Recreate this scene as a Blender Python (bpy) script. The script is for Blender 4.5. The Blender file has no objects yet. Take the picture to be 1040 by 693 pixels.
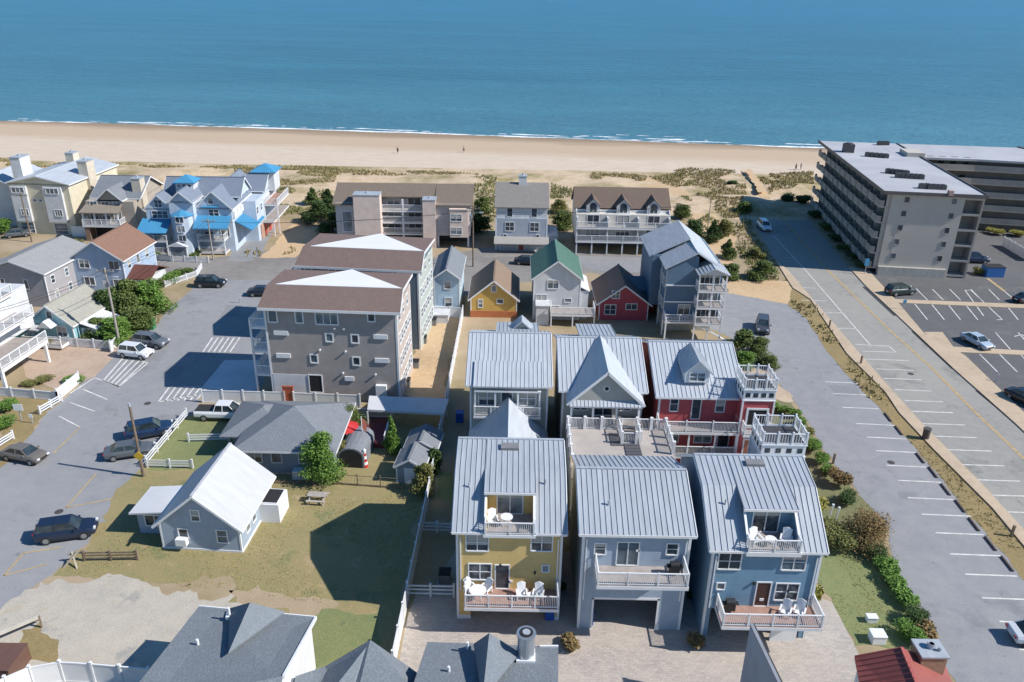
import bpy, bmesh, math, random
from mathutils import Vector, Matrix
from mathutils import noise as mnz
rnd = random.Random(7)
S = bpy.context.scene
COL = S.collection
# ------------------------------------------------------------------ camera
F = 815.0; PITCH = math.atan(365/815.0); ROLL = math.atan(.0185); CAMH = 44.0
_R = Vector((1,0,0)); _FW = Vector((0, math.cos(PITCH), -math.sin(PITCH))); _U = Vector((0, math.sin(PITCH), math.cos(PITCH)))
_c, _s = math.cos(ROLL), math.sin(ROLL)
def ray(px, py):
    u = (px-520)/F; v = (346.5-py)/F
    return _R*(u*_c - v*_s) + _U*(u*_s + v*_c) + _FW
CAMP = Vector((0, 0, CAMH))
def G(px, py, z=0.0):
    d = ray(px, py); t = (CAMH - z)/-d.z
    return Vector((d.x*t, d.y*t, z))
cam = bpy.data.cameras.new('camera'); cam.sensor_width = 36; cam.lens = 36*F/1040; cam.clip_end = 20000
co = bpy.data.objects.new('camera', cam); COL.objects.link(co)
xr = _R*_c + _U*_s; yr = -_R*_s + _U*_c
M = Matrix((xr, yr, -_FW)).transposed().to_4x4(); M.translation = CAMP
co.matrix_world = M; S.camera = co
# ------------------------------------------------------------------ light
SUNV = Vector((1.15, -.24, 1.0)).normalized()
sl = bpy.data.lights.new('sun', 'SUN'); sl.energy = 5.0; sl.angle = math.radians(.5); sl.color = (1.0, .955, .89)
so = bpy.data.objects.new('sun', sl); COL.objects.link(so); so.rotation_euler = SUNV.to_track_quat('Z', 'Y').to_euler()
so.location = (60, -20, 90)
w = bpy.data.worlds.new('World'); S.world = w; w.use_nodes = True
wt = w.node_tree; bg = wt.nodes['Background']; sk = wt.nodes.new('ShaderNodeTexSky'); sk.sky_type = 'NISHITA'; sk.sun_disc = False
sk.sun_elevation = math.asin(SUNV.z); sk.sun_rotation = math.atan2(SUNV.x, SUNV.y); sk.altitude = 10; sk.dust_density = .3; sk.ozone_density = 5; sk.air_density = 1.2
hs_ = wt.nodes.new('ShaderNodeHueSaturation'); hs_.inputs['Saturation'].default_value = 1.25; wt.links.new(sk.outputs[0], hs_.inputs['Color']); wt.links.new(hs_.outputs[0], bg.inputs[0]); bg.inputs[1].default_value = .1
S.view_settings.view_transform = 'Standard'; S.view_settings.look = 'None'; S.view_settings.gamma = 1; S.view_settings.exposure = 0.2
S.render.engine = 'CYCLES'; S.cycles.max_bounces = 5; S.cycles.diffuse_bounces = 3; S.cycles.glossy_bounces = 3
S.cycles.transparent_max_bounces = 6
# ------------------------------------------------------------------ materials
def lin(c):
    if isinstance(c, str):
        c = [int(c[i:i+2], 16)/255 for i in (0, 2, 4)]
        c = [x/12.92 if x <= .04045 else ((x+.055)/1.055)**2.4 for x in c]
    return tuple(c)+(1,)
MATS = {}
def newmat(name):
    m = bpy.data.materials.new(name); m.use_nodes = True
    return m, m.node_tree, m.node_tree.nodes['Principled BSDF']
def N(t, ty, **k):
    n = t.nodes.new(ty)
    for a, b in k.items():
        if a in ('_in',):
            for i, v in b.items(): n.inputs[i].default_value = v
        else: setattr(n, a, b)
    return n
def noise(t, vec, scale, detail=3, rough=.55):
    n = N(t, 'ShaderNodeTexNoise'); n.inputs['Scale'].default_value = scale; n.inputs['Detail'].default_value = detail; n.inputs['Roughness'].default_value = rough
    if vec: t.links.new(vec, n.inputs['Vector'])
    return n.outputs['Fac']
def ramp(t, fac, a, b):
    n = N(t, 'ShaderNodeMapRange'); n.inputs[1].default_value = a; n.inputs[2].default_value = b
    t.links.new(fac, n.inputs[0]); return n.outputs[0]
def mix(t, fac, a, b, mode='MIX'):
    n = N(t, 'ShaderNodeMix', data_type='RGBA', blend_type=mode)
    if isinstance(fac, float): n.inputs[0].default_value = fac
    else: t.links.new(fac, n.inputs[0])
    for i, v in ((6, a), (7, b)):
        if isinstance(v, tuple): n.inputs[i].default_value = v
        else: t.links.new(v, n.inputs[i])
    return n.outputs[2]
def coords(t, scale=None):
    tc = N(t, 'ShaderNodeTexCoord'); o = tc.outputs['Object']
    if scale:
        mp = N(t, 'ShaderNodeMapping'); mp.inputs['Scale'].default_value = scale; t.links.new(o, mp.inputs[0]); o = mp.outputs[0]
    return o
def bump(t, b, h, strength=.4, dist=.05):
    n = N(t, 'ShaderNodeBump'); n.inputs['Strength'].default_value = strength; n.inputs['Distance'].default_value = dist
    t.links.new(h, n.inputs['Height']); t.links.new(n.outputs[0], b.inputs['Normal'])
def vary(c, k): return tuple(min(1, x*k) for x in c[:3])+(1,)
def paint(name, col, rough=.55, amt=.16, scale=1.3, metal=0, bscale=None):
    """plain surface with slight dirt variation"""
    if name in MATS: return MATS[name]
    m, t, b = newmat(name); c = lin(col); o = coords(t)
    if isinstance(scale, tuple): f = ramp(t, noise(t, coords(t, scale), 1.0, 6, .65), .3, .7)
    else: f = ramp(t, noise(t, o, scale, 5, .6), .3, .7)
    t.links.new(mix(t, f, vary(c, 1-amt), vary(c, 1+amt*.6)), b.inputs['Base Color'])
    b.inputs['Roughness'].default_value = rough; b.inputs['Metallic'].default_value = metal
    if bscale: bump(t, b, noise(t, o, bscale, 4), .4, .02)
    MATS[name] = m; return m
def siding(name, col, lap=.16, amt=.12):
    if name in MATS: return MATS[name]
    m, t, b = newmat(name); c = lin(col); o = coords(t)
    sp = N(t, 'ShaderNodeSeparateXYZ'); t.links.new(o, sp.inputs[0])
    d = N(t, 'ShaderNodeMath', operation='DIVIDE'); t.links.new(sp.outputs[2], d.inputs[0]); d.inputs[1].default_value = lap
    fr = N(t, 'ShaderNodeMath', operation='FRACT'); t.links.new(d.outputs[0], fr.inputs[0])
    f = ramp(t, noise(t, o, .9, 5, .6), .3, .7)
    base = mix(t, f, vary(c, 1-amt), vary(c, 1+amt*.6))
    g = N(t, 'ShaderNodeMath', operation='LESS_THAN'); t.links.new(fr.outputs[0], g.inputs[0]); g.inputs[1].default_value = .12
    gs = N(t, 'ShaderNodeMath', operation='MULTIPLY'); t.links.new(g.outputs[0], gs.inputs[0]); gs.inputs[1].default_value = .35
    t.links.new(mix(t, gs.outputs[0], base, vary(c, .6)), b.inputs['Base Color'])
    b.inputs['Roughness'].default_value = .65
    inv = N(t, 'ShaderNodeMath', operation='SUBTRACT'); inv.inputs[0].default_value = 1; t.links.new(fr.outputs[0], inv.inputs[1])
    bump(t, b, inv.outputs[0], .5, .02)
    MATS[name] = m; return m
def shingle(name, col, amt=.3):
    if name in MATS: return MATS[name]
    m, t, b = newmat(name); c = lin(col); o = coords(t)
    f = ramp(t, noise(t, o, 1.1, 6, .7), .3, .7)
    f2 = ramp(t, noise(t, coords(t, (3, 3, 9)), 2.2, 2, .5), .35, .65)
    b1 = mix(t, f, vary(c, 1-amt*.5), vary(c, 1+amt*.4))
    t.links.new(mix(t, f2, b1, vary(c, 1-amt*.7)), b.inputs['Base Color'])
    b.inputs['Roughness'].default_value = .9; bump(t, b, f2, .5, .03)
    MATS[name] = m; return m
def ground(name, cols, scale=.12, scale2=1.5, rough=.95, bs=.5, sharp=(.4, .6), fine=.25, stretch=None, cracks=0, spots=None):
    """three-colour patchy ground"""
    if name in MATS: return MATS[name]
    m, t, b = newmat(name); o = coords(t, stretch) ; cs = [lin(c) for c in cols]
    f1 = ramp(t, noise(t, o, scale, 6, .62), *sharp)
    f2 = ramp(t, noise(t, o, scale2, 5, .65), .35, .68)
    x = mix(t, f1, cs[0], cs[1]); 
    g = N(t, 'ShaderNodeMath', operation='MULTIPLY'); t.links.new(f2, g.inputs[0]); g.inputs[1].default_value = .55
    x = mix(t, g.outputs[0], x, cs[2])
    f3 = noise(t, coords(t), 9, 4, .7)
    if spots:
        s1 = ramp(t, noise(t, o, scale*2.3, 7, .7), .56, .66); x = mix(t, s1, x, lin(spots[0]))
        if len(spots) > 1: s2 = ramp(t, noise(t, coords(t, (1.3, .8, 1)), scale*4.1, 6, .72), .58, .68); x = mix(t, s2, x, lin(spots[1]))
    if cracks:
        wv = N(t, 'ShaderNodeVectorMath', operation='MULTIPLY_ADD'); nn = N(t, 'ShaderNodeTexNoise'); nn.inputs['Scale'].default_value = .6; nn.inputs['Detail'].default_value = 5; t.links.new(coords(t), nn.inputs[0])
        t.links.new(nn.outputs['Color'], wv.inputs[0]); wv.inputs[1].default_value = (2.2, 2.2, 0); t.links.new(coords(t), wv.inputs[2])
        vo = N(t, 'ShaderNodeTexVoronoi', feature='DISTANCE_TO_EDGE'); vo.inputs['Scale'].default_value = .2; t.links.new(wv.outputs[0], vo.inputs[0])
        cr = ramp(t, vo.outputs[0], .011, .002); gate = ramp(t, noise(t, coords(t), .07, 3), .5, .62); cg = N(t, 'ShaderNodeMath', operation='MULTIPLY'); t.links.new(cr, cg.inputs[0]); t.links.new(gate, cg.inputs[1])
        cg2 = N(t, 'ShaderNodeMath', operation='MULTIPLY'); t.links.new(cg.outputs[0], cg2.inputs[0]); cg2.inputs[1].default_value = cracks
        x = mix(t, cg2.outputs[0], x, (.03, .03, .03, 1))
        st_ = ramp(t, noise(t, coords(t), 1.1, 3, .5), .66, .74); s3 = N(t, 'ShaderNodeMath', operation='MULTIPLY'); t.links.new(st_, s3.inputs[0]); s3.inputs[1].default_value = .3; x = mix(t, s3.outputs[0], x, (.06, .06, .06, 1))
    x = mix(t, ramp(t, f3, .3, .7), mix(t, fine, x, (0, 0, 0, 1)), mix(t, fine*.25, x, (1, 1, 1, 1)))
    t.links.new(x, b.inputs['Base Color']); b.inputs['Roughness'].default_value = rough
    bump(t, b, f3, bs, .04)
    MATS[name] = m; return m
def glassy(name, col, rough=.12):
    if name in MATS: return MATS[name]
    m, t, b = newmat(name); o = coords(t); c = lin(col)
    f = ramp(t, noise(t, o, .8, 2), .35, .65)
    t.links.new(mix(t, f, vary(c, .6), vary(c, 1.5)), b.inputs['Base Color'])
    b.inputs['Roughness'].default_value = rough; b.inputs['Specular IOR Level'].default_value = .7
    MATS[name] = m; return m
def leafmat(name, c1, c2, c3=None):
    if name in MATS: return MATS[name]
    m, t, b = newmat(name); c1, c2, c3 = [tuple(min(1, v*1.3) for v in lin(q)[:3]) for q in (c1, c2, c3 or c2)]
    ge = N(t, 'ShaderNodeNewGeometry'); f = ramp(t, noise(t, coords(t), .7, 3), .35, .65)
    x = mix(t, f, lin(c1), lin(c2)); 
    x = mix(t, ge.outputs['Random Per Island'], x, lin(c3 or c2))
    t.links.new(x, b.inputs['Base Color']); b.inputs['Roughness'].default_value = .75
    b.inputs['Specular IOR Level'].default_value = .2
    MATS[name] = m; return m
WHITE = paint('white_trim', (.78, .79, .80), .45, .06)
WOODW = paint('white_vinyl', (.72, .73, .75), .4, .08)
METAL = paint('pale_standing_seam', (.40, .435, .48), .5, .16, (2.5,.35,.35), .05)
METAL2 = paint('white_standing_seam', (.46, .495, .54), .5, .14, (2.5,.35,.35), 0)
GLASS = glassy('window_glass', (.045, .06, .075))
GLASSL = glassy('curtained_glass', (.16, .19, .21), .2)
GLASSM = glassy('painted_sky_glass', (.09,.125,.155), .1)  # paler base colour paints a sky reflection into the panes
GR = random.Random(99)
BLIND = paint('window_blind', (.42,.41,.38), .8, .1)
DARK = paint('dark_void', (.02, .02, .022), .8)
MEMB = paint('white_roof_membrane', (.60, .61, .63), .7, .12, .25)
DECKW = paint('red_cedar_decking', (.38, .23, .18), .7, .2, 2)
DECKG = paint('grey_decking', (.36, .32, .30), .75, .2, 1.5)
CONC = paint('concrete', (.40, .36, .31), .9, .2, .6)
WOOD = paint('weathered_wood', (.20, .15, .11), .85, .3, 2)
# ------------------------------------------------------------------ mesh builder
class MB:
    def __init__(s): s.v = []; s.f = []; s.mi = []; s.m = 0
    def poly(s, pts):
        i = len(s.v); s.v += [tuple(p) for p in pts]; s.f.append(tuple(range(i, i+len(pts)))); s.mi.append(s.m)
    def box(s, x0, y0, z0, x1, y1, z1):
        if x0 > x1: x0, x1 = x1, x0
        if y0 > y1: y0, y1 = y1, y0
        if z0 > z1: z0, z1 = z1, z0
        i = len(s.v)
        s.v += [(x0,y0,z0),(x1,y0,z0),(x1,y1,z0),(x0,y1,z0),(x0,y0,z1),(x1,y0,z1),(x1,y1,z1),(x0,y1,z1)]
        for f in ((3,2,1,0),(4,5,6,7),(0,1,5,4),(1,2,6,5),(2,3,7,6),(3,0,4,7)):
            s.f.append(tuple(i+k for k in f)); s.mi.append(s.m)
        return s
    def ext(s, pts, vec):
        """extrude a planar polygon by vec into a closed solid"""
        pts = [Vector(p) for p in pts]; vec = Vector(vec); n = len(pts); i = len(s.v)
        nn = Vector((0,0,0))
        for k in range(n): nn += (pts[k]-pts[0]).cross(pts[(k+1) % n]-pts[0])
        if nn.dot(vec) > 0: pts = pts[::-1]
        s.v += [tuple(p) for p in pts] + [tuple(p+vec) for p in pts]
        s.f.append(tuple(i+k for k in range(n))); s.f.append(tuple(i+n+k for k in reversed(range(n)))); s.mi += [s.m, s.m]
        for k in range(n):
            j = (k+1) % n; s.f.append((i+j, i+k, i+n+k, i+n+j)); s.mi.append(s.m)
        return s
    def bar(s, p, q, w=.08, h=None):
        p = Vector(p); q = Vector(q); d = q-p
        if d.length < 1e-6: return s
        h = h or w; d.normalize()
        up = Vector((0,0,1)) if abs(d.z) < .95 else Vector((0,1,0))
        a = d.cross(up).normalized()*(w/2); b = a.cross(d).normalized()*(h/2)
        return s.ext([p-a-b, p+a-b, p+a+b, p-a+b], q-p)
    def cyl(s, p, q, r0, r1=None, n=10):
        r1 = r0 if r1 is None else r1
        p = Vector(p); q = Vector(q); d = (q-p).normalized()
        up = Vector((0,0,1)) if abs(d.z) < .95 else Vector((1,0,0))
        a = d.cross(up).normalized(); b = d.cross(a)
        i = len(s.v)
        for c, r in ((p, r0), (q, r1)):
            for k in range(n):
                t = 2*math.pi*k/n; s.v.append(tuple(c + a*math.cos(t)*r + b*math.sin(t)*r))
        for k in range(n):
            j = (k+1) % n; s.f.append((i+k, i+j, i+n+j, i+n+k)); s.mi.append(s.m)
        s.f.append(tuple(i+k for k in reversed(range(n)))); s.f.append(tuple(i+n+k for k in range(n))); s.mi += [s.m, s.m]
        return s
    def build(s, name, mat, parent=None, bevel=0, smooth=False):
        me = bpy.data.meshes.new(name); me.from_pydata(s.v, [], s.f); me.update()
        for m in (mat if isinstance(mat, (list, tuple)) else [mat]): me.materials.append(m)
        if max(s.mi, default=0) > 0: me.polygons.foreach_set('material_index', s.mi)
        if smooth: me.shade_smooth()
        bm = bmesh.new(); bm.from_mesh(me); bmesh.ops.recalc_face_normals(bm, faces=bm.faces); bm.to_mesh(me); bm.free()
        o = bpy.data.objects.new(name, me); COL.objects.link(o)
        if parent: o.parent = parent
        if bevel:
            b = o.modifiers.new('bevel', 'BEVEL'); b.width = bevel; b.segments = 2; b.limit_method = 'ANGLE'
        return o
def tag(o, label, cat, group=None, kind=None):
    o['label'] = label; o['category'] = cat
    if group: o['group'] = group
    if kind: o['kind'] = kind
    return o
def thing(name, label, cat, x=0, y=0, z=0, rz=0, group=None):
    o = bpy.data.objects.new(name, None); COL.objects.link(o); o.empty_display_size = .2
    o.location = (x, y, z); o.rotation_euler = (0, 0, rz)
    return tag(o, label, cat, group)
def copy_tree(o, parent=None):
    c = o.copy(); COL.objects.link(c); c.parent = parent
    for ch in list(o.children): copy_tree(ch, c)
    return c
def sheet(name, pts, z, mat, px=True, kerb=0, rough=0):
    P = [Vector((G(*p).x, G(*p).y, 0)) if px else Vector((p[0], p[1], 0)) for p in pts]
    if rough:
        Q = []; n = len(P)
        for i in range(n):
            a_, b_ = P[i], P[(i+1) % n]; d_ = b_-a_; L_ = d_.length; k_ = max(1, int(min(L_, 120)/.5)); nrm = Vector((-d_.y, d_.x, 0)).normalized() if L_ else Vector()
            for j in range(k_):
                q = a_+d_*(j/k_); e_ = math.sin(math.pi*j/k_)**.3 if j else 0
                Q.append(q+nrm*rough*e_*(mnz.noise(Vector((q.x*.35, q.y*.35, z*50)))*1.6+mnz.noise(Vector((q.x*1.7, q.y*1.7, 3)))*.7))
        P = Q
    me = bpy.data.meshes.new(name); bm = bmesh.new()
    vs = [bm.verts.new((p.x, p.y, z)) for p in P]; f = bm.faces.new(vs); f.normal_update()
    if f.normal.z < 0: f.normal_flip()
    if kerb:
        r = bmesh.ops.extrude_face_region(bm, geom=[f]); 
        for v in [g for g in r['geom'] if isinstance(g, bmesh.types.BMVert)]: v.co.z = z+kerb
    bmesh.ops.triangulate(bm, faces=bm.faces); bmesh.ops.recalc_face_normals(bm, faces=bm.faces)
    if not kerb:
        for f in bm.faces:
            f.normal_update()
            if f.normal.z < 0: f.normal_flip()
    bm.to_mesh(me); bm.free(); me.materials.append(mat)
    o = bpy.data.objects.new(name, me); COL.objects.link(o); o['kind'] = 'structure'; return o
# ------------------------------------------------------------------ roofs
def clip_line(poly, p, d):
    """clip line p+t*d (2D) against convex poly, returns (t0,t1)"""
    t0, t1 = -1e9, 1e9; n = len(poly)
    area = sum(poly[i][0]*poly[(i+1)%n][1]-poly[(i+1)%n][0]*poly[i][1] for i in range(n))
    for i in range(n):
        a = poly[i]; b = poly[(i+1) % n]; ex, ey = b[0]-a[0], b[1]-a[1]
        nx, ny = (-ey, ex) if area > 0 else (ey, -ex)
        den = nx*d[0]+ny*d[1]; num = nx*(a[0]-p[0])+ny*(a[1]-p[1])
        if abs(den) < 1e-9:
            if num > 0: return None
            continue
        t = num/den
        if den > 0: t0 = max(t0, t)
        else: t1 = min(t1, t)
    return (t0, t1) if t1-t0 > .1 else None
def slope(mb, pts, th=.14, seam=0, ph=.0):
    """roof plane (convex, planar) with thickness below and standing seams above; pts listed with eave edge first two points"""
    pts = [Vector(p) for p in pts]
    mb.ext(pts, (0, 0, -th))
    if not seam: return
    e = (pts[1]-pts[0]).normalized(); nn = (pts[1]-pts[0]).cross(pts[-1]-pts[0]).normalized()
    if nn.z < 0: nn = -nn
    up = nn.cross(e); 
    if up.z < 0: up = -up
    P2 = [((p-pts[0]).dot(e), (p-pts[0]).dot(up)) for p in pts]
    lo = min(p[0] for p in P2); hi = max(p[0] for p in P2); n = max(1, round((hi-lo)/seam))
    for k in range(n+1):
        u = lo + (hi-lo)*k/n; u = min(max(u, lo+.03), hi-.03)
        c = clip_line(P2, (u, 0), (0, 1))
        if c:
            a = pts[0]+e*u+up*c[0]+nn*.025; b_ = pts[0]+e*u+up*c[1]+nn*.025
            mb.bar(a, b_, .035, .05)
def fascia(mb, pts, h=.2, w=.05):
    for i in range(len(pts)-1): mb.bar(Vector(pts[i])+Vector((0,0,-h/2-.02)), Vector(pts[i+1])+Vector((0,0,-h/2-.02)), w, h)
# ------------------------------------------------------------------ buildings
class Bld:
    def __init__(s, name, label, cat, x, y, rz=0, group=None):
        s.o = thing(name, label, cat, x, y, 0, rz, group); s.x = x; s.y = y; s.rz = rz
        s.Mi = (Matrix.Translation((x, y, 0)) @ Matrix.Rotation(rz, 4, 'Z')).inverted()
    def L(s, px, py, ax, c):
        o = s.Mi @ CAMP; d = s.Mi.to_3x3() @ ray(px, py); i = 'xyz'.index(ax); t = (c-o[i])/d[i]; return o+d*t
    def body(s, x0, y0, x1, y1, z0, z1, mat, gable=None, rise=0, name='wall', mid=.5):
        mb = MB()
        if not gable: mb.box(x0, y0, z0, x1, y1, z1)
        elif gable == 'x':   # ridge along x
            m = y0+(y1-y0)*mid; mb.ext([(x0,y0,z0),(x0,y1,z0),(x0,y1,z1),(x0,m,z1+rise),(x0,y0,z1)], (x1-x0,0,0))
        else:
            m = x0+(x1-x0)*mid; mb.ext([(x0,y0,z0),(x1,y0,z0),(x1,y0,z1),(m,y0,z1+rise),(x0,y0,z1)], (0,y1-y0,0))
        o = mb.build(name, mat, s.o); s.r = (x0,y0,x1,y1,z0,z1); return o
    def corners(s, x0, y0, x1, y1, z0, z1, w=.16, mat=None, extra=()):
        e = .025
        for b in extra: mb = MB(); mb.box(*b); mb.build('opening_trim', mat or WHITE, s.o)
        for x, y in ((x0,y0),(x1,y0),(x1,y1),(x0,y1)):
            mb = MB(); sx = 1 if x == x0 else -1; sy = 1 if y == y0 else -1
            mb.box(x-sx*e, y-sy*e, z0, x+sx*w, y+sy*w, z1); mb.build('corner_trim', mat or WHITE, s.o)
    def gable(s, x0, y0, x1, y1, z, rise, axis, mat, over=.35, seam=0, th=.14, name='roof', trim=None):
        mb = MB(); m = (y0+y1)/2 if axis == 'x' else (x0+x1)/2
        if axis == 'x':
            k = rise/(m-y0); X0, X1 = x0-over, x1+over; Y0, Y1 = y0-over, y1+over; ze = z-k*over+th; zr = z+rise+th
            slope(mb, [(X0,Y0,ze),(X1,Y0,ze),(X1,m,zr),(X0,m,zr)], th, seam)
            slope(mb, [(X1,Y1,ze),(X0,Y1,ze),(X0,m+.002,zr),(X1,m+.002,zr)], th, seam)
            mb.box(X0, m-.12, zr-.02, X1, m+.12, zr+.05)
            edges = [[(X0,Y0-.02,ze),(X1,Y0-.02,ze)], [(X0-.02,Y0,ze),(X0-.02,m,zr),(X0-.02,Y1,ze)], [(X1+.02,Y0,ze),(X1+.02,m,zr),(X1+.02,Y1,ze)]]
        else:
            k = rise/(m-x0); X0, X1 = x0-over, x1+over; Y0, Y1 = y0-over, y1+over; ze = z-k*over+th; zr = z+rise+th
            slope(mb, [(X0,Y1,ze),(X0,Y0,ze),(m,Y0,zr),(m,Y1,zr)], th, seam)
            slope(mb, [(X1,Y0,ze),(X1,Y1,ze),(m+.002,Y1,zr),(m+.002,Y0,zr)], th, seam)
            mb.box(m-.12, Y0, zr-.02, m+.12, Y1, zr+.05)
            edges = [[(X0-.02,Y0,ze),(X0-.02,Y1,ze)], [(X1+.02,Y0,ze),(X1+.02,Y1,ze)], [(X0,Y0-.02,ze),(m,Y0-.02,zr),(X1,Y0-.02,ze)]]
        o = mb.build(name, mat, s.o)
        if trim:
            tb = MB()
            for e in edges: fascia(tb, e)
            tb.build('fascia', trim, o)
        return o
    def hip(s, x0, y0, x1, y1, z, rise, mat, over=.35, seam=0, th=.14, inset=None, name='roof', trim=None, axis=None):
        mb = MB(); x0 -= over; x1 += over; y0 -= over; y1 += over
        w_, d_ = x1-x0, y1-y0; axis = axis or ('x' if w_ > d_ else 'y')
        ins = inset if inset is not None else min(w_, d_)/2
        if axis == 'x': a = (x0+ins, (y0+y1)/2, z+rise); b = (x1-ins, (y0+y1)/2, z+rise)
        else: a = ((x0+x1)/2, y0+ins, z+rise); b = ((x0+x1)/2, y1-ins, z+rise)
        c = [(x0,y0,z),(x1,y0,z),(x1,y1,z),(x0,y1,z)]
        if axis == 'x': fs = [[c[0],c[1],b,a],[c[1],c[2],b],[c[2],c[3],a,b],[c[3],c[0],a]]
        else: fs = [[c[0],c[1],a],[c[1],c[2],b,a],[c[2],c[3],b],[c[3],c[0],a,b]]
        for f in fs:
            slope(mb, f, th, seam)
        o = mb.build(name, mat, s.o)
        if trim: tb = MB(); fascia(tb, [Vector(p) for p in c]+[Vector(c[0])]); tb.build('fascia', trim, o)
        return o
    def flat(s, pts, z, mat, th=.3, par=.0, name='roof', trim=None):
        mb = MB(); mb.ext([(p[0],p[1],z) for p in pts], (0,0,-th)); o = mb.build(name, mat, s.o)
        if par:
            tb = MB(); n = len(pts)
            for i in range(n): tb.bar((*pts[i],z+par/2),(*pts[(i+1)%n],z+par/2),.2,par+.02)
            tb.build('parapet', trim or mat, o)
        return o
    def _rect(s, px0, py0, px1, py1, ax, c):
        a = s.L(px0, py0, ax, c); b = s.L(px1, py1, ax, c); e = s.L(px0, py1, ax, c); f = s.L(px1, py0, ax, c)
        ui = 'xyz'.index('y' if ax == 'x' else 'x')
        u0 = (a[ui]+e[ui])/2; u1 = (b[ui]+f[ui])/2; return min(u0,u1), max(u0,u1), (e.z+b.z)/2, (a.z+f.z)/2
    def wpx(s, wall, px0, py0, px1, py1, ax, c, nx=1, ny=2, **k):
        u0, u1, z0, z1 = s._rect(px0, py0, px1, py1, ax, c)
        return s.win(wall, ax, c, (u0+u1)/2, (z0+z1)/2, u1-u0, z1-z0, nx, ny, **k)
    def win(s, wall, ax, c, u, z, w, h, nx=1, ny=2, side=None, fw=.09, name='window', glass=None, frame=None, fo=.06):
        """ax 'y': front/back wall (side -1 faces the camera); ax 'x': side wall"""
        side = side if side is not None else (-1 if ax == 'y' else 1)
        def bx(mb, u0, z0, u1, z1, d0, d1):
            a, b = c+side*d0, c+side*d1
            if ax == 'y': mb.box(u0, min(a,b), z0, u1, max(a,b), z1)
            else: mb.box(min(a,b), u0, z0, max(a,b), u1, z1)
        mb = MB(); u0, u1, z0, z1 = u-w/2, u+w/2, z-h/2, z+h/2
        bx(mb, u0-fw, z0-fw, u0, z1+fw, -.02, fo); bx(mb, u1, z0-fw, u1+fw, z1+fw, -.02, fo)
        bx(mb, u0, z1, u1, z1+fw, -.02, fo-.002); bx(mb, u0, z0-fw, u1, z0, -.02, fo+.03)
        for i in range(1, nx): x = u0+(u1-u0)*i/nx; bx(mb, x-.035, z0, x+.035, z1, -.02, fo-.008)
        for i in range(1, ny): y = z0+(z1-z0)*i/ny; bx(mb, u0, y-.025, u1, y+.025, -.02, fo-.015)
        f = mb.build(name, frame or WHITE, wall)
        pb = MB(); bx(pb, u0, z0, u1, z1, -.02, .012); pb.build('pane', glass or GR.choice([GLASS, GLASS, GLASSM, GLASSL]), f)
        if nx*ny > 1 and h > .9 and GR.random() < .45 and glass is None:
            vb = MB(); bx(vb, u0+.03, z0+h*GR.choice([.35,.5,.65]), u1-.03, z1-.02, .013, .018); vb.build('blind', BLIND, f)
        return f
    def rail(s, pts, z, h=1.0, post=1.8, mat=None, parent=None, bal=.13, name='railing', cap=False, pw=.11):
        mb = MB(); P = [Vector((p[0],p[1],z)) for p in pts]
        for i in range(len(P)-1):
            a, b = P[i], P[i+1]; L_ = (b-a).length
            if L_ < .05: continue
            d = (b-a)/L_; up = Vector((0,0,1))
            mb.bar(a+up*h, b+up*h, .09, .07); mb.bar(a+up*.1, b+up*.1, .06, .07)
            n = max(1, round(L_/post))
            for k in range(0 if i == 0 else 1, n+(0 if (i == len(P)-2 and i > 0 and (P[-1]-P[0]).length < .05) else 1)):
                q = a+d*(L_*k/n); mb.box(q.x-pw/2, q.y-pw/2, z, q.x+pw/2, q.y+pw/2, z+h+(.18 if cap else .06))
            if bal:
                n = int(L_/bal)
                for k in range(1, n): q = a+d*(L_*k/n); mb.box(q.x-.018, q.y-.018, z+.1, q.x+.018, q.y+.018, z+h)
        return mb.build(name, mat or WHITE, parent or s.o)
    def deck(s, x0, y0, x1, y1, z, mat=None, th=.25, rail='fls', h=1.0, posts=False, name='balcony', bal=.13, fm=None, cap=False, post=1.8):
        mb = MB(); mb.box(x0, y0, z-.04, x1, y1, z); mb.m = 1; mb.box(x0-.03, y0-.03, z-th, x1+.03, y1-.0, z-.045)
        if posts:
            n = max(1, round((x1-x0)/4))
            for k in range(n+1): x = x0+.1+(x1-x0-.2)*k/n; mb.box(x-.09, y0, 0, x+.09, y0+.18, z-th)
        o = mb.build(name, [mat or DECKG, fm or WHITE], s.o)
        pts = []
        if 'l' in rail: pts.append((x0+.06, y1))
        if 'f' in rail: pts += [(x0+.06, y0+.06), (x1-.06, y0+.06)]
        if 'r' in rail: pts.append((x1-.06, y1))
        if pts: s.rail(pts, z, h, parent=o, bal=bal, cap=cap, post=post)
        return o
    def door(s, wall, ax, c, u, z0, w=.95, h=2.1, mat=None, side=None, glass=None):
        return s.win(wall, ax, c, u, z0+h/2, w, h, 1, 1, side=side, name='door', glass=mat or glass or GLASS)
    def chimney(s, x0, y0, x1, y1, z0, z1, mat, name='chimney', cap=None):
        mb = MB(); mb.box(x0,y0,z0,x1,y1,z1); o = mb.build(name, mat, s.o)
        cb = MB(); cb.box(x0-.08,y0-.08,z1,x1+.08,y1+.08,z1+.12); cb.cyl(((x0+x1)/2,(y0+y1)/2,z1+.12),((x0+x1)/2,(y0+y1)/2,z1+.5),.16); cb.build('chimney_cap', cap or METAL, o); return o
def frame(pL, pR, z):
    """building frame from the two front corners at height z: origin, angle, width"""
    a, b = G(*pL, z), G(*pR, z); d = b-a
    return a.x, a.y, math.atan2(d.y, d.x), math.hypot(d.x, d.y)
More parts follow.
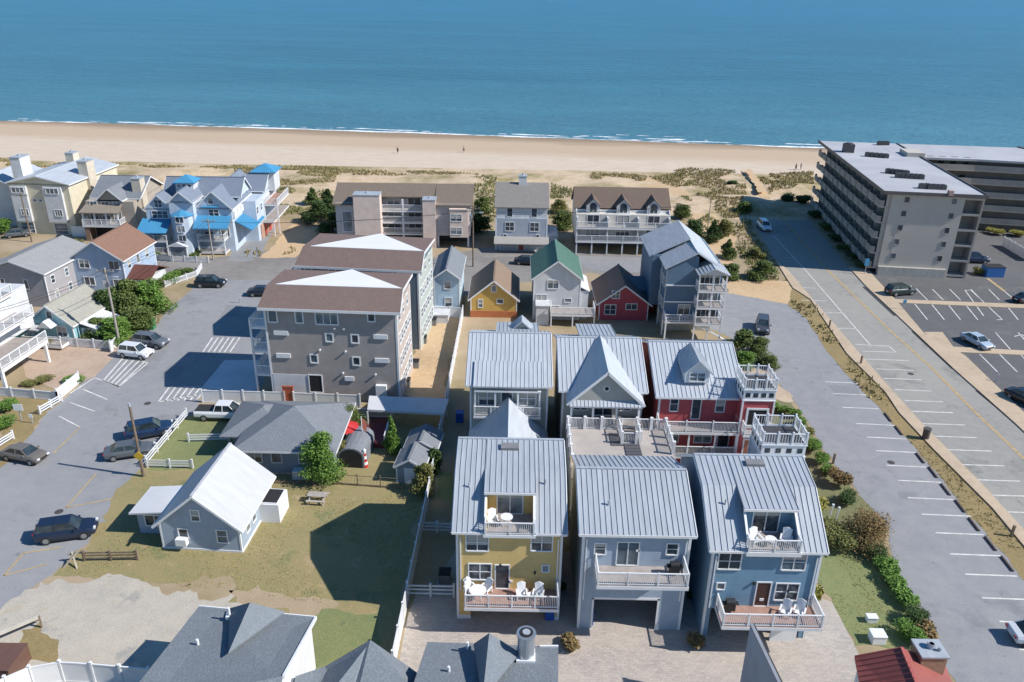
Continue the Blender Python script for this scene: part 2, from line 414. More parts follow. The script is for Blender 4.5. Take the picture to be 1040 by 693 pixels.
# ================================================================== GROUND
ASPH = ground('asphalt_road', ['8f8f90', '838487', '999897'], .09, .8, .9, .3, (.38, .62), .12, cracks=.28)
ASPH2 = ground('pale_asphalt', ['929396', '85878b', '9e9d9d'], .05, .7, .9, .3, (.36, .64), .14, cracks=.28, spots=('7d7f83',))
AVE = ground('avenue_asphalt', ['9b9891', '8f8d89', 'a5a198'], .06, .9, .9, .3, (.38, .62), .14, cracks=.28, spots=('86857f',))
LOT = ground('dark_asphalt', ['5d5d5f', '535355', '686766'], .08, 1, .9, .3, (.38, .62), .15, cracks=.28, spots=('6b6a68',))
ALLEY = ground('alley_asphalt', ['8a8682', '77736f', '97918a'], .12, .9, .9, .3, (.4, .6), .15)
SAND = ground('loose_sand', ['c9ab85', 'bb9b72', 'd6bd9b'], .15, 1.4, .97, .4, (.35, .65), .12)
SANDY = ground('sandy_soil', ['b09c80', '8f8058', 'a89274'], .11, 1.0, .97, .5, (.4, .62), .2)
LAWN = ground('dry_lawn', ['9a8c58', '83804a', 'a58c5e'], .1, 1.4, .97, .6, (.36, .64), .3, spots=('6f7642', 'b39a72'))
GREEN = ground('green_lawn', ['6c7a42', '7b8248', '8d8a52'], .15, 1.6, .97, .6, (.35, .65), .28, spots=('8f8a55', '5f7040'))
STRAW = ground('straw_grass', ['96804e', '7f7242', 'a38a5a'], .3, 2.0, .97, .5, (.35, .65), .25)
GRAVEL = ground('gravel', ['c0b6a6', 'aaa59c', 'cdc2ae'], .1, .9, .97, .6, (.38, .62), .25, spots=('989792', 'b7a88c'))
PINK = ground('pinkish_concrete', ['b8a08c', 'a8907c', 'c2ad99'], .2, 1.5, .9, .3, (.4, .6), .12)
WALK = ground('sidewalk_concrete', ['c2ac92', 'b39e85', 'cbb89f'], .3, 1.6, .9, .3, (.4, .6), .15)
KERB = paint('kerb_concrete', 'b5a48e', .9, .2, 1)
LINE = paint('road_paint_white', 'd6d4cf', .8, .3, 1.2)
LINEY = paint('road_paint_yellow', 'b59d74', .8, .3, 2)
def paver_mat():
    m, t, b = newmat('brick_pavers'); o = coords(t)
    br = N(t, 'ShaderNodeTexBrick'); t.links.new(o, br.inputs[0]); br.inputs['Scale'].default_value = 1
    br.inputs['Brick Width'].default_value = .42; br.inputs['Row Height'].default_value = .21; br.inputs['Mortar Size'].default_value = .012
    br.inputs['Color1'].default_value = lin('aea399'); br.inputs['Color2'].default_value = lin('968d87'); br.inputs['Mortar'].default_value = lin('84786f')
    f = ramp(t, noise(t, o, .25, 5, .65), .35, .65); x = mix(t, f, br.outputs[0], lin('b8ab9c')); x = mix(t, .45, x, br.outputs[0])
    f = ramp(t, noise(t, o, 5, 4, .7), .3, .7); x = mix(t, f, x, mix(t, .14, x, (1,1,1,1)))
    t.links.new(x, b.inputs['Base Color']); b.inputs['Roughness'].default_value = .9; bump(t, b, br.outputs[1], -.4, .01); return m
PAVER = paver_mat()
# base terrain
sheet('ground', [(-1500,-300),(1500,-300),(1500,200),(-1500,225)], 0, SANDY, px=False)
from mathutils import noise as mn
# beach with wet and dry sand
def beach_mat():
    m, t, b = newmat('beach_sand'); o = coords(t); sp = N(t, 'ShaderNodeSeparateXYZ'); t.links.new(o, sp.inputs[0])
    mx = N(t, 'ShaderNodeMath', operation='MULTIPLY_ADD'); t.links.new(sp.outputs[0], mx.inputs[0]); mx.inputs[1].default_value = .083; t.links.new(sp.outputs[1], mx.inputs[2])
    nz = noise(t, coords(t, (.25, 1, 1)), .09, 5, .6)
    ad = N(t, 'ShaderNodeMath', operation='MULTIPLY_ADD'); t.links.new(nz, ad.inputs[0]); ad.inputs[1].default_value = 14; t.links.new(mx.outputs[0], ad.inputs[2])
    damp = ramp(t, ad.outputs[0], 229, 238); wet = ramp(t, ad.outputs[0], 250, 257)
    f = ramp(t, noise(t, coords(t, (.4, 1, 1)), .5, 6, .7), .3, .7)
    dry = mix(t, f, lin('c2b09c'), lin('d1c1ae')); x = mix(t, damp, dry, lin('bca68d')); x = mix(t, wet, x, lin('94806a'))
    t.links.new(x, b.inputs['Base Color']); b.inputs['Roughness'].default_value = .95; bump(t, b, noise(t, o, 1.2, 6, .7), .5, .25); return m
BEACH = beach_mat()
shore_px = [(0,123),(100,125.2),(200,128),(300,131),(400,134.6),(500,138.5),(600,142),(700,145.5),(820,150),(1040,158)]
SH = [G(*p) for p in shore_px]
def shore_y(x):
    if x <= SH[0].x: a, b = SH[0], SH[1]
    elif x >= SH[-1].x: a, b = SH[-2], SH[-1]
    else:
        for a, b in zip(SH, SH[1:]):
            if a.x <= x <= b.x: break
    return a.y + (b.y-a.y)*(x-a.x)/(b.x-a.x)
shx = [-1400, -700, -400]+[p.x for p in SH]+[260, 500, 900, 1400]
shp = [(x, shore_y(max(-500, min(500, x)))) for x in shx]
sheet('beach', [(-1400,200),(1400,192)]+[(x, y+8) for x, y in reversed(shp)], .012, BEACH, px=False)
# sea
def sea_mat():
    m, t, b = newmat('sea_water'); o = coords(t); sp = N(t, 'ShaderNodeSeparateXYZ'); t.links.new(o, sp.inputs[0])
    f = ramp(t, sp.outputs[1], 250, 1500); f0 = ramp(t, sp.outputs[1], 246, 420)
    st = ramp(t, noise(t, coords(t, (.25, 1, 1)), .02, 6, .65), .35, .65)
    x = mix(t, f0, lin('4f8598'), lin('3a778e')); x = mix(t, f, x, lin('3a7c9e'))
    x = mix(t, st, mix(t, .3, x, lin('1d4d62')), x)
    t.links.new(x, b.inputs['Base Color']); b.inputs['Roughness'].default_value = .34; b.inputs['IOR'].default_value = 1.33
    w1 = noise(t, coords(t, (.28, 1, 1)), .17, 5, .62); w2 = noise(t, coords(t, (.5, 1, 1)), .9, 4, .6)
    ad = N(t, 'ShaderNodeMath', operation='MULTIPLY_ADD'); t.links.new(w2, ad.inputs[0]); ad.inputs[1].default_value = .3; t.links.new(w1, ad.inputs[2])
    bump(t, b, ad.outputs[0], 1.0, 2.2); return m
sheet('sea', shp+[(9000, 400),(9000, 9000),(-9000, 9000),(-9000, 500)], .04, sea_mat(), px=False)
# foam lines along the shore
foam = MB(); FOAM = paint('sea_foam', (.85, .87, .88), .8, .1, .4)
def foam_line(x0, x1, off, wid, seed, bias=.5):
    x = x0; prev = None
    while x < x1:
        fb = lambda k, s_: mn.noise(Vector((x*k, seed*7.3+s_, .5)))
        c = shore_y(x)+off+1.6*fb(.03, 0)+.7*fb(.15, 2)+.25*fb(.9, 3); a = wid*(bias+1.1*fb(.05, 5)+.7*fb(.3, 6)+.35*fb(1.3, 8))
        cur = ((x, c-a*.5, .055), (x, c+a*.5, .055)) if a > .06 else None
        if prev and cur: foam.poly([prev[0], cur[0], cur[1], prev[1]])
        prev = cur; x += .45
foam_line(-300, 320, .2, 1.5, 1, .75); foam_line(-300, 320, 2.4, 1.3, 2, .05); foam_line(-300, 320, 5.0, 1.6, 3, -.12); foam_line(20, 60, 6.5, 2.2, 4, .35); foam_line(32, 58, 10, 1.6, 5, .25); foam_line(-60, -20, 4, 1.6, 6, .3); foam_line(-130, -80, 3.5, 1.4, 7, .3)
tag(foam.build('surf', FOAM), 'broken white foam line where the sea meets the sand', 'surf', kind='stuff')
# dunes: low mounds of sand
def dune_mat():
    m, t, b = newmat('dune_sand_and_scrub'); o = coords(t)
    f = ramp(t, noise(t, o, .055, 7, .7), .47, .62); g_ = ramp(t, noise(t, o, .5, 5, .7), .35, .65)
    sand = mix(t, g_, lin('bfa78a'), lin('cfba9e')); scrub = mix(t, g_, lin('93855a'), lin('7f7a4c'))
    t.links.new(mix(t, f, sand, scrub), b.inputs['Base Color']); b.inputs['Roughness'].default_value = .97
    bump(t, b, noise(t, o, 1.5, 5, .7), .6, .3); return m
from mathutils import noise as mn
def dune_h(x, y):
    k = max(0, min(1, (y-166)/9))*max(0, min(1, (204-.05*x-y)/12))
    return k*max(0, .25+1.6*mn.noise(Vector((x*.05, y*.09, 1.7)))+.5*mn.noise(Vector((x*.2, y*.25, 4))))+.016
me = bpy.data.meshes.new('dunes'); bm = bmesh.new(); rows = []
for j in range(36):
    y = 162+44*j/35; rows.append([bm.verts.new((x, y, dune_h(x, y))) for x in [-190+2.2*i for i in range(180)]])
for a, b in zip(rows, rows[1:]):
    for i in range(len(a)-1): bm.faces.new((a[i], a[i+1], b[i+1], b[i]))
bm.to_mesh(me); bm.free(); me.shade_smooth(); me.materials.append(dune_mat())
dn = bpy.data.objects.new('dunes', me); COL.objects.link(dn); dn['kind'] = 'structure'
mb = MB(); pa, pb = G(778,202), G(757,174); pd = (pb-pa)/16; pw_ = Vector((-pd.y, pd.x, 0)).normalized()*1.1
for k in range(16):
    u, v = pa+pd*k, pa+pd*(k+1); q = [u-pw_, v-pw_, v+pw_, u+pw_]; mb.poly([(p.x, p.y, max(dune_h(u.x,u.y) if j in (0,3) else dune_h(v.x,v.y), .01)+.12) for j, p in enumerate(q)])
mb.build('beach_path', SAND)['kind'] = 'structure'
sheet('dirt_patch', [(232,600),(262,594),(320,606),(345,614),(340,624),(300,628),(262,618),(240,612)], .013, SANDY, rough=.9)
sheet('dirt_patch', [(180,592),(215,588),(240,596),(232,606),(200,602)], .013, SANDY, rough=.8)
# --- left street, cross street
sheet('left_road', [(-130,770),(0,619),(41,591),(53,584),(76,560),(92,548),(108,529),(115,504),(138,481),(150,470),(189,423),(198,418),(205,398),(262,400),(300,300),(330,283),(300,262),(215,263),(205,284),(198,291),(168,316),(161,329),(126,355),(88,385),(71,400),(47,418),(32,441),(0,476),(-130,640)], .006, ASPH2, rough=.25)
sheet('cross_street', [(-110,268),(0,262),(80,262),(159,262.5),(204,264),(300,250),(440,262),(500,250),(560,255),(700,262),(745,300),(665,290),(600,277),(545,284),(440,290),(435,300),(300,285),(215,284),(150,275),(60,282),(-110,295)], .010, ALLEY)
sheet('house_driveway', [(232,265),(241,240),(247,228),(283,227),(262,262),(250,266)], .014, ASPH)
sheet('forecourt', [(450,276),(505,272),(505,256),(560,256),(560,284),(500,290),(478,300),(445,300)], .014, ALLEY)
sheet('forecourt', [(585,260),(668,262),(668,276),(640,277),(604,275),(585,268)], .014, ASPH)
sheet('pink_driveway', [(20,356),(60,346),(108,352),(124,354),(96,383),(60,397),(26,383)], .012, PINK)
sheet('gravel_lot', [(0,620),(41,591),(58,588),(150,592),(205,596),(240,604),(248,622),(200,650),(165,720),(-60,720)], .012, GRAVEL, rough=1.3)
sheet('lawn', [(53,585),(76,560),(92,548),(108,529),(115,504),(138,481),(150,470),(189,423),(206,416),(240,425),(262,412),(440,415),(447,422),(420,560),(397,662),(388,700),(240,720),(232,604),(150,592)], .010, LAWN, rough=.55)
sheet('straw_grass', [(20,672),(22,640),(40,632),(60,650),(58,672)], .016, STRAW, rough=.55)
sheet('straw_grass', [(150,478),(160,450),(192,423),(232,426),(210,440),(235,452),(225,478)], .014, GREEN, rough=.55)
sheet('straw_grass', [(0,476),(32,441),(47,418),(60,410),(50,400),(0,402)], .012, STRAW, rough=.55)
sheet('straw_grass', [(290,640),(335,618),(385,622),(375,690),(290,690)], .014, GREEN, rough=.55)
sheet('sand_yard', [(404,400),(432,330),(440,310),(468,312),(462,350),(452,400),(447,420)], .014, SAND, rough=.55)
sheet('sand_yard', [(455,400),(470,325),(478,325),(474,400),(462,540),(455,600),(412,668),(400,662),(427,540),(440,470)], .014, SANDY, rough=.55)
sheet('grass_strip', [(443,506),(446,480),(460,480),(460,512)], .018, GREEN, rough=.55)
sheet('courtyard', [(412,632),(424,600),(440,598),(462,560),(720,560),(812,600),(845,612),(868,656),(900,720),(398,720)], .018, PAVER)
# --- right: parking road, verge, avenue
R1 = [(800,309),(818,323),(839,355),(860,381),(890,411),(901.5,424.6),(931.5,457),(961.5,494),(1003,544.6),(1033,580),(1110,672)]
R2 = [(805,293),(823,304.6),(860,360),(899,399),(913,420),(947.7,457),(1007.7,517),(1040,556),(1110,640)]
R3 = [(800,274.6),(829,309),(867,353),(902,393),(935,429.5),(1004,500),(1043,543),(1110,622)]
R3b = [(753,200.6),(785.5,261.7)]
sheet('parking_road', [(712,330),(735,296),(765,300)]+R1+[(1130,720),(985,720),(950,650),(933,617),(911,580),(904,558),(901.5,535),(867,494),(846,471),(836,458),(824.6,434.6),(806,407),(788,386),(765,372),(745,345)], .012, ASPH2, rough=.25)
sheet('sand_patch', [(737,298),(740,285),(800,286),(811,300),(818,316),(800,309),(770,303)], .018, SAND, rough=.55)
sheet('verge', R1+list(reversed(R2)), .02, STRAW, rough=.3)
sheet('sidewalk', R2+list(reversed([(785.5,262),(800,275)]+R3[1:])), .0, WALK, kerb=.14)
R5 = [(862,272),(880,292),(910,320),(968,375),(1030,430),(1110,505)]
sheet('avenue', [(753,200.6),(766,198),(800,196),(812,212),(840,245)]+R5+list(reversed(R3))+[(785.5,261.7)], .014, AVE)
R6 = [(878,268),(887,281),(911,307),(938,339),(980,362),(1040,420),(1110,480)]
sheet('sidewalk', R5+list(reversed(R6)), 0, WALK, kerb=.14)
sheet('parking_lot', R6+[(1250,470),(1250,240),(1040,228),(985,232),(960,262),(885,262)], .012, LOT)
sheet('right_lawn', [(822,575),(845,558),(902,556),(911,580),(933,617),(945,640),(925,660),(868,656),(846,612)], .014, GREEN, rough=.55)
sheet('planting_bed', [(783,405),(804,409),(823,437),(844,472),(864,496),(899,537),(900,553),(880,557),(838,556),(815,480),(790,440),(770,410)], .024, ground('mulch_bed', ['6f7040','5f6b3a','86794c'], .4, 2, .97, .5, (.35,.65), .3), rough=.4)
sheet('dirt_strip', [(770,372),(788,386),(806,407),(800,415),(780,400),(762,380)], .018, WALK, rough=.55)
sheet('beach_path', [(628,190),(665,178),(700,196),(735,226),(748,240),(742,285),(725,290),(722,262),(712,232),(690,208),(660,190)], .02, SAND, rough=.55)
sheet('beach_path', [(757,176),(762,176),(778,198),(770,200)], 1.0, SAND, rough=.55)
sheet('beach_path', [(264,262),(286,240),(300,226),(322,236),(312,250),(300,262)], .016, SAND, rough=.55)
sheet('parking_pad', [(204,395),(262,399),(262,366),(228,366)], .03, MEMB)
# --- painted markings
def marks(name, segs, mat, z=.024, w=.16):
    mb = MB()
    for a, b in segs:
        p, q = G(*a), G(*b); d = (q-p).normalized(); n = Vector((-d.y, d.x, 0))*w/2
        mb.poly([(p-n).to_tuple()[:2]+(z,), (q-n).to_tuple()[:2]+(z,), (q+n).to_tuple()[:2]+(z,), (p+n).to_tuple()[:2]+(z,)])
    o = mb.build(name, mat); o['kind'] = 'structure'; return o
st = []
for (x0, x1, y) in [(869,909,430.4),(880,921,444.2),(890,931,458),(900,941,472.8),(912,956,488.2),(922,968,505.8),(936,986,522.6),(950,999,541.4),(965,1017,562.9),(980,1033,583.5),(997,1050,607.5),(1015,1070,631.5),(1035,1095,660)]:
    st.append(((x0, y), (x1, y+2)))
for (x0, x1, y) in [(856,893,414),(846,880,400),(838,872,388)]: st.append(((x0,y),(x1,y+1.5)))
marks('bay_lines', st, LINE)
st = []
for (x0, x1, y) in [(937,980,430.5),(948,992,443.3),(961,1007,457),(972,1020,472),(987,1036,487.5),(1000,1050,503),(1015,1062,520),(1030,1080,539),(878,923,365),(890,928,375),(897,936,384.5),(908,946,396),(919,958,407),(926,968,418)]:
    st.append(((x0, y), (x1, y+1.5)))
marks('bay_lines', st, LINE)
marks('lane_lines', [((817.5,274),(885,352)),((786,240),(817.5,274)),((868,350),(903,352)),((876,357),(910,358)),((903,352),(910,358))], LINE)
marks('lane_lines', [((800,286),(812,286)),((807,292),(828,293)),((814,305),(840,306)),((830,318),(856,318)),((846,334),(870,334)),((795,262),(806,262)),((782,240),(790,240))], LINE)
marks('centre_line', [((842,276),(870,303)),((870,303),(905,337)),((905,337),(945,373)),((945,373),(991.5,420)),((991.5,420),(1040,466)),((1040,466),(1100,523)),((812,243),(842,276)),((792,218),(812,243))], LINEY, w=.35)
marks('avenue_dark_strips', [((877,291.5),(909,321)),((927,337),(968,375)),((992,397),(1031,429))], paint('dark_strip_tone', (.05,.05,.05), .8), w=.45)  # near-black strips along the right edge of the avenue
# parking lot bays
st = []
for x in (931,947,964.5,986,1004): st.append(((x,294),(x+11,305)))
st += [((980,295),(999,321)),((986,295),(1018,325)),((980,295),(986,295)),((1012,325),(1018,325)),((1020,296),(1033,307))]
for x in (929,946,962.5,980,1021): st.append(((x,309),(x+13,325)))
for x in (1011,1034): st.append(((x,338),(x+15,355)))
for x in (995,1015,1036): st.append(((x,360),(x+18,378)))
st += [((1030,342),(1038,340)),((1038,340),(1046,347))]
marks('bay_lines', st, LINE)
marks('bay_lines', [((1003,283),(1020,296))], LINEY, w=.5)
for pts in ([(907,304.5),(1010,308.5),(1100,312),(1100,316),(1010,312.5),(908,308)], [(938,338),(957,338),(968,353),(1100,360),(1100,364),(975,358.5),(982,368),(975,364)]):
    sheet('parking_island', pts, 0, WALK, kerb=.115)
# left street markings
st = [((96,384),(121,393)),((85,396),(109,406)),((71,409),(96,418)),((60,423),(81,434)),((96,384),(71,400))]
st += [((124,360),(150,369)),((103,386),(121,393)),((150,369),(121,393))]
marks('bay_lines', st, LINE)
hs = []
for k in range(6): a = k/5; hs.append(((146-46*0+a*0-k*4.2+0,366+0), (121-k*4.2+3,393)))
st = []
for k in range(5):
    st.append(((127+4.8*k,361.5+1.7*k),(105+4*k,387+1.3*k)))
marks('hatched_bay', st, LINE, w=.2)
st = []
for k in range(7):
    st.append(((172+6.5*k,393.5-.2*k),(161+6.5*k,408.5-.4*k)))
st += [((172,393.5),(212,392.5)), ((161,408.5),(200,402))]
marks('hatched_bay', st, LINE, w=.2)
st = []
for k in range(6): st.append(((216+5.5*k,343),(206+5.5*k,358)))
marks('hatched_bay', st, LINE, w=.2)
marks('bay_lines', [((81,434),(54,461)),((98,481),(67,516)),((67,516),(113,507)),((24,562),(4,585)),((24,562),(62,556)),((4,585),(48,573))], LINEY, w=.16)
# ------------------------------------------------------------------ scattered ground cover
def inpoly(x, y, P):
    c = False; n = len(P); j = n-1
    for i in range(n):
        if (P[i][1] > y) != (P[j][1] > y) and x < (P[j][0]-P[i][0])*(y-P[i][1])/(P[j][1]-P[i][1])+P[i][0]: c = not c
        j = i
    return c
def tufts(name, regions, per, h, mat, label, cat, seed=1, zf=None, blades=3, wide=.12):
    r = random.Random(seed); mb = MB()
    for reg in regions:
        P = [G(*p) for p in reg]; P = [(p.x, p.y) for p in P]; xs = [p[0] for p in P]; ys = [p[1] for p in P]
        n = int((max(xs)-min(xs))*(max(ys)-min(ys))*per)
        for _ in range(n):
            x, y = r.uniform(min(xs), max(xs)), r.uniform(min(ys), max(ys))
            if not inpoly(x, y, P) or mn.noise(Vector((x*.12, y*.12, seed))) < -.12: continue
            z = zf(x, y) if zf else 0
            for b in range(blades):
                a = r.uniform(0, 6.283); l = h*r.uniform(.5, 1.1); wd = wide*r.uniform(.6, 1.3); lean = r.uniform(.1, .7)*l
                dx, dy = math.cos(a), math.sin(a); ox, oy = x+r.uniform(-.15,.15), y+r.uniform(-.15,.15)
                mb.poly([(ox-dy*wd, oy+dx*wd, z), (ox+dy*wd, oy-dx*wd, z), (ox+dx*lean, oy+dy*lean, z+l)])
    return tag(mb.build(name, mat), label, cat, kind='stuff')
TAN = leafmat('dune_grass', '857c55', '6c6c46', '938663'); OLV = leafmat('scrub_leaves', '6c7148', '596238', '868257')
tufts('dune_grass', [[(237,168),(345,170),(340,188),(270,196),(240,190)], [(655,178),(700,171),(745,173),(757,186),(758,200),(750,222),(735,222),(705,196),(672,186)], [(768,178),(826,174),(826,190),(800,196),(782,198)], [(0,162),(90,168),(345,174),(345,178),(0,170)], [(345,172),(440,176),(500,180),(345,178)], [(600,176),(660,178),(655,184),(600,184)]],
      5.0, .55, TAN, 'tan and green dune grass between the beach and the houses', 'dune grass', 3, dune_h)
tufts('dune_scrub', [[(262,195),(335,196),(335,222),(300,224),(270,222),(255,205)], [(688,200),(735,228),(752,226),(757,215),(762,226),(790,285),(768,280),(745,250),(735,250),(715,232)], [(480,183),(504,183),(502,235),(482,230)], [(560,186),(584,190),(584,235),(558,225)]],
      4.0, .6, OLV, 'low green scrub growing on the sand behind the dunes', 'scrub', 4, lambda x, y: dune_h(x, y) if y > 162 else 0)
tufts('dry_grass', [[(245,262),(262,236),(284,222),(296,222),(283,238),(268,250),(262,264)], [(285,262),(300,246),(300,256)], [(745,235),(760,228),(800,286),(780,286),(752,262)], [(800,309),(805,293),(826,308),(862,361),(900,401),(890,411),(860,381),(838,352),(818,323)]],
      2.0, .55, TAN, 'dry straw coloured grass on the sandy edge of the road', 'dry grass', 5)
tufts('verge_grass', [R1[3:]+list(reversed(R2[2:]))], 9, .16, TAN, 'short brown grass along the verge between parking bays and sidewalk', 'verge grass', 6, wide=.05)

tufts('lawn_grass', [[(60,583),(80,562),(110,530),(118,506),(150,480),(225,484),(275,495),(410,500),(425,510),(416,560),(396,655),(330,615),(240,600),(150,590)], [(822,575),(845,560),(900,560),(930,618),(940,645),(870,652)]], 9, .11, leafmat('lawn_blades', '84804c', '6c7440', 'a0905c'), 'uneven short grass and weeds on the yard lawns', 'lawn grass', 8, wide=.035)
PATCH = ground('asphalt_repair', ['86878a', '7f8083', '8f9092'], .3, 2, .9, .3, (.4,.6), .12)
for pts in ([(170,372),(188,372),(182,384),(163,384)], [(842,392),(868,392),(876,402),(849,402)], [(912,500),(930,500),(932,507),(914,507)], [(230,310),(246,310),(240,322),(224,322)]): sheet('road_patch', pts, .0225, PATCH, rough=.08)
for i, (px, py) in enumerate(((150,410),(905,470),(60,520),(925,380))):
    p = G(px, py); mb = MB(); mb.cyl((0,0,0),(0,0,.02),.36,n=20); o = mb.build('manhole_cover', paint('cast_iron', (.07,.065,.06), .7)); o.location = (p.x, p.y, .02); tag(o, ['round iron manhole cover between the hatched bays on the left street','round iron manhole cover in the middle of the right parking road','round iron manhole cover left of the dark blue SUV','round iron manhole cover on the avenue lane'][i], 'manhole cover')
# ================================================================== ROW HOUSES (front)
def lower_piers(B, W, D, zt, left, right, mat, Y0=0):
    """open carport level: two side piers in front, side walls, back wall"""
    mb = MB()
    mb.box(0, Y0, 0, left, Y0+1.2, zt); mb.box(W-right, Y0, 0, W, Y0+1.2, zt)
    mb.box(0, Y0+1.2, 0, .2, D, zt); mb.box(W-.2, Y0+1.2, 0, W, D, zt); mb.box(.2, 5.5, 0, W-.2, D, zt)
    return mb.build('ground_floor_wall', mat, B.o)
def gambrel_house(name, label, X, Y, W, wallm, D, ze, zb, yb, zr, yr, d0, d1, zd, yd, zfl, px, seam=.42, lower=(1.0,.35), balc=(.7, .2), bz=2.95, by=-2.05, bx=(0,0), deckm=None, roofm=None):
    """row house with a steep lower roof, shallow shed dormer in the middle and a balcony let into the roof"""
    roofm = roofm or METAL
    B = Bld(name, label, 'house', X, Y, 0, 'metal roofed row houses')
    lower_piers(B, W, D, 2.7, lower[0], lower[1], wallm)
    # upper walls with gambrel profile at both ends, notched for the recessed balcony
    mb = MB(); prof = lambda x0, x1: mb.ext([(x0,0,2.7),(x0,D,2.7),(x0,D,ze),(x0,yr,zr-.1),(x0,yb,zb-.1),(x0,0,ze)], (x1-x0,0,0))
    prof(0, d0+.1); prof(d1-.1, W)
    mb.ext([(d0+.1,0,2.7),(d0+.1,D,2.7),(d0+.1,D,ze),(d0+.1,yr,zr-.1),(d0+.1,yd+.5,zd-.1),(d0+.1,yd+.5,zfl),(d0+.1,0,zfl)], (d1-d0-.2,0,0))
    # cheek walls of the dormer
    for xa in (d0, d1-.12): mb.ext([(xa,.3,ze-.1),(xa,yd+.5,ze),(xa,yd+.5,zd-.05),(xa,.3,ze+.75)], (.12,0,0))
    wall = mb.build('wall', wallm, B.o)
    B.corners(0, 0, W, D, 0, ze-.1, .15)
    ov = .3; e0 = ze-.25*(zb-ze)/yb
    rb = MB(); th = .13; t = th+.02; m2 = 2*yr-yb
    k = (zb-ze)/yb; ye = -.22; zee = ze+ye*k
    def low(x0, x1):
        slope(rb, [(x0,ye,zee+t),(x1,ye,zee+t),(x1,yb,zb+t),(x0,yb,zb+t)], th, seam)
    low(-ov, d0); low(d1, W+ov)
    k2 = (zr-zb)/(yr-yb)
    slope(rb, [(-ov,yb,zb+t+.003),(d0,yb,zb+t+.003),(d0,yr,zr+t),(-ov,yr,zr+t)], th, seam)
    slope(rb, [(d1,yb,zb+t+.003),(W+ov,yb,zb+t+.003),(W+ov,yr,zr+t),(d1,yr,zr+t)], th, seam)
    zdd = zr-(yr-yd)*k2
    slope(rb, [(d0-.12,yd,zdd+t+.02),(d1+.12,yd,zdd+t+.02),(d1+.12,yr,zr+t+.02),(d0-.12,yr,zr+t+.02)], th, seam)
    slope(rb, [(W+ov,D+.4,ze-.25+t),(-ov,D+.4,ze-.25+t),(-ov,yr,zr+t),(W+ov,yr,zr+t)], th, seam)
    rb.box(-ov, yr-.12, zr+t-.02, W+ov, yr+.12, zr+t+.06)
    roof = rb.build('roof', roofm, B.o)
    fb = MB()
    for xs in (-ov-.02, W+ov+.02): fascia(fb, [(xs,ye,zee+t),(xs,yb,zb+t),(xs,yr,zr+t),(xs,D+.4,ze-.25+t)], .2)
    fascia(fb, [(-ov,ye-.03,zee+t),(d0-.1,ye-.03,zee+t)], .18); fascia(fb, [(d1+.1,ye-.03,zee+t),(W+ov,ye-.03,zee+t)], .18)
    fascia(fb, [(d0-.12,yd-.03,zdd+t),(d1+.12,yd-.03,zdd+t)], .18)
    for xa in (d0-.04, d1-.08): fb.bar((xa+.06,.25,ze+.8),(xa+.06,yd+.5,zdd-.05),.16,.1)
    fb.build('fascia', WHITE, roof)
    # roof balcony
    fl = MB(); fl.box(d0+.1, -.25, zfl, d1-.1, yd+.5, zfl+.06); fl.m = 1; fl.box(d0-.1, -.35, ze-.35, d1+.1, .02, zfl+.04)
    rbal = fl.build('roof_balcony', [DECKG, WHITE], B.o)
    B.rail([(d0+.05,.3),(d0+.05,-.28),(d1-.05,-.28),(d1-.05,.3)], zfl+.05, 1.0, 1.7, parent=rbal)
    B.win(wall, 'y', yd+.5, (d0+d1)/2+px.get('dx', 0), zfl+1.15, 1.8, 2.05, 2, 1, name='sliding_door')
    # main balcony
    B.deck(bx[0] if bx[0] else balc[0], by, W-balc[1], 0, bz, deckm or DECKW, .3, 'flr', 1.05, post=1.75)
    # skylight hatch
    hb = MB(); hx = px.get('hatch', W*.5); hz = lambda y: zr-(yr-y)*k2+t
    hb.ext([(hx-.7,yr-1.3,hz(yr-1.3)+.02),(hx+.7,yr-1.3,hz(yr-1.3)+.02),(hx+.7,yr-.7,hz(yr-.7)+.02),(hx-.7,yr-.7,hz(yr-.7)+.02)], (0,0,.22)); hb.build('roof_hatch', paint('hatch_metal', (.22,.22,.23), .5), roof)
    pb = MB(); 
    for (xx, yy) in px.get('vents', []): pb.cyl((xx,yy,ze+(zb-ze)*yy/yb+.1),(xx,yy,ze+(zb-ze)*yy/yb+.6),.06); 
    if pb.v: pb.build('vent_pipe', METAL, roof)
    return B, wall
YEL = siding('yellow_siding', (.70,.50,.20)); LBLUE = siding('light_blue_siding', (.36,.44,.53)); MBLUE = siding('mid_blue_siding', (.17,.30,.42))
SAGE = siding('sage_siding', (.40,.41,.37)); RED = siding('red_siding', (.48,.09,.10))
# yellow house
B, wl = gambrel_house('row_house', 'yellow row house with silver metal roof and two balconies by the white fence', -3.75, 46.8, 7.65, YEL, 12.0, 8.15, 10.6, 3.95, 11.3, 7.2, 2.05, 5.6, 10.1, 1.7, 8.0,
    dict(hatch=3.75, vents=[(.8, 2.7),(6.4, 3.0)]))
for r, n in (((474,543,495.5,559),2), ((540,543,560.5,559),2), ((476.5,573,498.5,588),2)): B.wpx(wl, *r, 'y', 0, n, 2)
B.wpx(wl, 551,574.5,557,580,'y',0,1,1); B.door(wl, 'y', 0, 3.35, 2.98)
mb = MB(); mb.box(0,-.03,0,1.02,.1,.35); mb.box(7.2,-.03,0,7.68,.1,.3); mb.build('base_trim', WHITE, B.o)
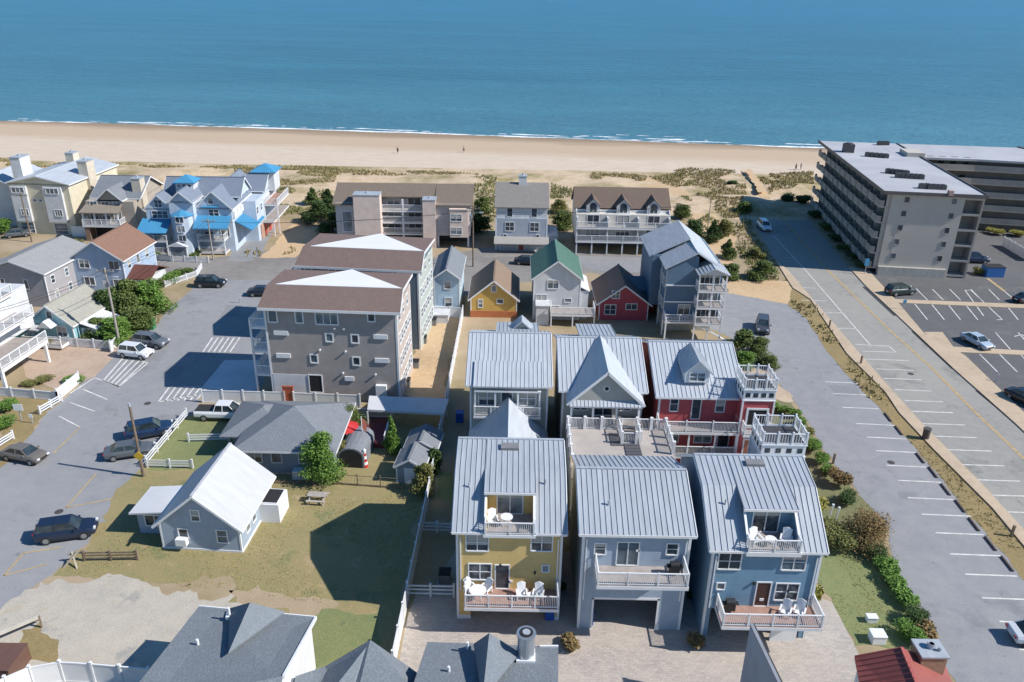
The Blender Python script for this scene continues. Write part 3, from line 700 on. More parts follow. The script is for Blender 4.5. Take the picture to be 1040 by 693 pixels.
# middle light blue house
B = Bld('row_house', 'pale blue row house with plain silver roof and one balcony above a garage', 'house', 5.25, 46.0, 0, 'metal roofed row houses')
W, D = 7.65, 9.7
mb = MB(); mb.box(0,0,0,1.0,.4,2.8); mb.box(W-1.75,0,0,W,.4,2.8); mb.box(0,.4,0,.2,D,2.8); mb.box(W-.2,.4,0,W,D,2.8); mb.box(.2,6,0,W-.2,D,2.8); mb.build('ground_floor_wall', LBLUE, B.o)
wl = B.body(0,0,W,D,2.8,8.85,LBLUE,'x',2.0); B.corners(0,0,W,D,0,8.5,.16,extra=[(.98,-.03,0,1.12,.05,2.95),(W-1.87,-.03,0,W-1.73,.05,2.95),(.98,-.03,2.8,W-1.73,.05,3.0)])
B.gable(0,0,W,D,8.85,2.0,'x',METAL,.3,.4,.13,trim=WHITE)
for r, n, m in (((604.5,552,614.5,562.5),1,2), ((677.5,552.5,688,563),1,2)): B.wpx(wl, *r, 'y', 0, n, m)
B.wpx(wl, 627,551,648,573.5,'y',0,2,1,name='sliding_door')
B.deck(.95,-2.1,W-.35,0,5.9,DECKG,.32,'flr',1.05,post=2.1)
mb = MB(); mb.box(3.9,5.9,1.4,5.1,6.0,2.3); mb.build('window', WHITE, B.o)
tb = MB(); tb.cyl((1.9,1.9,9.6),(1.9,1.9,10.2),.07); tb.build('vent_pipe', METAL, B.o)
# right blue house
B, wl = gambrel_house('row_house', 'medium blue row house with roof balcony and red deck beside the green lawn', 14.35, 45.4, 7.7, MBLUE, 12.0, 8.05, 10.6, 3.8, 11.15, 7.1, 2.35, 6.0, 10.1, 1.5, 8.0,
    dict(hatch=4.1, vents=[(1.2,2.6)], dx=-.1), bz=3.0, by=-2.1, balc=(.75,-.1), lower=(.45,.5))
for r, n in (((730,562,752,577.5),2), ((795,563,818,578.5),2), ((787.5,593,810,609),2)): B.wpx(wl, *r, 'y', 0, n, 2)
B.wpx(wl, 728.5,592.5,735.5,598,'y',0,1,1); B.door(wl, 'y', 0, 4.0, 3.03, glass=paint('brown_door', (.08,.04,.03)))
mb = MB(); mb.box(5.0,-.35,.0,6.9,-.2,1.0); mb.build('lattice_panel', WHITE, B.o)
for (x, y) in ((.35,1.9),(7.3,1.9)): pass
# ================================================================== ROW HOUSES (back)
def backhouse(label, X, Y, W, wm, D=12.6, ze=8.5, rise=2.5, lo=0):
    B = Bld('row_house', label, 'house', X, Y, 0, 'metal roofed row houses'); wl = B.body(0,0,W,D,lo,ze,wm,'x',rise); B.corners(0,0,W,D,0,ze-.1,.15)
    B.gable(0,0,W,D,ze,rise,'x',METAL2 if wm is not RED else METAL2,.4,.42,.13,trim=WHITE); return B, wl
def dormer(B, x, y0, z0, w, h, rise, depth, wm, roofm=None, nw=2, over=.25):
    mb = MB(); mb.ext([(x-w/2,y0,z0),(x+w/2,y0,z0),(x+w/2,y0,z0+h),(x,y0,z0+h+rise),(x-w/2,y0,z0+h)], (0,depth,0)); o = mb.build('dormer', wm, B.o)
    rb = MB(); k = rise/(w/2); a = w/2+over
    for s_ in (-1, 1): slope(rb, [(x+s_*a,y0-over if s_ > 0 else y0+depth,z0+h-over*k+.1),(x+s_*a,y0+depth if s_ > 0 else y0-over,z0+h-over*k+.1),(x,y0+depth if s_ > 0 else y0-over,z0+h+rise+.1),(x,y0-over if s_ > 0 else y0+depth,z0+h+rise+.1)], .1, .42)
    rb.build('dormer_roof', roofm or METAL2, o)
    if nw: B.win(o, 'y', y0, x, z0+h*.55, w*.62, h*.72, nw, 2, fw=.08)
    return o
# sage, left
B, wl = backhouse('sage green row house with wide shed dormer and steep link roof behind the yellow house', -4.0, 69.2, 7.6, SAGE)
mb = MB(); slope(mb, [(.35,-.75,8.5),(7.0,-.75,8.5),(7.0,2.4,9.75),(.35,2.4,9.75)], .15, .42); o = mb.build('porch_roof', METAL2, B.o)
mb = MB(); mb.box(.45,-.65,5.3,.6,-.5,8.0); mb.box(6.7,-.65,5.3,6.85,-.5,8.0); mb.box(2.4,-.65,5.3,2.55,-.5,8.0); mb.box(4.6,-.65,5.3,4.75,-.5,8.0); mb.box(.45,-.7,7.85,6.9,-.5,8.02); mb.build('porch_post', WHITE, B.o)
B.deck(.4,-.8,6.9,0,5.3,DECKG,.25,'flr',1.0)
B.win(wl,'y',0,1.7,6.9,1.6,1.5,2,2); B.win(wl,'y',0,5.6,6.9,1.6,1.5,2,2); B.win(wl,'y',0,3.6,6.6,1.0,2.1,1,1,name='door')
mb = MB(); mb.ext([(0.1,-11,0),(7.5,-11,0),(7.5,-11,3.3),(3.8,-11,7.0),(.1,-11,3.3)], (0,10.95,0)); lw = mb.build('link_wall', SAGE, B.o)
rb = MB(); slope(rb, [(-.1,-.05,3.25),(-.1,-11,3.25),(3.8,-11,7.15),(3.8,-.05,7.15)], .12, 0); slope(rb, [(7.7,-11,3.25),(7.7,-.05,3.25),(3.8,-.05,7.15),(3.8,-11,7.15)], .12, 0); rb.build('link_roof', METAL2, B.o)
dormer(B, 5.0, 8.2, 9.6, 1.9, 1.1, .9, 1.5, SAGE)
mb = MB(); slope(mb, [(2.3,6.35,11.2),(6.8,6.35,11.2),(6.8,12,9.9),(2.3,12,9.9)], .15, .42); mb.build('rear_dormer_roof', METAL, B.o)
# sage, middle
B, wl = backhouse('sage green row house with big triangular front gable above a columned porch', 4.95, 68.4, 7.75, SAGE)
gx = 3.95; gw = 3.2; y0 = -2.0
mb = MB(); mb.ext([(gx-gw,y0,8.35),(gx+gw,y0,8.35),(gx,y0,11.35)], (0,7.5,0)); gb = mb.build('front_gable', SAGE, B.o)
vb = MB(); vb.cyl((gx,y0-.04,9.6),(gx,y0+.05,9.6),.3,n=14); vb.m = 1; vb.cyl((gx,y0-.07,9.6),(gx,y0,9.6),.2,n=14); vb.build('round_vent', [WHITE, DARK], gb)
rb = MB(); k = 3.0/gw; a = gw+.45
slope(rb, [(gx-a,y0+8,8.35-.45*k+.15),(gx-a,y0-.3,8.35-.45*k+.15),(gx,y0-.3,11.5),(gx,y0+8,11.5)], .14, 0); slope(rb, [(gx+a,y0-.3,8.35-.45*k+.15),(gx+a,y0+8,8.35-.45*k+.15),(gx,y0+8,11.5),(gx,y0-.3,11.5)], .14, 0)
ro = rb.build('gable_roof', METAL2, gb); fb = MB(); fascia(fb, [(gx-a,y0-.33,8.35-.45*k+.15),(gx,y0-.33,11.5),(gx+a,y0-.33,8.35-.45*k+.15)], .26); fb.build('fascia', WHITE, ro)
rb = MB(); slope(rb, [(.55,y0-.55,7.95),(7.35,y0-.55,7.95),(7.35,y0+.05,8.35),(.55,y0+.05,8.35)], .12, .35); rb.box(.6,y0-.3,7.65,7.3,y0-.1,7.9); rb.build('porch_roof', METAL2, B.o)
for x in (.75, 2.8, 5.0, 7.1):
    mb = MB(); mb.box(x-.09,y0-.25,5.6,x+.09,y0-.07,7.7); mb.build('porch_post', WHITE, B.o)
B.deck(.6,y0-.4,7.3,0,5.6,DECKG,.3,'f',1.0)
B.win(wl,'y',0,1.8,7.0,1.3,1.5,2,2); B.win(wl,'y',0,6.0,7.0,1.3,1.5,2,2); B.win(wl,'y',0,4.0,6.7,1.8,2.0,2,1,name='sliding_door')
mb = MB(); slope(mb, [(1.9,6.4,11.3),(5.7,6.4,11.3),(5.7,12,10.2),(1.9,12,10.2)], .15, .42); mb.build('rear_dormer_roof', METAL, B.o)
# roof deck between middle houses
B = Bld('roof_deck', 'pale roof deck with white railings between the pale blue house and the sage gabled house', 'deck', 5.3, 57.6, 0)
mb = MB(); mb.box(0,0,0,7.3,8.3,5.3); mb.build('wall', SAGE, B.o); mb = MB(); mb.box(-.05,0,5.3,9.4,8.35,5.6); mb.build('deck_floor', paint('deck_membrane', (.42,.38,.35), .8, .12, .8), B.o)
mb = MB(); mb.box(7.3,0,0,9.3,.3,5.3); mb.box(9.1,0,0,9.3,8,5.3); mb.build('side_wall', SAGE, B.o)
B.rail([(0.1,0),(.1,8.2),(4.9,8.2)], 5.6, 1.15, 1.6, cap=True, pw=.28); B.rail([(6.6,8.2),(9.3,8.2),(9.3,4.0)], 5.6, 1.15, 1.6, cap=True, pw=.28); B.rail([(4.9,8.2),(4.9,5.6),(6.2,5.6)], 5.6, 1.15, 1.4, cap=True, pw=.24); B.rail([(6.6,8.2),(6.6,5.8)], 5.6, 1.1, 1.2, cap=True, pw=.24)
mb = MB(); mb.box(3.9,5.2,5.62,5.0,7.4,5.66); mb.box(5.1,3.0,5.61,6.5,7.9,5.68)
for k in range(6): mb.box(5.1,3.2+.5*k,5.68,6.5,3.35+.5*k,5.72)
mb.build('stair_hatch', paint('grey_mat', (.10,.10,.11)), B.o)
# red house
B, wl = backhouse('red row house with white balconies, a gabled dormer and a square lookout tower', 14.1, 67.5, 7.7, RED, rise=2.6)
dormer(B, 3.6, -.0+.9, 9.35, 2.3, 1.15, 1.1, 4.2, WHITE)
for r, n, m, nm in (((681,403.5,688.5,417),1,2,'window'),((727.5,404,735.5,418),1,2,'window'),((703,404,711,425),1,1,'door')): B.wpx(wl, *r, 'y', 0, n, m, name=nm)
B.deck(-.1,-1.6,7.6,0,5.4,DECKG,.3,'flr',1.05,cap=True,post=2.6); B.deck(.4,-1.6,7.6,0,2.75,DECKG,.3,'fl',1.0,post=2.6)
for x in (.5, 2.9, 5.4, 7.4):
    mb = MB(); mb.box(x-.08,-1.55,0,x+.08,-1.39,5.1); mb.build('balcony_post', WHITE, B.o)
B.win(wl,'y',0,1.4,4.0,1.6,1.3,2,2); B.win(wl,'y',0,4.6,4.0,1.6,1.3,2,2); B.win(wl,'y',0,6.6,3.8,1.0,2.0,1,1,name='door')
def downpipe(B, x, y, z1):
    mb = MB(); mb.box(x-.05,y-.1,.15,x+.05,y-.02,z1); mb.build('downpipe', WHITE, B.o)
def lookout(parent, x0, y0, w, d, z0, zt, wm, ztop, opening=True, winm=WHITE):
    mb = MB(); mb.box(x0,y0,z0,x0+w,y0+d,zt-1.0); tw = mb.build('tower', wm, parent)
    mb = MB(); mb.box(x0-.03,y0-.03,zt-1.0,x0+w+.03,y0+d+.03,zt); mb.box(x0-.1,y0-.1,zt,x0+w+.1,y0+d+.1,zt+.1); mb.box(x0-.1,y0-.1,zt-1.1,x0+w+.1,y0+d+.1,zt-1.0); mb.build('tower_band', winm, tw)
    for k in range(4):
        u = x0+w*(k+.5)/4; v = y0+d*(k+.5)/4
        for b_ in ((u-.22,y0-.045,zt-.72,u+.22,y0+.1,zt-.28), (x0-.045,v-.2,zt-.72,x0+.1,v+.2,zt-.28), (x0+w-.1,v-.2,zt-.72,x0+w+.045,v+.2,zt-.28)):
            mb = MB(); mb.box(*b_); mb.build('pane', GLASS, tw)
    mb = MB(); mb.box(x0+.1,y0+.1,zt+.1,x0+w-.1,y0+d-.1,zt+.13); mb.build('tower_floor', paint('dark_floor', (.06,.06,.065)), tw)
    B.rail([(x0,y0),(x0+w,y0),(x0+w,y0+d),(x0,y0+d),(x0,y0)], zt+.1, 1.0, w/3.01, parent=tw, bal=.22, cap=True, pw=.13)
    for (x, y) in ((x0,y0),(x0+w,y0),(x0+w,y0+d),(x0,y0+d)):
        cb = MB(); cb.box(x-.09 if x == x0 else x-.07, y-.09 if y == y0 else y-.07, z0, x+.07 if x == x0 else x+.09, y+.07 if y == y0 else y+.09, zt-1.1); cb.build('corner_trim', WHITE, tw)
    return tw
tw = lookout(B.o, 7.5, -1.5, 2.9, 3.0, 0, 9.9, RED, 12)
B.win(tw,'y',-1.5,9.0,7.0,1.7,1.7,1,1,fw=.2,glass=DARK,name='tower_opening'); B.deck(7.7,-2.5,10.2,-1.5,5.7,DECKG,.25,'flr',1.0)
B.win(tw,'y',-1.5,9.0,3.6,1.6,2.0,1,1,fw=.15,glass=paint('salmon_door', (.4,.15,.1)),name='door')
mb = MB(); slope(mb, [(5.6,-2.3-6,3.6),(8.1,-2.3-6,3.6),(8.1,-2.5,3.6),(5.6,-2.5,3.6)], .15, 0); mb.ext([(8.1,-8.3,3.6),(9.0,-8.3,2.9),(9.0,-2.5,2.9),(8.1,-2.5,3.6)],(0,0,-.12)); mb.build('link_roof', MEMB, B.o)
mb = MB(); mb.box(5.8,-8.3,0,8.8,-2.6,3.0); mb.build('link_wall', RED, B.o)
# blue lookout tower behind the right blue house
B = Bld('lookout_tower', 'pale blue square lookout tower with white rooftop railing beside the hedge', 'tower', 21.0, 57.3, 0)
lookout(B.o, 0, .2, 3.6, 3.1, 0, 9.2, LBLUE, 10)
mb = MB()
for k in range(3): mb.box(-.06,.6+k*.95,5.2,.0,1.2+k*.95,6.4)
mb.build('side_window', GLASS, B.o)

ROWS = [o for o in COL.objects if o.name.startswith('row_house') and not o.parent]
for o, w_, z_ in zip(ROWS[:3], (7.65, 7.65, 7.7), (7.6, 8.3, 7.5)):
    for x in (.3, w_-.3): mb = MB(); mb.box(x-.045,-.09,2.8,x+.045,-.02,z_); mb.build('downpipe', WHITE, o)
    for x, z in ((w_*.42, 5.0),(w_*.75, 4.4)): mb = MB(); mb.box(x-.07,-.14,z,x+.07,-.005,z+.2); mb.build('wall_lamp', DARK, o)
    mb = MB(); mb.box(w_*.5,-.06,3.5 if z_ < 8 else 7.2,w_*.5+.3,-.005,3.7 if z_ < 8 else 7.4); mb.build('dryer_vent', WHITE, o)
# ================================================================== OTHER BUILDINGS
TAUPE = siding('taupe_siding', (.36,.325,.31)); BGREY = siding('blue_grey_siding', (.15,.20,.24)); BROWNR = shingle('brown_shingles', '7d6a64'); GREYR = shingle('grey_shingles', '80858c'); DKR = shingle('dark_grey_shingles', '7c838a')
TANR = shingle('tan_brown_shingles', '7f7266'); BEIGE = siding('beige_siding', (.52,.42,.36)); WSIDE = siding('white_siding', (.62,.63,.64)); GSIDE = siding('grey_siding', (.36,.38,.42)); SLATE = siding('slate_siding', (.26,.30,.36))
def big_block(label, pL, pR, z, D, wm, sidewm, x_rot=None):
    x, y, rz, W = frame(pL, pR, z); B = Bld('apartment_house', label, 'apartment house', x, y, rz, 'twin brown roofed apartment houses')
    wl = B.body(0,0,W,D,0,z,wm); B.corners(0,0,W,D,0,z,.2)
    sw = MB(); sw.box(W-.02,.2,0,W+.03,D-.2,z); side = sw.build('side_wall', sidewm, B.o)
    for k in range(6):
        for f in range(4): 
            if k % 2 == 0 or f < 3: B.win(side,'x',W+.03,1.2+k*(D-2.4)/5,2.0+f*2.75,.9,1.2,1,2)
    o_ = .5; h = 1.5; a = 2.7; b = D-1.4
    R = MB(); P = lambda x, y, z: (x, y, z)
    R.ext([(-o_,-o_,z-.05),(W+o_,-o_,z-.05),(W+o_-.2,a,z+h),(-o_+.2,a,z+h)], (0,0,-.25))
    R.ext([(W+o_-.2,a,z+h),(W+o_-.2,D+.3,z+h-.35),(-o_+.2,D+.3,z+h-.35),(-o_+.2,a,z+h)], (0,0,-.25))
    ro = R.build('roof', BROWNR, B.o)
    mb = MB(); mb.ext([(.6,a+.15,z+h+.04),(W+.2,a+.15,z+h+.04),(W*.55,D-.6,z+h+.25)], (0,0,-.12)); mb.build('white_cricket', paint('bright_membrane', (.74,.74,.74), .6, .04, .3), ro)
    fb = MB(); fascia(fb, [(-o_,-o_-.02,z),(W+o_,-o_-.02,z)], .3); fascia(fb, [(W+o_+.02,-o_,z),(W+o_-.18,a,z+h),(W+o_-.18,D+.3,z+h-.35)], .3); fb.build('fascia', WHITE, ro)
    mb = MB(); mb.box(.1,a,z-.3,W-.1,D-.1,z+h-.6); mb.build('attic_wall', wm, B.o)
    return B, wl, W
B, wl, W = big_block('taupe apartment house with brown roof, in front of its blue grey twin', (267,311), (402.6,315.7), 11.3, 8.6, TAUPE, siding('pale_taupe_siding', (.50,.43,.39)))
for r, n, m in (((273,313.5,280.5,326.5),1,1),((300.5,314.5,307,327.5),1,1),((321,315,342.5,329),3,1),((374,316,380,326),1,1),((331.5,339.5,337.5,346.5),1,1),((357.5,340.5,363.5,348),1,1),((316,361,322,368),1,1),((359,363.5,365,370.5),1,1)):
    B.wpx(wl, *r, 'y', 0, n, m, fw=.14)
mb = MB()
for px, py, w_ in ((285.5,338,7),(386.5,342,7),(288,361,7),(388,366,7),(355,384.5,4.5)):
    a = B.L(px-w_, py+2, 'y', 0); b = B.L(px+w_, py-1.8, 'y', 0); mb = MB(); mb.box(a.x,-.12,a.z,b.x,.0,b.z); mb.build('louvre_vent', WHITE, wl)
for px, py in ((340,333.5),(349.5,334),(325,355.5),(351,357),(348.5,379),(381.5,380.5)):
    a = B.L(px, py, 'y', 0); mb = MB(); mb.cyl((a.x,0,a.z),(a.x,-.2,a.z),.11); mb.build('wall_lamp', WHITE, wl)
a = B.L(277,379.5,'y',0); b = B.L(327,400,'y',0); mb = MB(); mb.box(.22,-.04,0,b.x,.0,a.z); mb.build('white_base_wall', WSIDE, wl)
B.wpx(wl, 314.5,381.5,327,398,'y',-.04,1,1,fw=.1,name='garage_opening',glass=DARK)
a = B.L(382,386,'y',0); mb = MB(); mb.box(a.x,-.5,0,a.x+1.2,-.02,2.3); mb.build('entrance_box', WHITE, wl)
for k in range(3):   # end balconies facing the street
    mb = MB(); mb.box(-1.9,.3,2.6+k*2.9,-.01,5.5,2.85+k*2.9); o = mb.build('balcony', WHITE, B.o)
    B.rail([(-.1,.35),(-1.85,.35),(-1.85,5.4),(-.1,5.4)], 2.85+k*2.9, 1.05, parent=o, bal=.2)
mb = MB(); mb.box(-1.95,.3,0,-1.75,.5,9.5); mb.box(-1.95,5.2,0,-1.75,5.4,9.5); mb.build('balcony_post', WHITE, B.o)
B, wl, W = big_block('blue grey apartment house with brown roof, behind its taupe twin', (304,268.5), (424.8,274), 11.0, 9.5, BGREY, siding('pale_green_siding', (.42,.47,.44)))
for r, n in (((310,270,316.5,281.5),1),((334.5,270.5,340.5,282),1),((352.5,271.5,371.5,283),3),((399,273,404,280.5),1)): B.wpx(wl, *r, 'y', 0, n, 1, fw=.14)
for k in range(3):
    mb = MB(); mb.box(-1.7,.3,2.6+k*2.9,-.01,5.5,2.85+k*2.9); o = mb.build('balcony', WHITE, B.o)
    B.rail([(-.1,.35),(-1.65,.35),(-1.65,5.4),(-.1,5.4)], 2.85+k*2.9, 1.05, parent=o, bal=.25)
# white canopies shaded by the houses
def canopy(label, pts, z, h=.25, wall=True, posts=True):
    P = [G(*p, z) for p in pts]; c = P[0]; t = thing('canopy', label, 'canopy', c.x, c.y, 0)
    mb = MB(); mb.ext([(p.x-c.x, p.y-c.y, z) for p in P], (0,0,-h)); mb.build('roof', MEMB, t)
    for p in P:
        q = (p.x-c.x)*.97, (p.y-c.y)*.97
        mb = MB(); mb.box(q[0]-.07,q[1]-.07,0,q[0]+.07,q[1]+.07,z-h); mb.build('post', WHITE, t)
    return t
canopy('long flat white canopy above a dark open side, between the trees and the taupe house', [(373,416),(451,420),(456,405),(375,402)], 2.3)
# ------------------------------------------------------------------ small cottages in the middle
def cottage(label, x, y, W, D, ze, rise, axis, wm, rm, rz=0, over=.35, seam=0, trim=WHITE, cat='cottage', name='cottage', lo=0, group=None, **k):
    B = Bld(name, label, cat, x, y, rz, group); wl = B.body(0,0,W,D,lo,ze,wm,axis,rise); B.corners(0,0,W,D,lo,ze-.1,.12)
    B.gable(0,0,W,D,ze,rise,axis,rm,over,seam,.13,trim=trim); return B, wl
# yellow cottage, grey shingle gable facing camera
B, wl = cottage('yellow cottage with grey gable roof and orange base behind the sage row house', -6.0, 106.4, 6.6, 9, 2.9, 2.7, 'y', siding('bright_yellow_siding', (.58,.37,.10)), shingle('warm_brown_shingles', '8d7968'))
mb = MB(); mb.box(-.05,-.05,0,6.65,.1,1.0); mb.build('base_wall', paint('orange_paint', (.5,.17,.07)), wl)
for px in ((486,304.5,490,312),): B.wpx(wl,*px,'y',0,1,2)
B.win(wl,'y',0,4.2,2.5,.8,.6,1,1); B.win(wl,'y',0,3.3,4.4,.6,.9,1,1)
# white cottage with green roof
B, wl = cottage('tall white cottage with green metal roof and a small front deck', 2.9, 106.0, 6.6, 9.5, 6.3, 2.5, 'y', WSIDE, paint('green_metal_roof', (.13,.24,.19), .5, .1), seam=.5)
for r in ((556.5,285,567,293),(545,299.5,555,306.5)): B.wpx(wl,*r,'y',0,2,1)
B.win(wl,'y',0,4.9,3.0,.9,.5,1,1); B.win(wl,'y',0,3.0,1.4,1.4,1.4,2,1)
mb = MB(); slope(mb, [(6.6,.5,4.9),(8.0,.5,4.2),(8.0,7,4.2),(6.6,7,4.9)], .12); mb.box(6.6,.6,0,7.8,6.9,4.2); mb.build('side_wing', WSIDE, B.o)
B.deck(2.4,-2.6,8.6,0,1.9,DECKG,.3,'flr',1.0,posts=True); mb = MB(); mb.box(.4,-2.2,0,2.2,-.05,2.9); mb.box(.3,-2.3,2.9,2.3,0,3.0); mb.build('porch_box', WSIDE, B.o)
# red cottage
B, wl = cottage('dark red cottage with white trimmed roof beside the blue beach house', 12.3, 106.3, 7.0, 8.5, 2.7, 2.6, 'y', siding('dark_red_siding', (.42,.07,.09)), shingle('reddish_brown_shingles', '857066'), over=.45)
B.wpx(wl, 622,296,629,303,'y',0,2,2); B.win(wl,'y',0,4.6,2.1,1.5,.8,2,1); B.win(wl,'y',0,1.6,1.6,1.5,1.4,2,2)
mb = MB(); mb.box(4.6,3,2.5,9.5,7.5,3.6); mb.ext([(4.4,2.8,3.6),(9.7,2.8,3.6),(9.7,5.2,4.9),(4.4,5.2,4.9)],(0,0,-.15)); mb.ext([(4.4,5.2,4.9),(9.7,5.2,4.9),(9.7,7.7,3.6),(4.4,7.7,3.6)],(0,0,-.15)); mb.build('side_roof', DKR, B.o)
mb = MB(); mb.box(7,3.2,0,9.3,7.2,3.3); mb.build('side_wing', MATS['dark_red_siding'], B.o)
# narrow light blue house
B, wl = cottage('narrow two storey sky blue house with grey roof between the apartment house and yellow cottage', -11.2, 107.0, 3.6, 10, 5.7, 1.3, 'y', siding('sky_blue_siding', (.42,.55,.66)), GREYR)
B.win(wl,'y',0,1.9,4.6,.9,1.1,1,2); B.win(wl,'y',0,2.0,2.0,.9,1.3,1,2)
for k in range(3): B.win(wl,'x',3.6,1.6+3*k,4.2,.9,1.2,1,2)
mb = MB(); mb.box(-.3,-3.2,0,2.2,-.1,1.2); mb.box(-.4,-3.3,1.2,2.3,0,1.35); mb.build('porch', WSIDE, B.o)
# blue beach house on stilts
B = Bld('beach_house', 'tall dark blue beach house on stilts with white trim and stacked corner balconies', 'house', 20.5, 100.0, 0)
NAVY = siding('navy_siding', (.10,.175,.26)); W = 7.4
mb = MB(); mb.ext([(0,1.2,2.6),(4.0,1.2,2.6),(4.0,1.2,11.3),(3.6,1.2,11.5),(0,1.2,9.9)], (0,14,0)); mb.box(4.0,1.2,2.6,W,15.2,9.8); wl = mb.build('wall', NAVY, B.o)
mb = MB(); mb.box(-1.3,6,2.6,0,15.2,9.9); mb.build('side_wing', NAVY, B.o)
rb = MB(); slope(rb, [(-.4,6.5,9.7),(-.4,.9,9.7),(3.7,.9,11.9),(3.7,6.5,11.9)], .14, .45); slope(rb, [(-1.7,15.6,9.7),(-1.7,6.2,9.7),(3.7,6.2,12.3),(3.7,15.6,12.3)], .14, .45)
slope(rb, [(7.9,.9,9.3),(7.9,15.6,9.3),(3.7,15.6,12.32),(3.7,.9,11.95)], .14, .45); rb.build('roof', METAL2, B.o)
rb = MB(); slope(rb, [(3.6,-1.2,9.6),(5.7,-1.2,10.5),(5.7,3,10.5),(3.6,3,9.6)][::-1], .12, .45); slope(rb, [(5.7,-1.2,10.5),(7.8,-1.2,9.6),(7.8,3,9.6),(5.7,3,10.5)], .12, .45); mb = MB(); mb.ext([(3.8,-.9,9.5),(7.6,-.9,9.5),(5.7,-.9,10.35)],(0,2,0)); rb.build('turret_roof', METAL2, B.o); mb.build('turret_gable', WSIDE, B.o)
for k, z in enumerate((2.6, 4.95, 7.3)):
    B.deck(3.9,-.9,7.5,1.2,z,DECKG,.25,'flr',1.0,name='balcony',bal=.2); 
    B.win(wl,'y',1.2,5.7,z+1.15,2.6,1.8,4,1)
    mb = MB(); mb.box(-.05,1.1,z-.1,4.0,1.25,z+.08); mb.build('floor_band', WHITE, wl)
B.deck(0,-.2,3.9,1.2,2.6,DECKG,.25,'fl',1.0,bal=.2); B.win(wl,'y',1.2,2.7,3.7,1.5,1.6,2,1)
mb = MB()
for x in (.05,3.9,5.7,7.45): mb = MB(); mb.box(x-.1,-.85,0,x+.1,-.65,9.5 if x > 1 else 3.4); mb.build('stilt', WHITE, B.o)
for y in (1.3,5,10,15): 
    mb = MB(); mb.box(-.06,y,0,.12,y+.18,9.6); mb.build('corner_trim', WHITE, B.o)
for z in (4.2, 7.3): 
    for k in range(3): B.win(wl,'x',0,2.6+k*1.4,z,.7,1.2,1,1,side=-1)
mb = MB(); mb.bar((4.2,-.6,2.5),(8.6,-.6,0),.5,.15); mb.build('stair', WHITE, B.o); mb = MB(); mb.box(.3,3,0,7,15,2.6); mb.build('ground_floor_wall', SAGE, B.o)
# ------------------------------------------------------------------ oceanfront row
# tan condo
B = Bld('condo_block', 'wide tan condo block on stilts with stacked white balconies and tall pink chimney shafts', 'condo', -31.6, 138.6, math.radians(1.5)); W = 23.8
PINKW = siding('pink_beige_siding', (.72,.58,.50), .3)
GT = siding('taupe_grey_siding', (.52,.485,.465), .3)
mb = MB(); mb.box(0,0,2.2,5.2,11,8.0); mb.box(17.6,0,2.2,23.8,11,8.0); mb.box(5.2,3.4,2.2,17.6,11,8.0); wl = mb.build('wall', GT, B.o)
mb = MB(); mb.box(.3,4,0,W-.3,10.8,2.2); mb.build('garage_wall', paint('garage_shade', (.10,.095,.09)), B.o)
rb = MB(); slope(rb, [(-.5,-.4,7.8),(5.4,-.4,7.8),(5.4,6,10.2),(-.5,6,10.2)], .2); slope(rb, [(5.4,2.3,8.6),(17.5,2.3,8.6),(17.5,6,10.2),(5.4,6,10.2)], .2); slope(rb, [(17.5,-.4,7.8),(W+.5,-.4,7.8),(W+.5,6,10.2),(17.5,6,10.2)], .2); slope(rb, [(W+.5,11.6,8.0),(-.5,11.6,8.0),(-.5,6,10.2),(W+.5,6,10.2)], .2); rb.build('roof', TANR, B.o)
mb = MB(); mb.ext([(0,.2,8),(0,10.8,8),(0,6,9.9)],(.1,0,0)); mb.ext([(W-.1,.2,8),(W-.1,10.8,8),(W-.1,6,9.9)],(.1,0,0)); mb.build('gable_wall', GT, B.o)
for (x0, x1, y0, zt) in ((3.4,8.0,-1.2,9.6),(15.4,17.7,-.6,8.7)):
    B.chimney(x0,y0,x1,y0+2.6,1.0 if x0 < 5 else 0,zt,PINKW,'chimney_shaft')
mb = MB(); mb.box(20.2,-1.1,2.2,23.4,0,7.2); mb.box(20.1,-1.2,7.2,23.5,0,7.35); bay = mb.build('bay', PINKW, B.o)
B.win(bay,'y',-1.1,21.3,5.8,1.9,1.2,2,1); B.win(bay,'y',-1.1,21.3,3.4,1.9,1.2,2,1)
B.win(wl,'y',0,2.0,4.6,1.6,3.6,1,2,glass=GLASSL)
for k in range(3):
    z = 2.2+2.1*k; B.deck(8.0,1.1,15.4,3.4,z,DECKG,.3,'f',1.0,bal=.14,post=3.7)
    for x in (9.9, 13.6): B.win(wl,'y',3.4,x,z+1.05,2.2,1.7,2,1)
mb = MB()
for x in (.3,8.2,11.7,15.3,18,23.4): mb = MB(); mb.box(x-.15,.1 if x not in (8.2,11.7,15.3) else 1.15,0,x+.15,.4 if x not in (8.2,11.7,15.3) else 1.45,2.3 if x not in (11.7,) else 8.4); mb.build('column', WHITE, B.o)
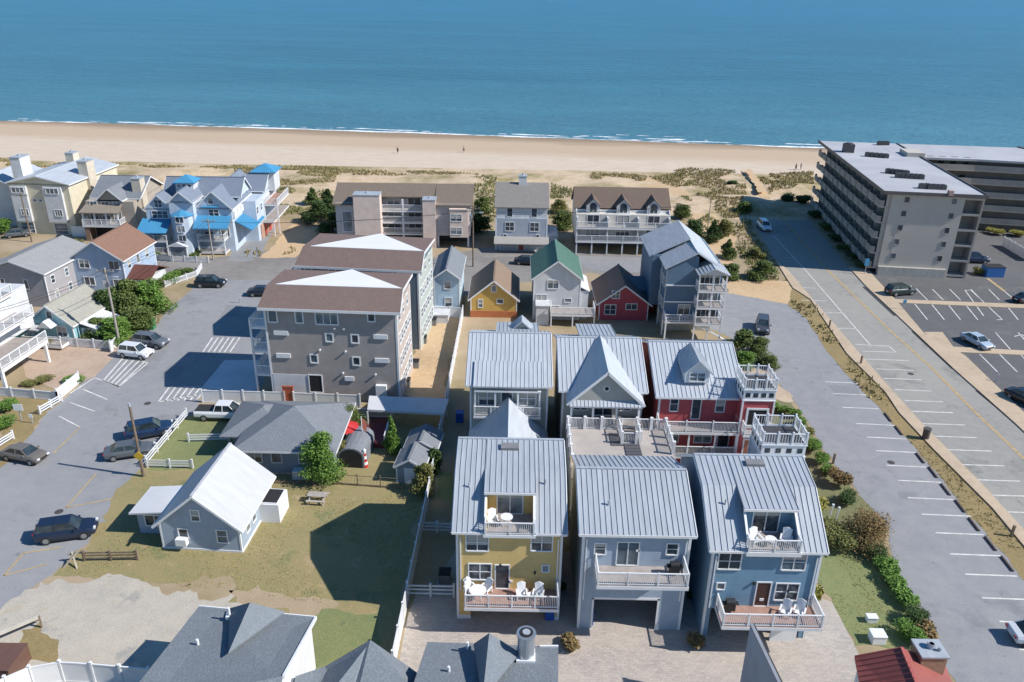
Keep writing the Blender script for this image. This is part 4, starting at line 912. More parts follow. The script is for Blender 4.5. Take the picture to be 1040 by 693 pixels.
# light blue grey house
B = Bld('beach_house', 'pale grey blue three storey beach house with two garage doors and a chimney', 'house', -3.3, 138.0, 0); W = 9.2
mb = MB(); mb.box(0,0,0,W,10,5.9); wl = mb.build('wall', siding('pale_blue_grey_siding', (.40,.44,.50), .25), B.o); mb = MB(); mb.box(.1,.2,5.9,W-.1,9.8,8.0); up = mb.build('upper_wall', WSIDE, B.o); B.corners(0,0,W,10,0,5.9,.2)
rb = MB(); slope(rb, [(-.2,-.1,7.9),(W+.2,-.1,7.9),(W+.2,5,11.2),(-.2,5,11.2)], .2); slope(rb, [(W+.2,10.3,7.9),(-.2,10.3,7.9),(-.2,5,11.2),(W+.2,5,11.2)], .2); rb.build('roof', shingle('warm_grey_shingles', '8b8783'), B.o); mb = MB(); mb.ext([(.1,.2,7.9),(.1,9.8,7.9),(.1,5,11)],(.1,0,0)); mb.ext([(W-.2,.2,7.9),(W-.2,9.8,7.9),(W-.2,5,11)],(.1,0,0)); mb.build('gable_wall', WSIDE, B.o)
for x in (2.5, 6.8): B.win(up,'y',.2,x,6.9,.9,1.5,1,2)
for x in (2.5, 6.9): B.win(wl,'y',0,x,4.4,1.5,1.5,2,2)
for x in (1.7, 7.5): B.win(wl,'y',0,x,2.6,.5,.7,1,1)
rb = MB(); slope(rb, [(-.2,-2.2,1.9),(W+.3,-2.2,1.9),(W+.3,.02,2.6),(-.2,.02,2.6)], .15); rb.build('porch_roof', shingle('pale_shingles', 'a6a29c'), B.o)
for x in (2.3, 6.9): B.win(wl,'y',0,x,.95,3.0,1.8,1,3,name='garage_door',glass=paint('garage_door_paint', (.45,.47,.5)))
B.win(wl,'y',0,4.6,.95,.9,1.8,1,1,name='door',glass=paint('brick_red_door',(.3,.09,.06)))
B.chimney(4.0,4.4,5.4,5.8,9.8,12.3,WSIDE)
mb = MB(); mb.box(W+.02,1,0,W+2.0,7,2.6); mb.build('side_wing', GSIDE, B.o)
# triple gabled townhouses
B = Bld('townhouse_row', 'white townhouse row with three arched gables in a brown roof above long balconies', 'townhouse', 10.9, 138.0, 0); W = 16.6
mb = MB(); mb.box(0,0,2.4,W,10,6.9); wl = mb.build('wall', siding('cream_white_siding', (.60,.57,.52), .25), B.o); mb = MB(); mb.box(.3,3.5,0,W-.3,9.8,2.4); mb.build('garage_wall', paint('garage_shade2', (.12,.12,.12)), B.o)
rb = MB(); slope(rb, [(-.3,1.6,7.6),(W+.3,1.6,7.6),(W+.3,6,10.4),(-.3,6,10.4)], .2); slope(rb, [(W+.3,10.6,7.0),(-.3,10.6,7.0),(-.3,6,10.4),(W+.3,6,10.4)], .2); rb.build('roof', BROWNR if False else shingle('chocolate_shingles', '75655a'), B.o)
mb = MB(); mb.ext([(0,0,6.8),(0,10,6.8),(0,6,10.2),(0,1.6,7.5)],(.12,0,0)); mb.ext([(W-.12,0,6.8),(W-.12,10,6.8),(W-.12,6,10.2),(W-.12,1.6,7.5)],(.12,0,0)); mb.box(.1,1.6,6.8,W-.1,3,7.6); mb.build('gable_wall', WSIDE, B.o)
for k in range(3):
    x = 3.0+5.35*k; mb = MB(); mb.ext([(x-1.15,.9,6.9),(x+1.15,.9,6.9),(x+1.15,.9,8.3),(x,.9,9.4),(x-1.15,.9,8.3)],(0,3.5,0)); dm = mb.build('dormer', WSIDE, B.o)
    rb = MB()
    for s_ in (-1,1): slope(rb, [(x+s_*1.4,.7,8.15),(x+s_*1.4,5,8.15),(x,5,9.55),(x,.7,9.55)][::s_], .1)
    rb.build('dormer_roof', MATS['chocolate_shingles'], dm)
    B.win(dm,'y',.9,x,7.5,1.3,1.0,2,1); mb = MB(); mb.cyl((x,.84,8.1),(x,.9,8.1),.62,n=16); mb.build('arched_pane', GLASS, dm)
    B.win(wl,'y',0,x,5.9,2.0,1.7,2,1,name='sliding_door'); B.win(wl,'y',0,x,3.5,2.3,1.5,3,1); B.win(wl,'y',0,x,5.9,.01,.01) if 0 else None
for z in (2.45, 4.9): B.deck(0,-1.5,W,0,z,DECKG,.3,'flr',1.0,bal=.14,post=2.8)
for k in range(4):
    x = .15+5.35*k+(.1 if k == 3 else 0); mb = MB(); mb.box(x-.12,-1.4,2.4,x+.12,0,6.6 if k < 4 else 5); mb.build('divider_wall', WSIDE, B.o)
for k in range(7): x = .2+2.7*k; mb = MB(); mb.box(x-.12,-1.4,0,x+.12,-1.15,2.2); mb.build('stilt', WSIDE, B.o)
# ------------------------------------------------------------------ apartment building
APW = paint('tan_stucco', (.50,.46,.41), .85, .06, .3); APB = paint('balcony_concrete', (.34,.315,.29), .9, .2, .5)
f0 = G(907,197.5,13.6); f1 = G(981,200.6,13.6); bk = G(832,143.5,14)
x, y = f0.x, f0.y; rz = math.atan2(f1.y-f0.y, f1.x-f0.x); W = math.hypot(f1.x-f0.x, f1.y-f0.y)
f2 = G(897.5,194.5,14); rz = math.atan2(f2.x-bk.x, bk.y-f2.y)
B = Bld('apartment_block', 'five storey tan apartment block with rows of dark balconies facing the avenue', 'apartment block', x, y, rz); D = math.hypot(bk.y-f2.y, bk.x-f2.x)
mb = MB(); mb.box(1.6,0,0,W,D,13.6); wl = mb.build('wall', APW, B.o)
mb = MB(); mb.box(.02,.02,.0,1.6,.4,13.6); mb.build('end_wall', APW, B.o)
mb = MB(); mb.box(0,-.6,0,W-.5,-.01,1.5); mb.build('base_wall', paint('pale_base', (.5,.46,.41)), B.o)
for i, r in enumerate(((919,200.5,923.5,205.5),(915.5,214.5,920,219.5),(912,229,916.5,234),(908.5,243,913,248.5),(905,257.5,909.5,262.5),(967,202.5,971.5,207),(963.5,217,968,222),(959.5,231.5,964,237),(956,245.5,960.5,251),(952,260,956.5,265.5))):
    B.wpx(wl, *r, 'y', 0, 1, 1, fw=.03, frame=APB)
# recessed stair bay at the right
mb = MB(); mb.box(W,2.2,0,W+3,D,13.4); mb.box(W+2.7,0,0,W+3,2.2,13.4); mb.build('stair_wall', APB, B.o)
for k in range(6): mb = MB(); mb.box(W,0,.2+2.6*k,W+2.72,2.3,.45+2.6*k); mb.box(W,-.02,.45+2.6*k,W+2.7,.06,1.3+2.6*k if 0 else .5+2.6*k); mb.build('landing', APW, B.o)
# roof
mb = MB(); mb.ext([(-1.6,-.5,14.0),(W+3.2,-.5,14.0),(W+3.2,D+.4,14.0),(-1.6,D+.4,14.0)], (0,0,-.35)); ro = mb.build('roof', paint('pale_roof_gravel', (.42,.43,.46), .9, .14, .15), B.o)
mb = MB()
for a, b in (((-1.6,-.5),(W+3.2,-.5)),((W+3.2,-.5),(W+3.2,D+.4)),((-1.6,D+.4),(-1.6,-.5))): mb.bar((*a,13.95),(*b,13.95),.12,.55)
mb.build('roof_edge', paint('dark_roof_edge', (.12,.11,.11)), ro)
def ac(px, py, n, dx, dy=0, s_=.9):
    for k in range(n):
        a = B.L(px+dx*k, py+dy*k, 'z', 14.0); mb = MB(); mb.box(a.x-.5*s_,a.y-.5*s_,14.0,a.x+.5*s_,a.y+.5*s_,14.0+.85*s_); mb.cyl((a.x,a.y,14+.85*s_),(a.x,a.y,14+.95*s_),.38*s_); mb.build('air_conditioner', paint('dark_unit', (.07,.07,.075)), ro)
ac(944,192,4,4.4,.2); ac(936,191.5,2,4.5); ac(902,176,5,4.5,.5); ac(912,180.5,6,4.6,.3); ac(881,159,5,4.6,.4); ac(861,154.5,1,3,0,1.9); ac(893,147.5,3,3.6)
mb = MB(); a = B.L(968,200,'z',14); mb.box(a.x-.3,-.7,13.9,a.x+.4,.2,14.7); mb.build('roof_drain', paint('pink_vent', (.5,.35,.3)), ro)
# side balconies on the avenue side
nb = 12; fl = 5
DK = paint('stucco_painted_shade', (.19,.175,.16), .9, .2, .5)  # stucco darkened in its colour to carry shade behind balconies and galleries
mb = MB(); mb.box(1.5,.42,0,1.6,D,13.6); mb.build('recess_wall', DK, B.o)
for f in range(fl):
    z = 1.0+2.6*f
    for k in range(nb):
        ya = .5+(D-1)*k/nb; yb_ = .5+(D-1)*(k+1)/nb
        mb = MB(); mb.box(-.9,ya,z-.2,1.55,yb_-.04,z); mb.ext([(-.9,ya,z),(-1.5,ya+.3,z),(-1.5,yb_-.7,z),(-.9,yb_-.04,z)],(0,0,-.2)); mb.m = 1
        mb.bar((-.9,ya,z+.5),(-1.5,ya+.3,z+.5),.1,1.0); mb.bar((-1.5,ya+.3,z+.5),(-1.5,yb_-.7,z+.5),.1,1.0); mb.bar((-1.5,yb_-.7,z+.5),(-.9,yb_-.04,z+.5),.1,1.0)
        o = mb.build('balcony', [APW, APB], B.o)
        B.win(o,'x',1.48,(ya+yb_)/2,z+1.1,2.2,2.0,2,1,side=-1,fw=.07,frame=APB,name='sliding_door')
        if f < fl-0:
            pb = MB(); pb.box(-.6,ya-.05,z,1.5,ya+.08,z+2.45); pb.build('partition', APW, o)
# wing behind (L shape)
wx0 = W+3.2; ya = D-12
c0 = B.L(936,160.5,'z',13.6); c1 = B.L(990,163,'z',13.6); c2 = B.L(1040,170,'z',13.6)
mb = MB(); yw = c0.y; x2 = c2.x+25
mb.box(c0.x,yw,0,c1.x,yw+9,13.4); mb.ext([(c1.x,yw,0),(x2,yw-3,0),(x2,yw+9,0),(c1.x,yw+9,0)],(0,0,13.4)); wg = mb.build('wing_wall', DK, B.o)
mb = MB(); mb.ext([(W-1,yw-1.5,14.02),(c0.x,yw-1.6,14.02),(c1.x,yw-1.6,14.02),(x2,yw-4.6,14.02),(x2,yw+14,14.02),(W-1,D+.4,14.02)],(0,0,-.4)); mb.build('wing_roof', MATS['pale_roof_gravel'], B.o)
mb = MB(); mb.box(c0.x-3.4,yw-1.7,10.5,c0.x-.1,yw+3,14.8); mb.build('stair_head', APW, B.o)
mb = MB(); mb.bar((c1.x+14,yw+14,14.1),(c1.x+22,yw-4,14.1),.5,.3); mb.build('roof_joint', MATS['dark_roof_edge'], B.o)
for f in range(5):
    z = 1.7+2.55*f
    mb = MB(); mb.box(c0.x-.2,yw-1.6,z-.22,c1.x,yw,z); mb.ext([(c1.x,yw-1.6,z),(x2,yw-4.6,z),(x2,yw-3,z),(c1.x,yw,z)],(0,0,-.22)); mb.build('gallery_floor', paint('gallery_slab', (.42,.38,.33)), wg)
    mb = MB(); mb.box(c0.x-.2,yw-1.58,z,c1.x,yw-1.5,z+1.0); mb.ext([(c1.x,yw-1.58,z),(x2,yw-4.58,z),(x2,yw-4.5,z),(c1.x,yw-1.5,z)],(0,0,1.0)); mb.build('gallery_parapet', APB, wg)
    for k in range(9):
        u = c0.x+1.5+2.3*k
        if u < c1.x-1: B.win(wg,'y',yw,u,z+1.2,1.2,1.9,1,1,fw=.06,frame=APB,name='door' if k % 2 else 'window',glass=GLASS)
# ------------------------------------------------------------------ left side houses
# victorian with blue roofs
BLUER = paint('bright_blue_metal_roof', (.07,.28,.48), .45, .08, .6); VW = siding('blue_white_siding', (.52,.60,.70), .2); VG = shingle('slate_roof', '7d8898')
B = Bld('victorian_house', 'large white and pale blue beach house with many gables and bright blue metal roofs', 'house', -63.0, 131.0, math.radians(2))
mb = MB(); mb.box(0,3,0,4.6,16,7.6); mb.box(4.6,1.6,0,8.6,15,9.2); mb.box(8.6,3,0,14.5,20,7.8); mb.box(14.5,9,0,17,24,7.4); wl = mb.build('wall', VW, B.o)
def gab(B, x0,y0,x1,y1,z,rise,axis,wm,rm,over=.35,name='wing'):
    mb = MB()
    if axis == 'y': m=(x0+x1)/2; mb.ext([(x0,y0,z-.3),(x1,y0,z-.3),(x1,y0,z),(m,y0,z+rise),(x0,y0,z)],(0,y1-y0,0))
    else: m=(y0+y1)/2; mb.ext([(x0,y0,z-.3),(x0,y1,z-.3),(x0,y1,z),(x0,m,z+rise),(x0,y0,z)],(x1-x0,0,0))
    mb.build('gable_wall', wm, B.o); return B.gable(x0,y0,x1,y1,z,rise,axis,rm,over,0,.14,trim=WHITE)
gab(B,0,3,4.6,16,7.6,2.3,'y',VW,VG); gab(B,8.6,3,14.5,20,7.8,2.8,'y',VW,VG); gab(B,2,7,15,13,9.0,2.4,'x',VW,VG); gab(B,4.8,1.6,8.4,9,9.2,1.6,'y',VW,VG); gab(B,13.5,15,17,22,8.0,2.2,'x',VW,VG)
B.hip(4.4,6.0,7.6,9.2,11.4,1.1,BLUER,.3,0,name='cupola_roof'); mb = MB(); mb.box(4.5,6.1,9.6,7.5,9.1,11.4); cu = mb.build('cupola', WSIDE, B.o)
for k in range(3): B.win(cu,'y',6.1,5.1+.9*k,10.8,.45,.5,1,1)
def bluepent(x0,x1,y0,y1,z0,z1): rb = MB(); slope(rb, [(x0,y0,z0),(x1,y0,z0),(x1,y1,z1),(x0,y1,z1)], .15, .45); rb.build('blue_porch_roof', BLUER, B.o)
bluepent(-.8,4.2,-.6,3.2,4.3,5.8); bluepent(8.6,14.4,-.1,3.2,5.0,6.5); bluepent(9.6,12.4,2.6,4.4,8.0,8.6); 
rb = MB(); slope(rb, [(17.4,4.0,3.6),(17.4,12.5,3.6),(14.6,12.5,5.2),(14.6,4.0,5.2)], .15, .45); rb.build('blue_porch_roof', BLUER, B.o)
rb = MB(); rb.cyl((6.6,1.9,6.9),(6.6,1.9,7.8),2.1,.3,n=8); rb.build('turret_roof', BLUER, B.o); mb = MB(); mb.cyl((6.6,1.9,0),(6.6,1.9,6.9),1.8,n=8); tu = mb.build('turret', VW, B.o)
B.hip(14.2,18.5,18.4,23,10.6,1.2,BLUER,.3,0,name='rear_turret_roof'); mb = MB(); mb.box(14.4,18.7,7,18.2,22.8,10.6); mb.build('rear_turret', WSIDE, B.o)
for (x, y, z, w_, h_, n) in ((2.3,3,8.4,1.2,1.2,2),(2.3,3,6.5,2.6,1.2,3),(11.5,3,6.9,1.6,1.1,2),(11.2,3,9.0,.8,1.1,1),(10.2,3,3.5,1.4,1.6,2),(13,3,3.5,1.4,1.6,2),(1.2,3,2.6,1.2,1.5,2),(3.2,3,2.6,1.2,1.5,2)): B.win(wl,'y',y,x,z,w_,h_,n,2)
for k in range(4): B.win(tu,'y',.1,6.6,1.6+1.6*k,1.2,1.0,2,1)
for k in range(5):
    B.win(wl,'x',14.5,3.9+1.1*k,6.4,.7,1.2,1,2); 
    B.win(wl,'x',17,9.8+2.6*k,5.6,1.1,1.2,1,2)
for (x0,x1,y0,z) in ((-.5,3.8,.4,2.6),(8.8,13.4,.8,2.7)): B.deck(x0,y0,x1,3,z,DECKG,.25,'flr',.95,posts=True,bal=.2); B.deck(x0,y0+.1,x1,3,z-2.2 if z-2.2>.3 else .4,DECKG,.25,'f',.9,bal=.2)
for k in range(3):
    mb = MB(); mb.box(14.55,3.4+1.9*k,5.9,14.9,5.0+1.9*k,7.0); mb.build('shutter_panel', WHITE, wl)
B.deck(17,14,19.6,23,5.6,DECKW,.3,'flr',1.0,posts=True,bal=.2); B.deck(17,12,19.2,24,2.9,DECKG,.3,'r',1.0,posts=True,bal=.2)
mb = MB(); mb.box(15,10.5,0,17.2,23,2.6); mb.build('brick_garage_wall', paint('salmon_brick', (.45,.27,.2), .9, .2), B.o)
for k in range(3): 
    y = 12.5+3*k; mb = MB(); mb.box(17.2,y,0,17.26,y+1.6,2.2); mb.build('garage_door', paint('red_garage_door', (.45,.07,.06)), B.o)
# brown grey house
B = Bld('beach_house', 'brown and grey beach house with curved front balcony and tall white chimney', 'house', -77.0, 141.0, 0)
BRS = siding('tan_grey_siding', (.42,.37,.31), .25)
mb = MB(); mb.box(0,0,0,8.6,12,6.8); wl = mb.build('wall', BRS, B.o)
gab(B,0.6,2,8.8,12,7.2,2.6,'x',BRS,GREYR,.5); gab(B,2.6,0,6.4,7,7.4,1.7,'y',BRS,GREYR,.5)
rb = MB(); slope(rb, [(-.4,-2.3,5.3),(6.8,-2.3,5.3),(6.4,.4,6.4),(0,.4,6.4)], .15); rb.build('porch_roof', shingle('taupe_shingles', '94897d'), B.o)
B.deck(-.2,-2.1,6.6,0,3.0,DECKG,.4,'flr',1.0,bal=.14); 
for k in range(4): x = .1+2.05*k; mb = MB(); mb.box(x-.14,-2,3.0,x+.14,-1.8,5.2); mb.build('porch_column', WHITE, B.o); 
for k in range(3): B.win(wl,'y',0,1.2+2.1*k,4.1,1.3,1.8,2,1)
for k in range(3): B.win(wl,'y',0,1.4+2.1*k,6.3,1.2,.8,2,1)
mb = MB(); mb.box(1,-.06,0,4.6,0,1.9); mb.build('garage_opening', DARK, wl); BRW = siding('brown_siding', (.22,.15,.11))
for x0, x1 in ((0,.8),(5,6.4)): mb = MB(); mb.box(x0,-2,0,x1,0,2.6); mb.build('garage_pier', BRW, B.o)
B.chimney(7.4,3,9.0,5,5,10.2,paint('cream_stucco', (.62,.55,.45)))
# cream building
B = Bld('beach_house', 'tall cream and white beach house with pale metal roof at the far left', 'house', -91.5, 143.0, math.radians(-3)); CR = siding('cream_siding', (.66,.60,.46), .25)
mb = MB(); mb.box(0,0,0,11.2,17,9.4); wl = mb.build('wall', CR, B.o); gab(B,-.1,0,11.3,17,9.4,1.3,'y',CR,METAL2,.3)
for (x0, x1) in ((.5,3.4),(6.6,10.0)):
    mb = MB(); mb.box(x0,-.5,2.4,x1,0,8.9); bb = mb.build('bay', WSIDE, B.o); B.win(bb,'y',-.5,(x0+x1)/2,8.2,2.2,.9,3,1,glass=GLASSL); B.win(bb,'y',-.5,(x0+x1)/2+.4,4.2,1.3,1.1,3,1); B.win(wl,'y',0,(x0+x1)/2,1.1,2.4,1.9,1,3,name='garage_door',glass=GLASSL)
B.chimney(10.0,6,11.8,8.5,7,12.2,paint('cream_stucco', (.62,.55,.45))); B.chimney(-1.4,4,.5,7,7,13,WSIDE); B.chimney(3,14,4.6,16,9,12.0,MATS['cream_stucco'])
for k in range(2): B.win(wl,'y',0,4.4+1.1*k,6.3,.5,.4,1,1)
B.win(wl,'x',11.2,9,7.3,1.2,1.6,1,2)
# far left pale house (cropped)
B, wl = cottage('pale house with white roof cut off by the left picture edge', -102.5, 148, 9, 12, 7.5, 2.0, 'y', WSIDE, METAL2, cat='house', name='beach_house')
B.win(wl,'x',9,4,5,1.2,1.4,2,2); B.win(wl,'x',9,8,5,1.2,1.4,2,2)
# white screen wall next to the cream building
B = Bld('garden_wall', 'white wall panel beside the cream beach house', 'wall', -84.5, 141.5, 0); mb = MB(); mb.box(3.6,0,0,10.5,.2,1.9); mb.build('panel', WHITE, B.o)
# grey two storey house
x, y, rz, W = frame((-22,258),(41,281.5),5.0)
B, wl = cottage('grey two storey house with pale hip like roof near the left edge', -76.0, 108.0, 9.6, 12, 5.2, 1.6, 'y', siding('mid_grey_siding', (.36,.35,.37), .2), shingle('pale_grey_shingles', '9a9b9c'), rz=math.radians(-6), cat='house', name='grey_house', over=.3)
for k in range(3): B.win(wl,'x',9.6,1.6+3.2*k,3.8,.7,1.1,1,2); B.win(wl,'x',9.6,1.8+3.2*k,1.5,.7,1.1,1,2)
for u in (2.2, 3.0, 6.6): B.win(wl,'y',0,u,3.4,.55,1.3,1,1)
# blue house with brown roof
B, wl = cottage('blue house with orange brown shingle roof facing the street corner', -66.0, 113.6, 8.0, 9.5, 5.4, 2.6, 'y', siding('powder_blue_siding', (.36,.46,.60), .2), shingle('orange_brown_shingles', '8a6a5a'), rz=math.radians(-4), cat='house', name='gabled_house', over=.35)
for u, z in ((2.0,4.5),(6.6,4.5),(2.3,1.8),(6.8,1.6)): B.win(wl,'y',0,u,z,1.5,1.2,2,1)
for k in range(3): B.win(wl,'x',8.0,1.6+2.7*k,4.2,.8,1.2,1,2)
mb = MB(); mb.box(8.0,0.5,0,11.4,5.6,2.4); w2 = mb.build('side_wing', MATS['white_siding'], B.o); rb = MB(); slope(rb, [(8.0,.1,2.4),(11.8,.1,2.4),(11.8,3.0,3.7),(8.0,3.0,3.7)], .15); slope(rb, [(11.8,6.0,2.4),(8.0,6.0,2.4),(8.0,3.0,3.7),(11.8,3.0,3.7)], .15); rb.build('wing_roof', shingle('maroon_shingles', '6d433a'), w2)
# turquoise cottage
B, wl = cottage('turquoise cottage with pale roof behind the white picket fence', -62.6, 95.5, 6.0, 7.5, 2.9, 2.3, 'y', siding('turquoise_siding', (.28,.52,.58), .2), shingle('sand_grey_shingles', 'a3a196'), rz=math.radians(-8), over=.4)
B.win(wl,'y',0,3.1,3.9,.7,.9,1,1); B.win(wl,'y',0,4.4,1.7,1.3,1.3,2,1)
mb = MB(); mb.ext([(2.2,-1.6,2.7),(4.2,-1.6,2.7),(3.2,-1.6,3.6)],(0,1.6,0)); mb.box(.4,-1.8,2.3,2.4,-.05,2.45); mb.build('porch_roof', WSIDE, B.o)
B.deck(.2,-2.2,5.6,0,.7,DECKG,.4,'fl',.9,bal=.25); mb = MB(); mb.ext([(6.2,1,2.6),(8.6,1,1.9),(8.6,6,1.9),(6.2,6,2.6)],(0,0,-.12)); mb.box(6.2,1.2,0,8.4,5.8,1.85); mb.build('side_wing', WSIDE, B.o)
mb = MB(); mb.box(-2.6,-1,0,0,-.85,2.0); mb.build('side_fence', siding('teal_boards', (.15,.42,.47)), B.o)
# white beach house with decks at the left edge
B = Bld('deck_house', 'white multi level deck house on posts with an outside stair, cut by the left edge', 'house', -69.8, 82.5, math.radians(-4))
mb = MB(); mb.box(0,3,3.0,8.0,12,8.5); wl = mb.build('wall', WSIDE, B.o)
B.deck(0,-.6,12.2,8,3.0,DECKG,.5,'fr',1.1,bal=.16); B.deck(0,0,10.5,9,5.9,DECKG,.35,'fr',1.1,bal=.16); B.deck(0,1.2,8.4,9,8.5,DECKW,.3,'fr',1.1,bal=.16)
for x, y, zt in ((12,-.4,3),(12,7.6,3),(8,-.4,3),(4,-.4,3),(10.3,.2,6),(6,.2,6)): mb = MB(); mb.box(x-.16,y-.16,0,x+.16,y+.16,zt-.3); mb.build('post', WHITE, B.o)
for z in (4.2, 7.0): B.win(wl,'y',3,3,z,2,1.7,2,1,name='sliding_door'); B.win(wl,'y',3,6.2,z,2,1.7,2,1,name='sliding_door')
B.win(wl,'x',8.0,5,7,1.6,1.3,2,1)
mb = MB()
for k in range(14): mb.box(6.2+.0*k,-.6-.32*(k+1),2.8-.2*k,8.6,-.6-.32*k,2.86-.2*k)
mb.bar((6.1,-.6,2.7),(6.1,-5.1,0),.1,.3); mb.bar((8.7,-.6,2.7),(8.7,-5.1,0),.1,.3); mb.build('stair', WHITE, B.o)
# ------------------------------------------------------------------ yard houses
# grey hip roof cottage
B = Bld('cottage', 'low dark grey cottage with broad grey hip roof behind the white roofed house', 'cottage', -26.0, 65.6, 0); W = 9.0; D = 9
wl = B.body(0,0,W,D,0,2.9,SLATE); B.hip(0,0,W,D,2.9,2.2,GREYR,.5,axis='y',trim=WHITE)
mb = MB(); mb.box(-1.6,3.2,0,.2,9.5,2.5); mb.build('side_wing', SLATE, B.o); B.hip(-2.4,2.8,4,9.6,2.6,1.5,GREYR,.3,name='wing_roof')
for u in (1.5, 6.4): B.win(wl,'y',0,u,1.9,1.3,1.0,2,1)
B.win(wl,'y',0,3.6,1.9,.9,1.0,1,1); mb = MB(); mb.box(5.2,-.9,0,6.6,-.05,.9); mb.build('bulkhead', WHITE, B.o)
# white roofed blue cottage
B, wl = cottage('blue grey cottage with bright white metal gable roof standing alone on the lawn', -29.0, 54.3, 6.8, 7.4, 2.7, 2.9, 'y', siding('cottage_blue_siding', (.34,.41,.50), .16), paint('white_metal_roof', (.50,.51,.53), .55, .1, (.4,2,.4)), over=.4, rz=math.radians(-3.5))
B.wpx(wl, 194.5,518.5,202,528.5,'y',0,1,2,frame=WHITE); B.wpx(wl, 221,539,230.5,550.5,'y',0,1,2)
B.wpx(wl, 182,537.5,190.5,546,'y',0,1,1); mb = MB(); a = B.L(186,548,'y',0); mb.box(a.x-.45,-.5,a.z-.35,a.x+.45,0,a.z+.3); mb.build('air_conditioner', WHITE, wl)
mb = MB(); mb.box(-.04,-.05,0,6.84,.1,.18); mb.box(6.75,0,0,6.86,7.4,.2); mb.build('base_trim', WHITE, B.o)
mb = MB(); mb.box(-2.9,1.8,0,0,4.8,2.2); w2 = mb.build('side_wing', MATS['cottage_blue_siding'], B.o); mb = MB(); mb.ext([(-3.3,1.3,2.35),(.5,1.3,2.75),(.5,5.3,2.75),(-3.3,5.3,2.35)],(0,0,-.15)); mb.build('wing_roof', MEMB, B.o)
B.win(w2,'y',1.8,-1.4,1.4,1.6,1.0,2,1)
mb = MB(); mb.box(6.8,4.2,0,8.6,6.6,1.9); mb.box(6.9,4.3,1.9,8.5,6.5,2.0); mb.build('outside_shower', WHITE, B.o); mb = MB(); mb.box(7.0,4.4,1.98,8.4,6.4,2.02); mb.build('shower_opening', DARK, B.o)
for u in (1.6, 3.0): B.win(wl,'x',6.8,u,1.5,.7,.9,1,1)
# sheds
for (lab, x, y, w_, d_, mat_, rm, rz_) in (('small blue shed with pale grey gable roof beside the long white fence', -10.8, 64.6, 2.6, 2.8, siding('shed_blue', (.25,.31,.38), .2), GREYR, -6), ('small blue grey shed tucked behind the pale roofed shed, in shade', -10.3, 68.0, 3.0, 3.0, MATS['shed_blue'] if 'shed_blue' in MATS else SLATE, GREYR, -6)):
    B, wl = cottage(lab, x, y, w_, d_, 1.9, .8, 'y', mat_, rm, rz=math.radians(rz_), cat='shed', name='shed', over=.2)
    mb = MB(); mb.box(w_*.3,-.04,0,w_*.7,0,1.7); mb.build('door', WHITE, wl)
t = thing('arched_shed', 'grey barrel roofed shed with dark open front among the cedar trees', 'shed', -15.6, 67.0, 0, math.radians(-4))
mb = MB(); pts = [(-1.3,0,0),(1.3,0,0),(1.3,0,1.3)]+[(1.3*math.cos(a),0,1.3+.9*math.sin(a)) for a in [math.pi*k/8 for k in range(1,8)]]+[(-1.3,0,1.3)]
mb.ext(pts,(0,4.4,0)); mb.build('wall', GREYR, t); mb = MB(); pts2 = [(p[0]*.88,-.03,p[2]*.93) for p in pts]; mb.ext(pts2,(0,.03,0)); mb.build('door', DARK, t)  # dark panel paints the shaded inside of the open front; no door leaf
# ------------------------------------------------------------------ foreground roofs
B = Bld('foreground_house', 'grey shingle roofed house with white gable wall at the bottom left of the yard', 'house', -22.0, 34.0, 0)
def P3(px, py, z): p = G(px, py, z); return Vector((p.x+22.0, p.y-34.0, z))
mb = MB(); ze, zr = 4.2, 6.6
A1 = P3(320,627,ze); A2 = P3(202,616,ze); A3 = P3(120,720,zr); A4 = P3(287,687,zr)
mb.ext([A1, A2, A3, A4], (0,0,-.15)); e = A1-A4; mb.ext([A4, A3, A3+Vector((-.6,-6,-2)), A4+Vector((0,-6,-2))], (0,0,-.15)); ro = mb.build('roof', DKR, B.o)
mb = MB(); mb.ext([Vector((A1.x-.2,A1.y-.4,0)),Vector((A2.x,A2.y-.4,0)),Vector((A2.x-1,A4.y-6,0)),Vector((A4.x-.2,A4.y-6,0))],(0,0,3.9)); mb.ext([(A1.x-.3,A1.y-.3,3.8),(A4.x-.3,A4.y-6,3.8),(A4.x-.3,A4.y,zr-.2),(A1.x-.3,A1.y-.3,ze-.1)],(-.25,0,0)); mb.build('wall', paint('white_wall', (.7,.71,.73), .6, .06), B.o)
fb = MB(); fb.bar(A4+Vector((.05,0,-.05)), A1+Vector((.05,0,-.05)), .14, .25); fb.bar(A2, A1, .08, .16); fb.build('fascia', WHITE, ro)
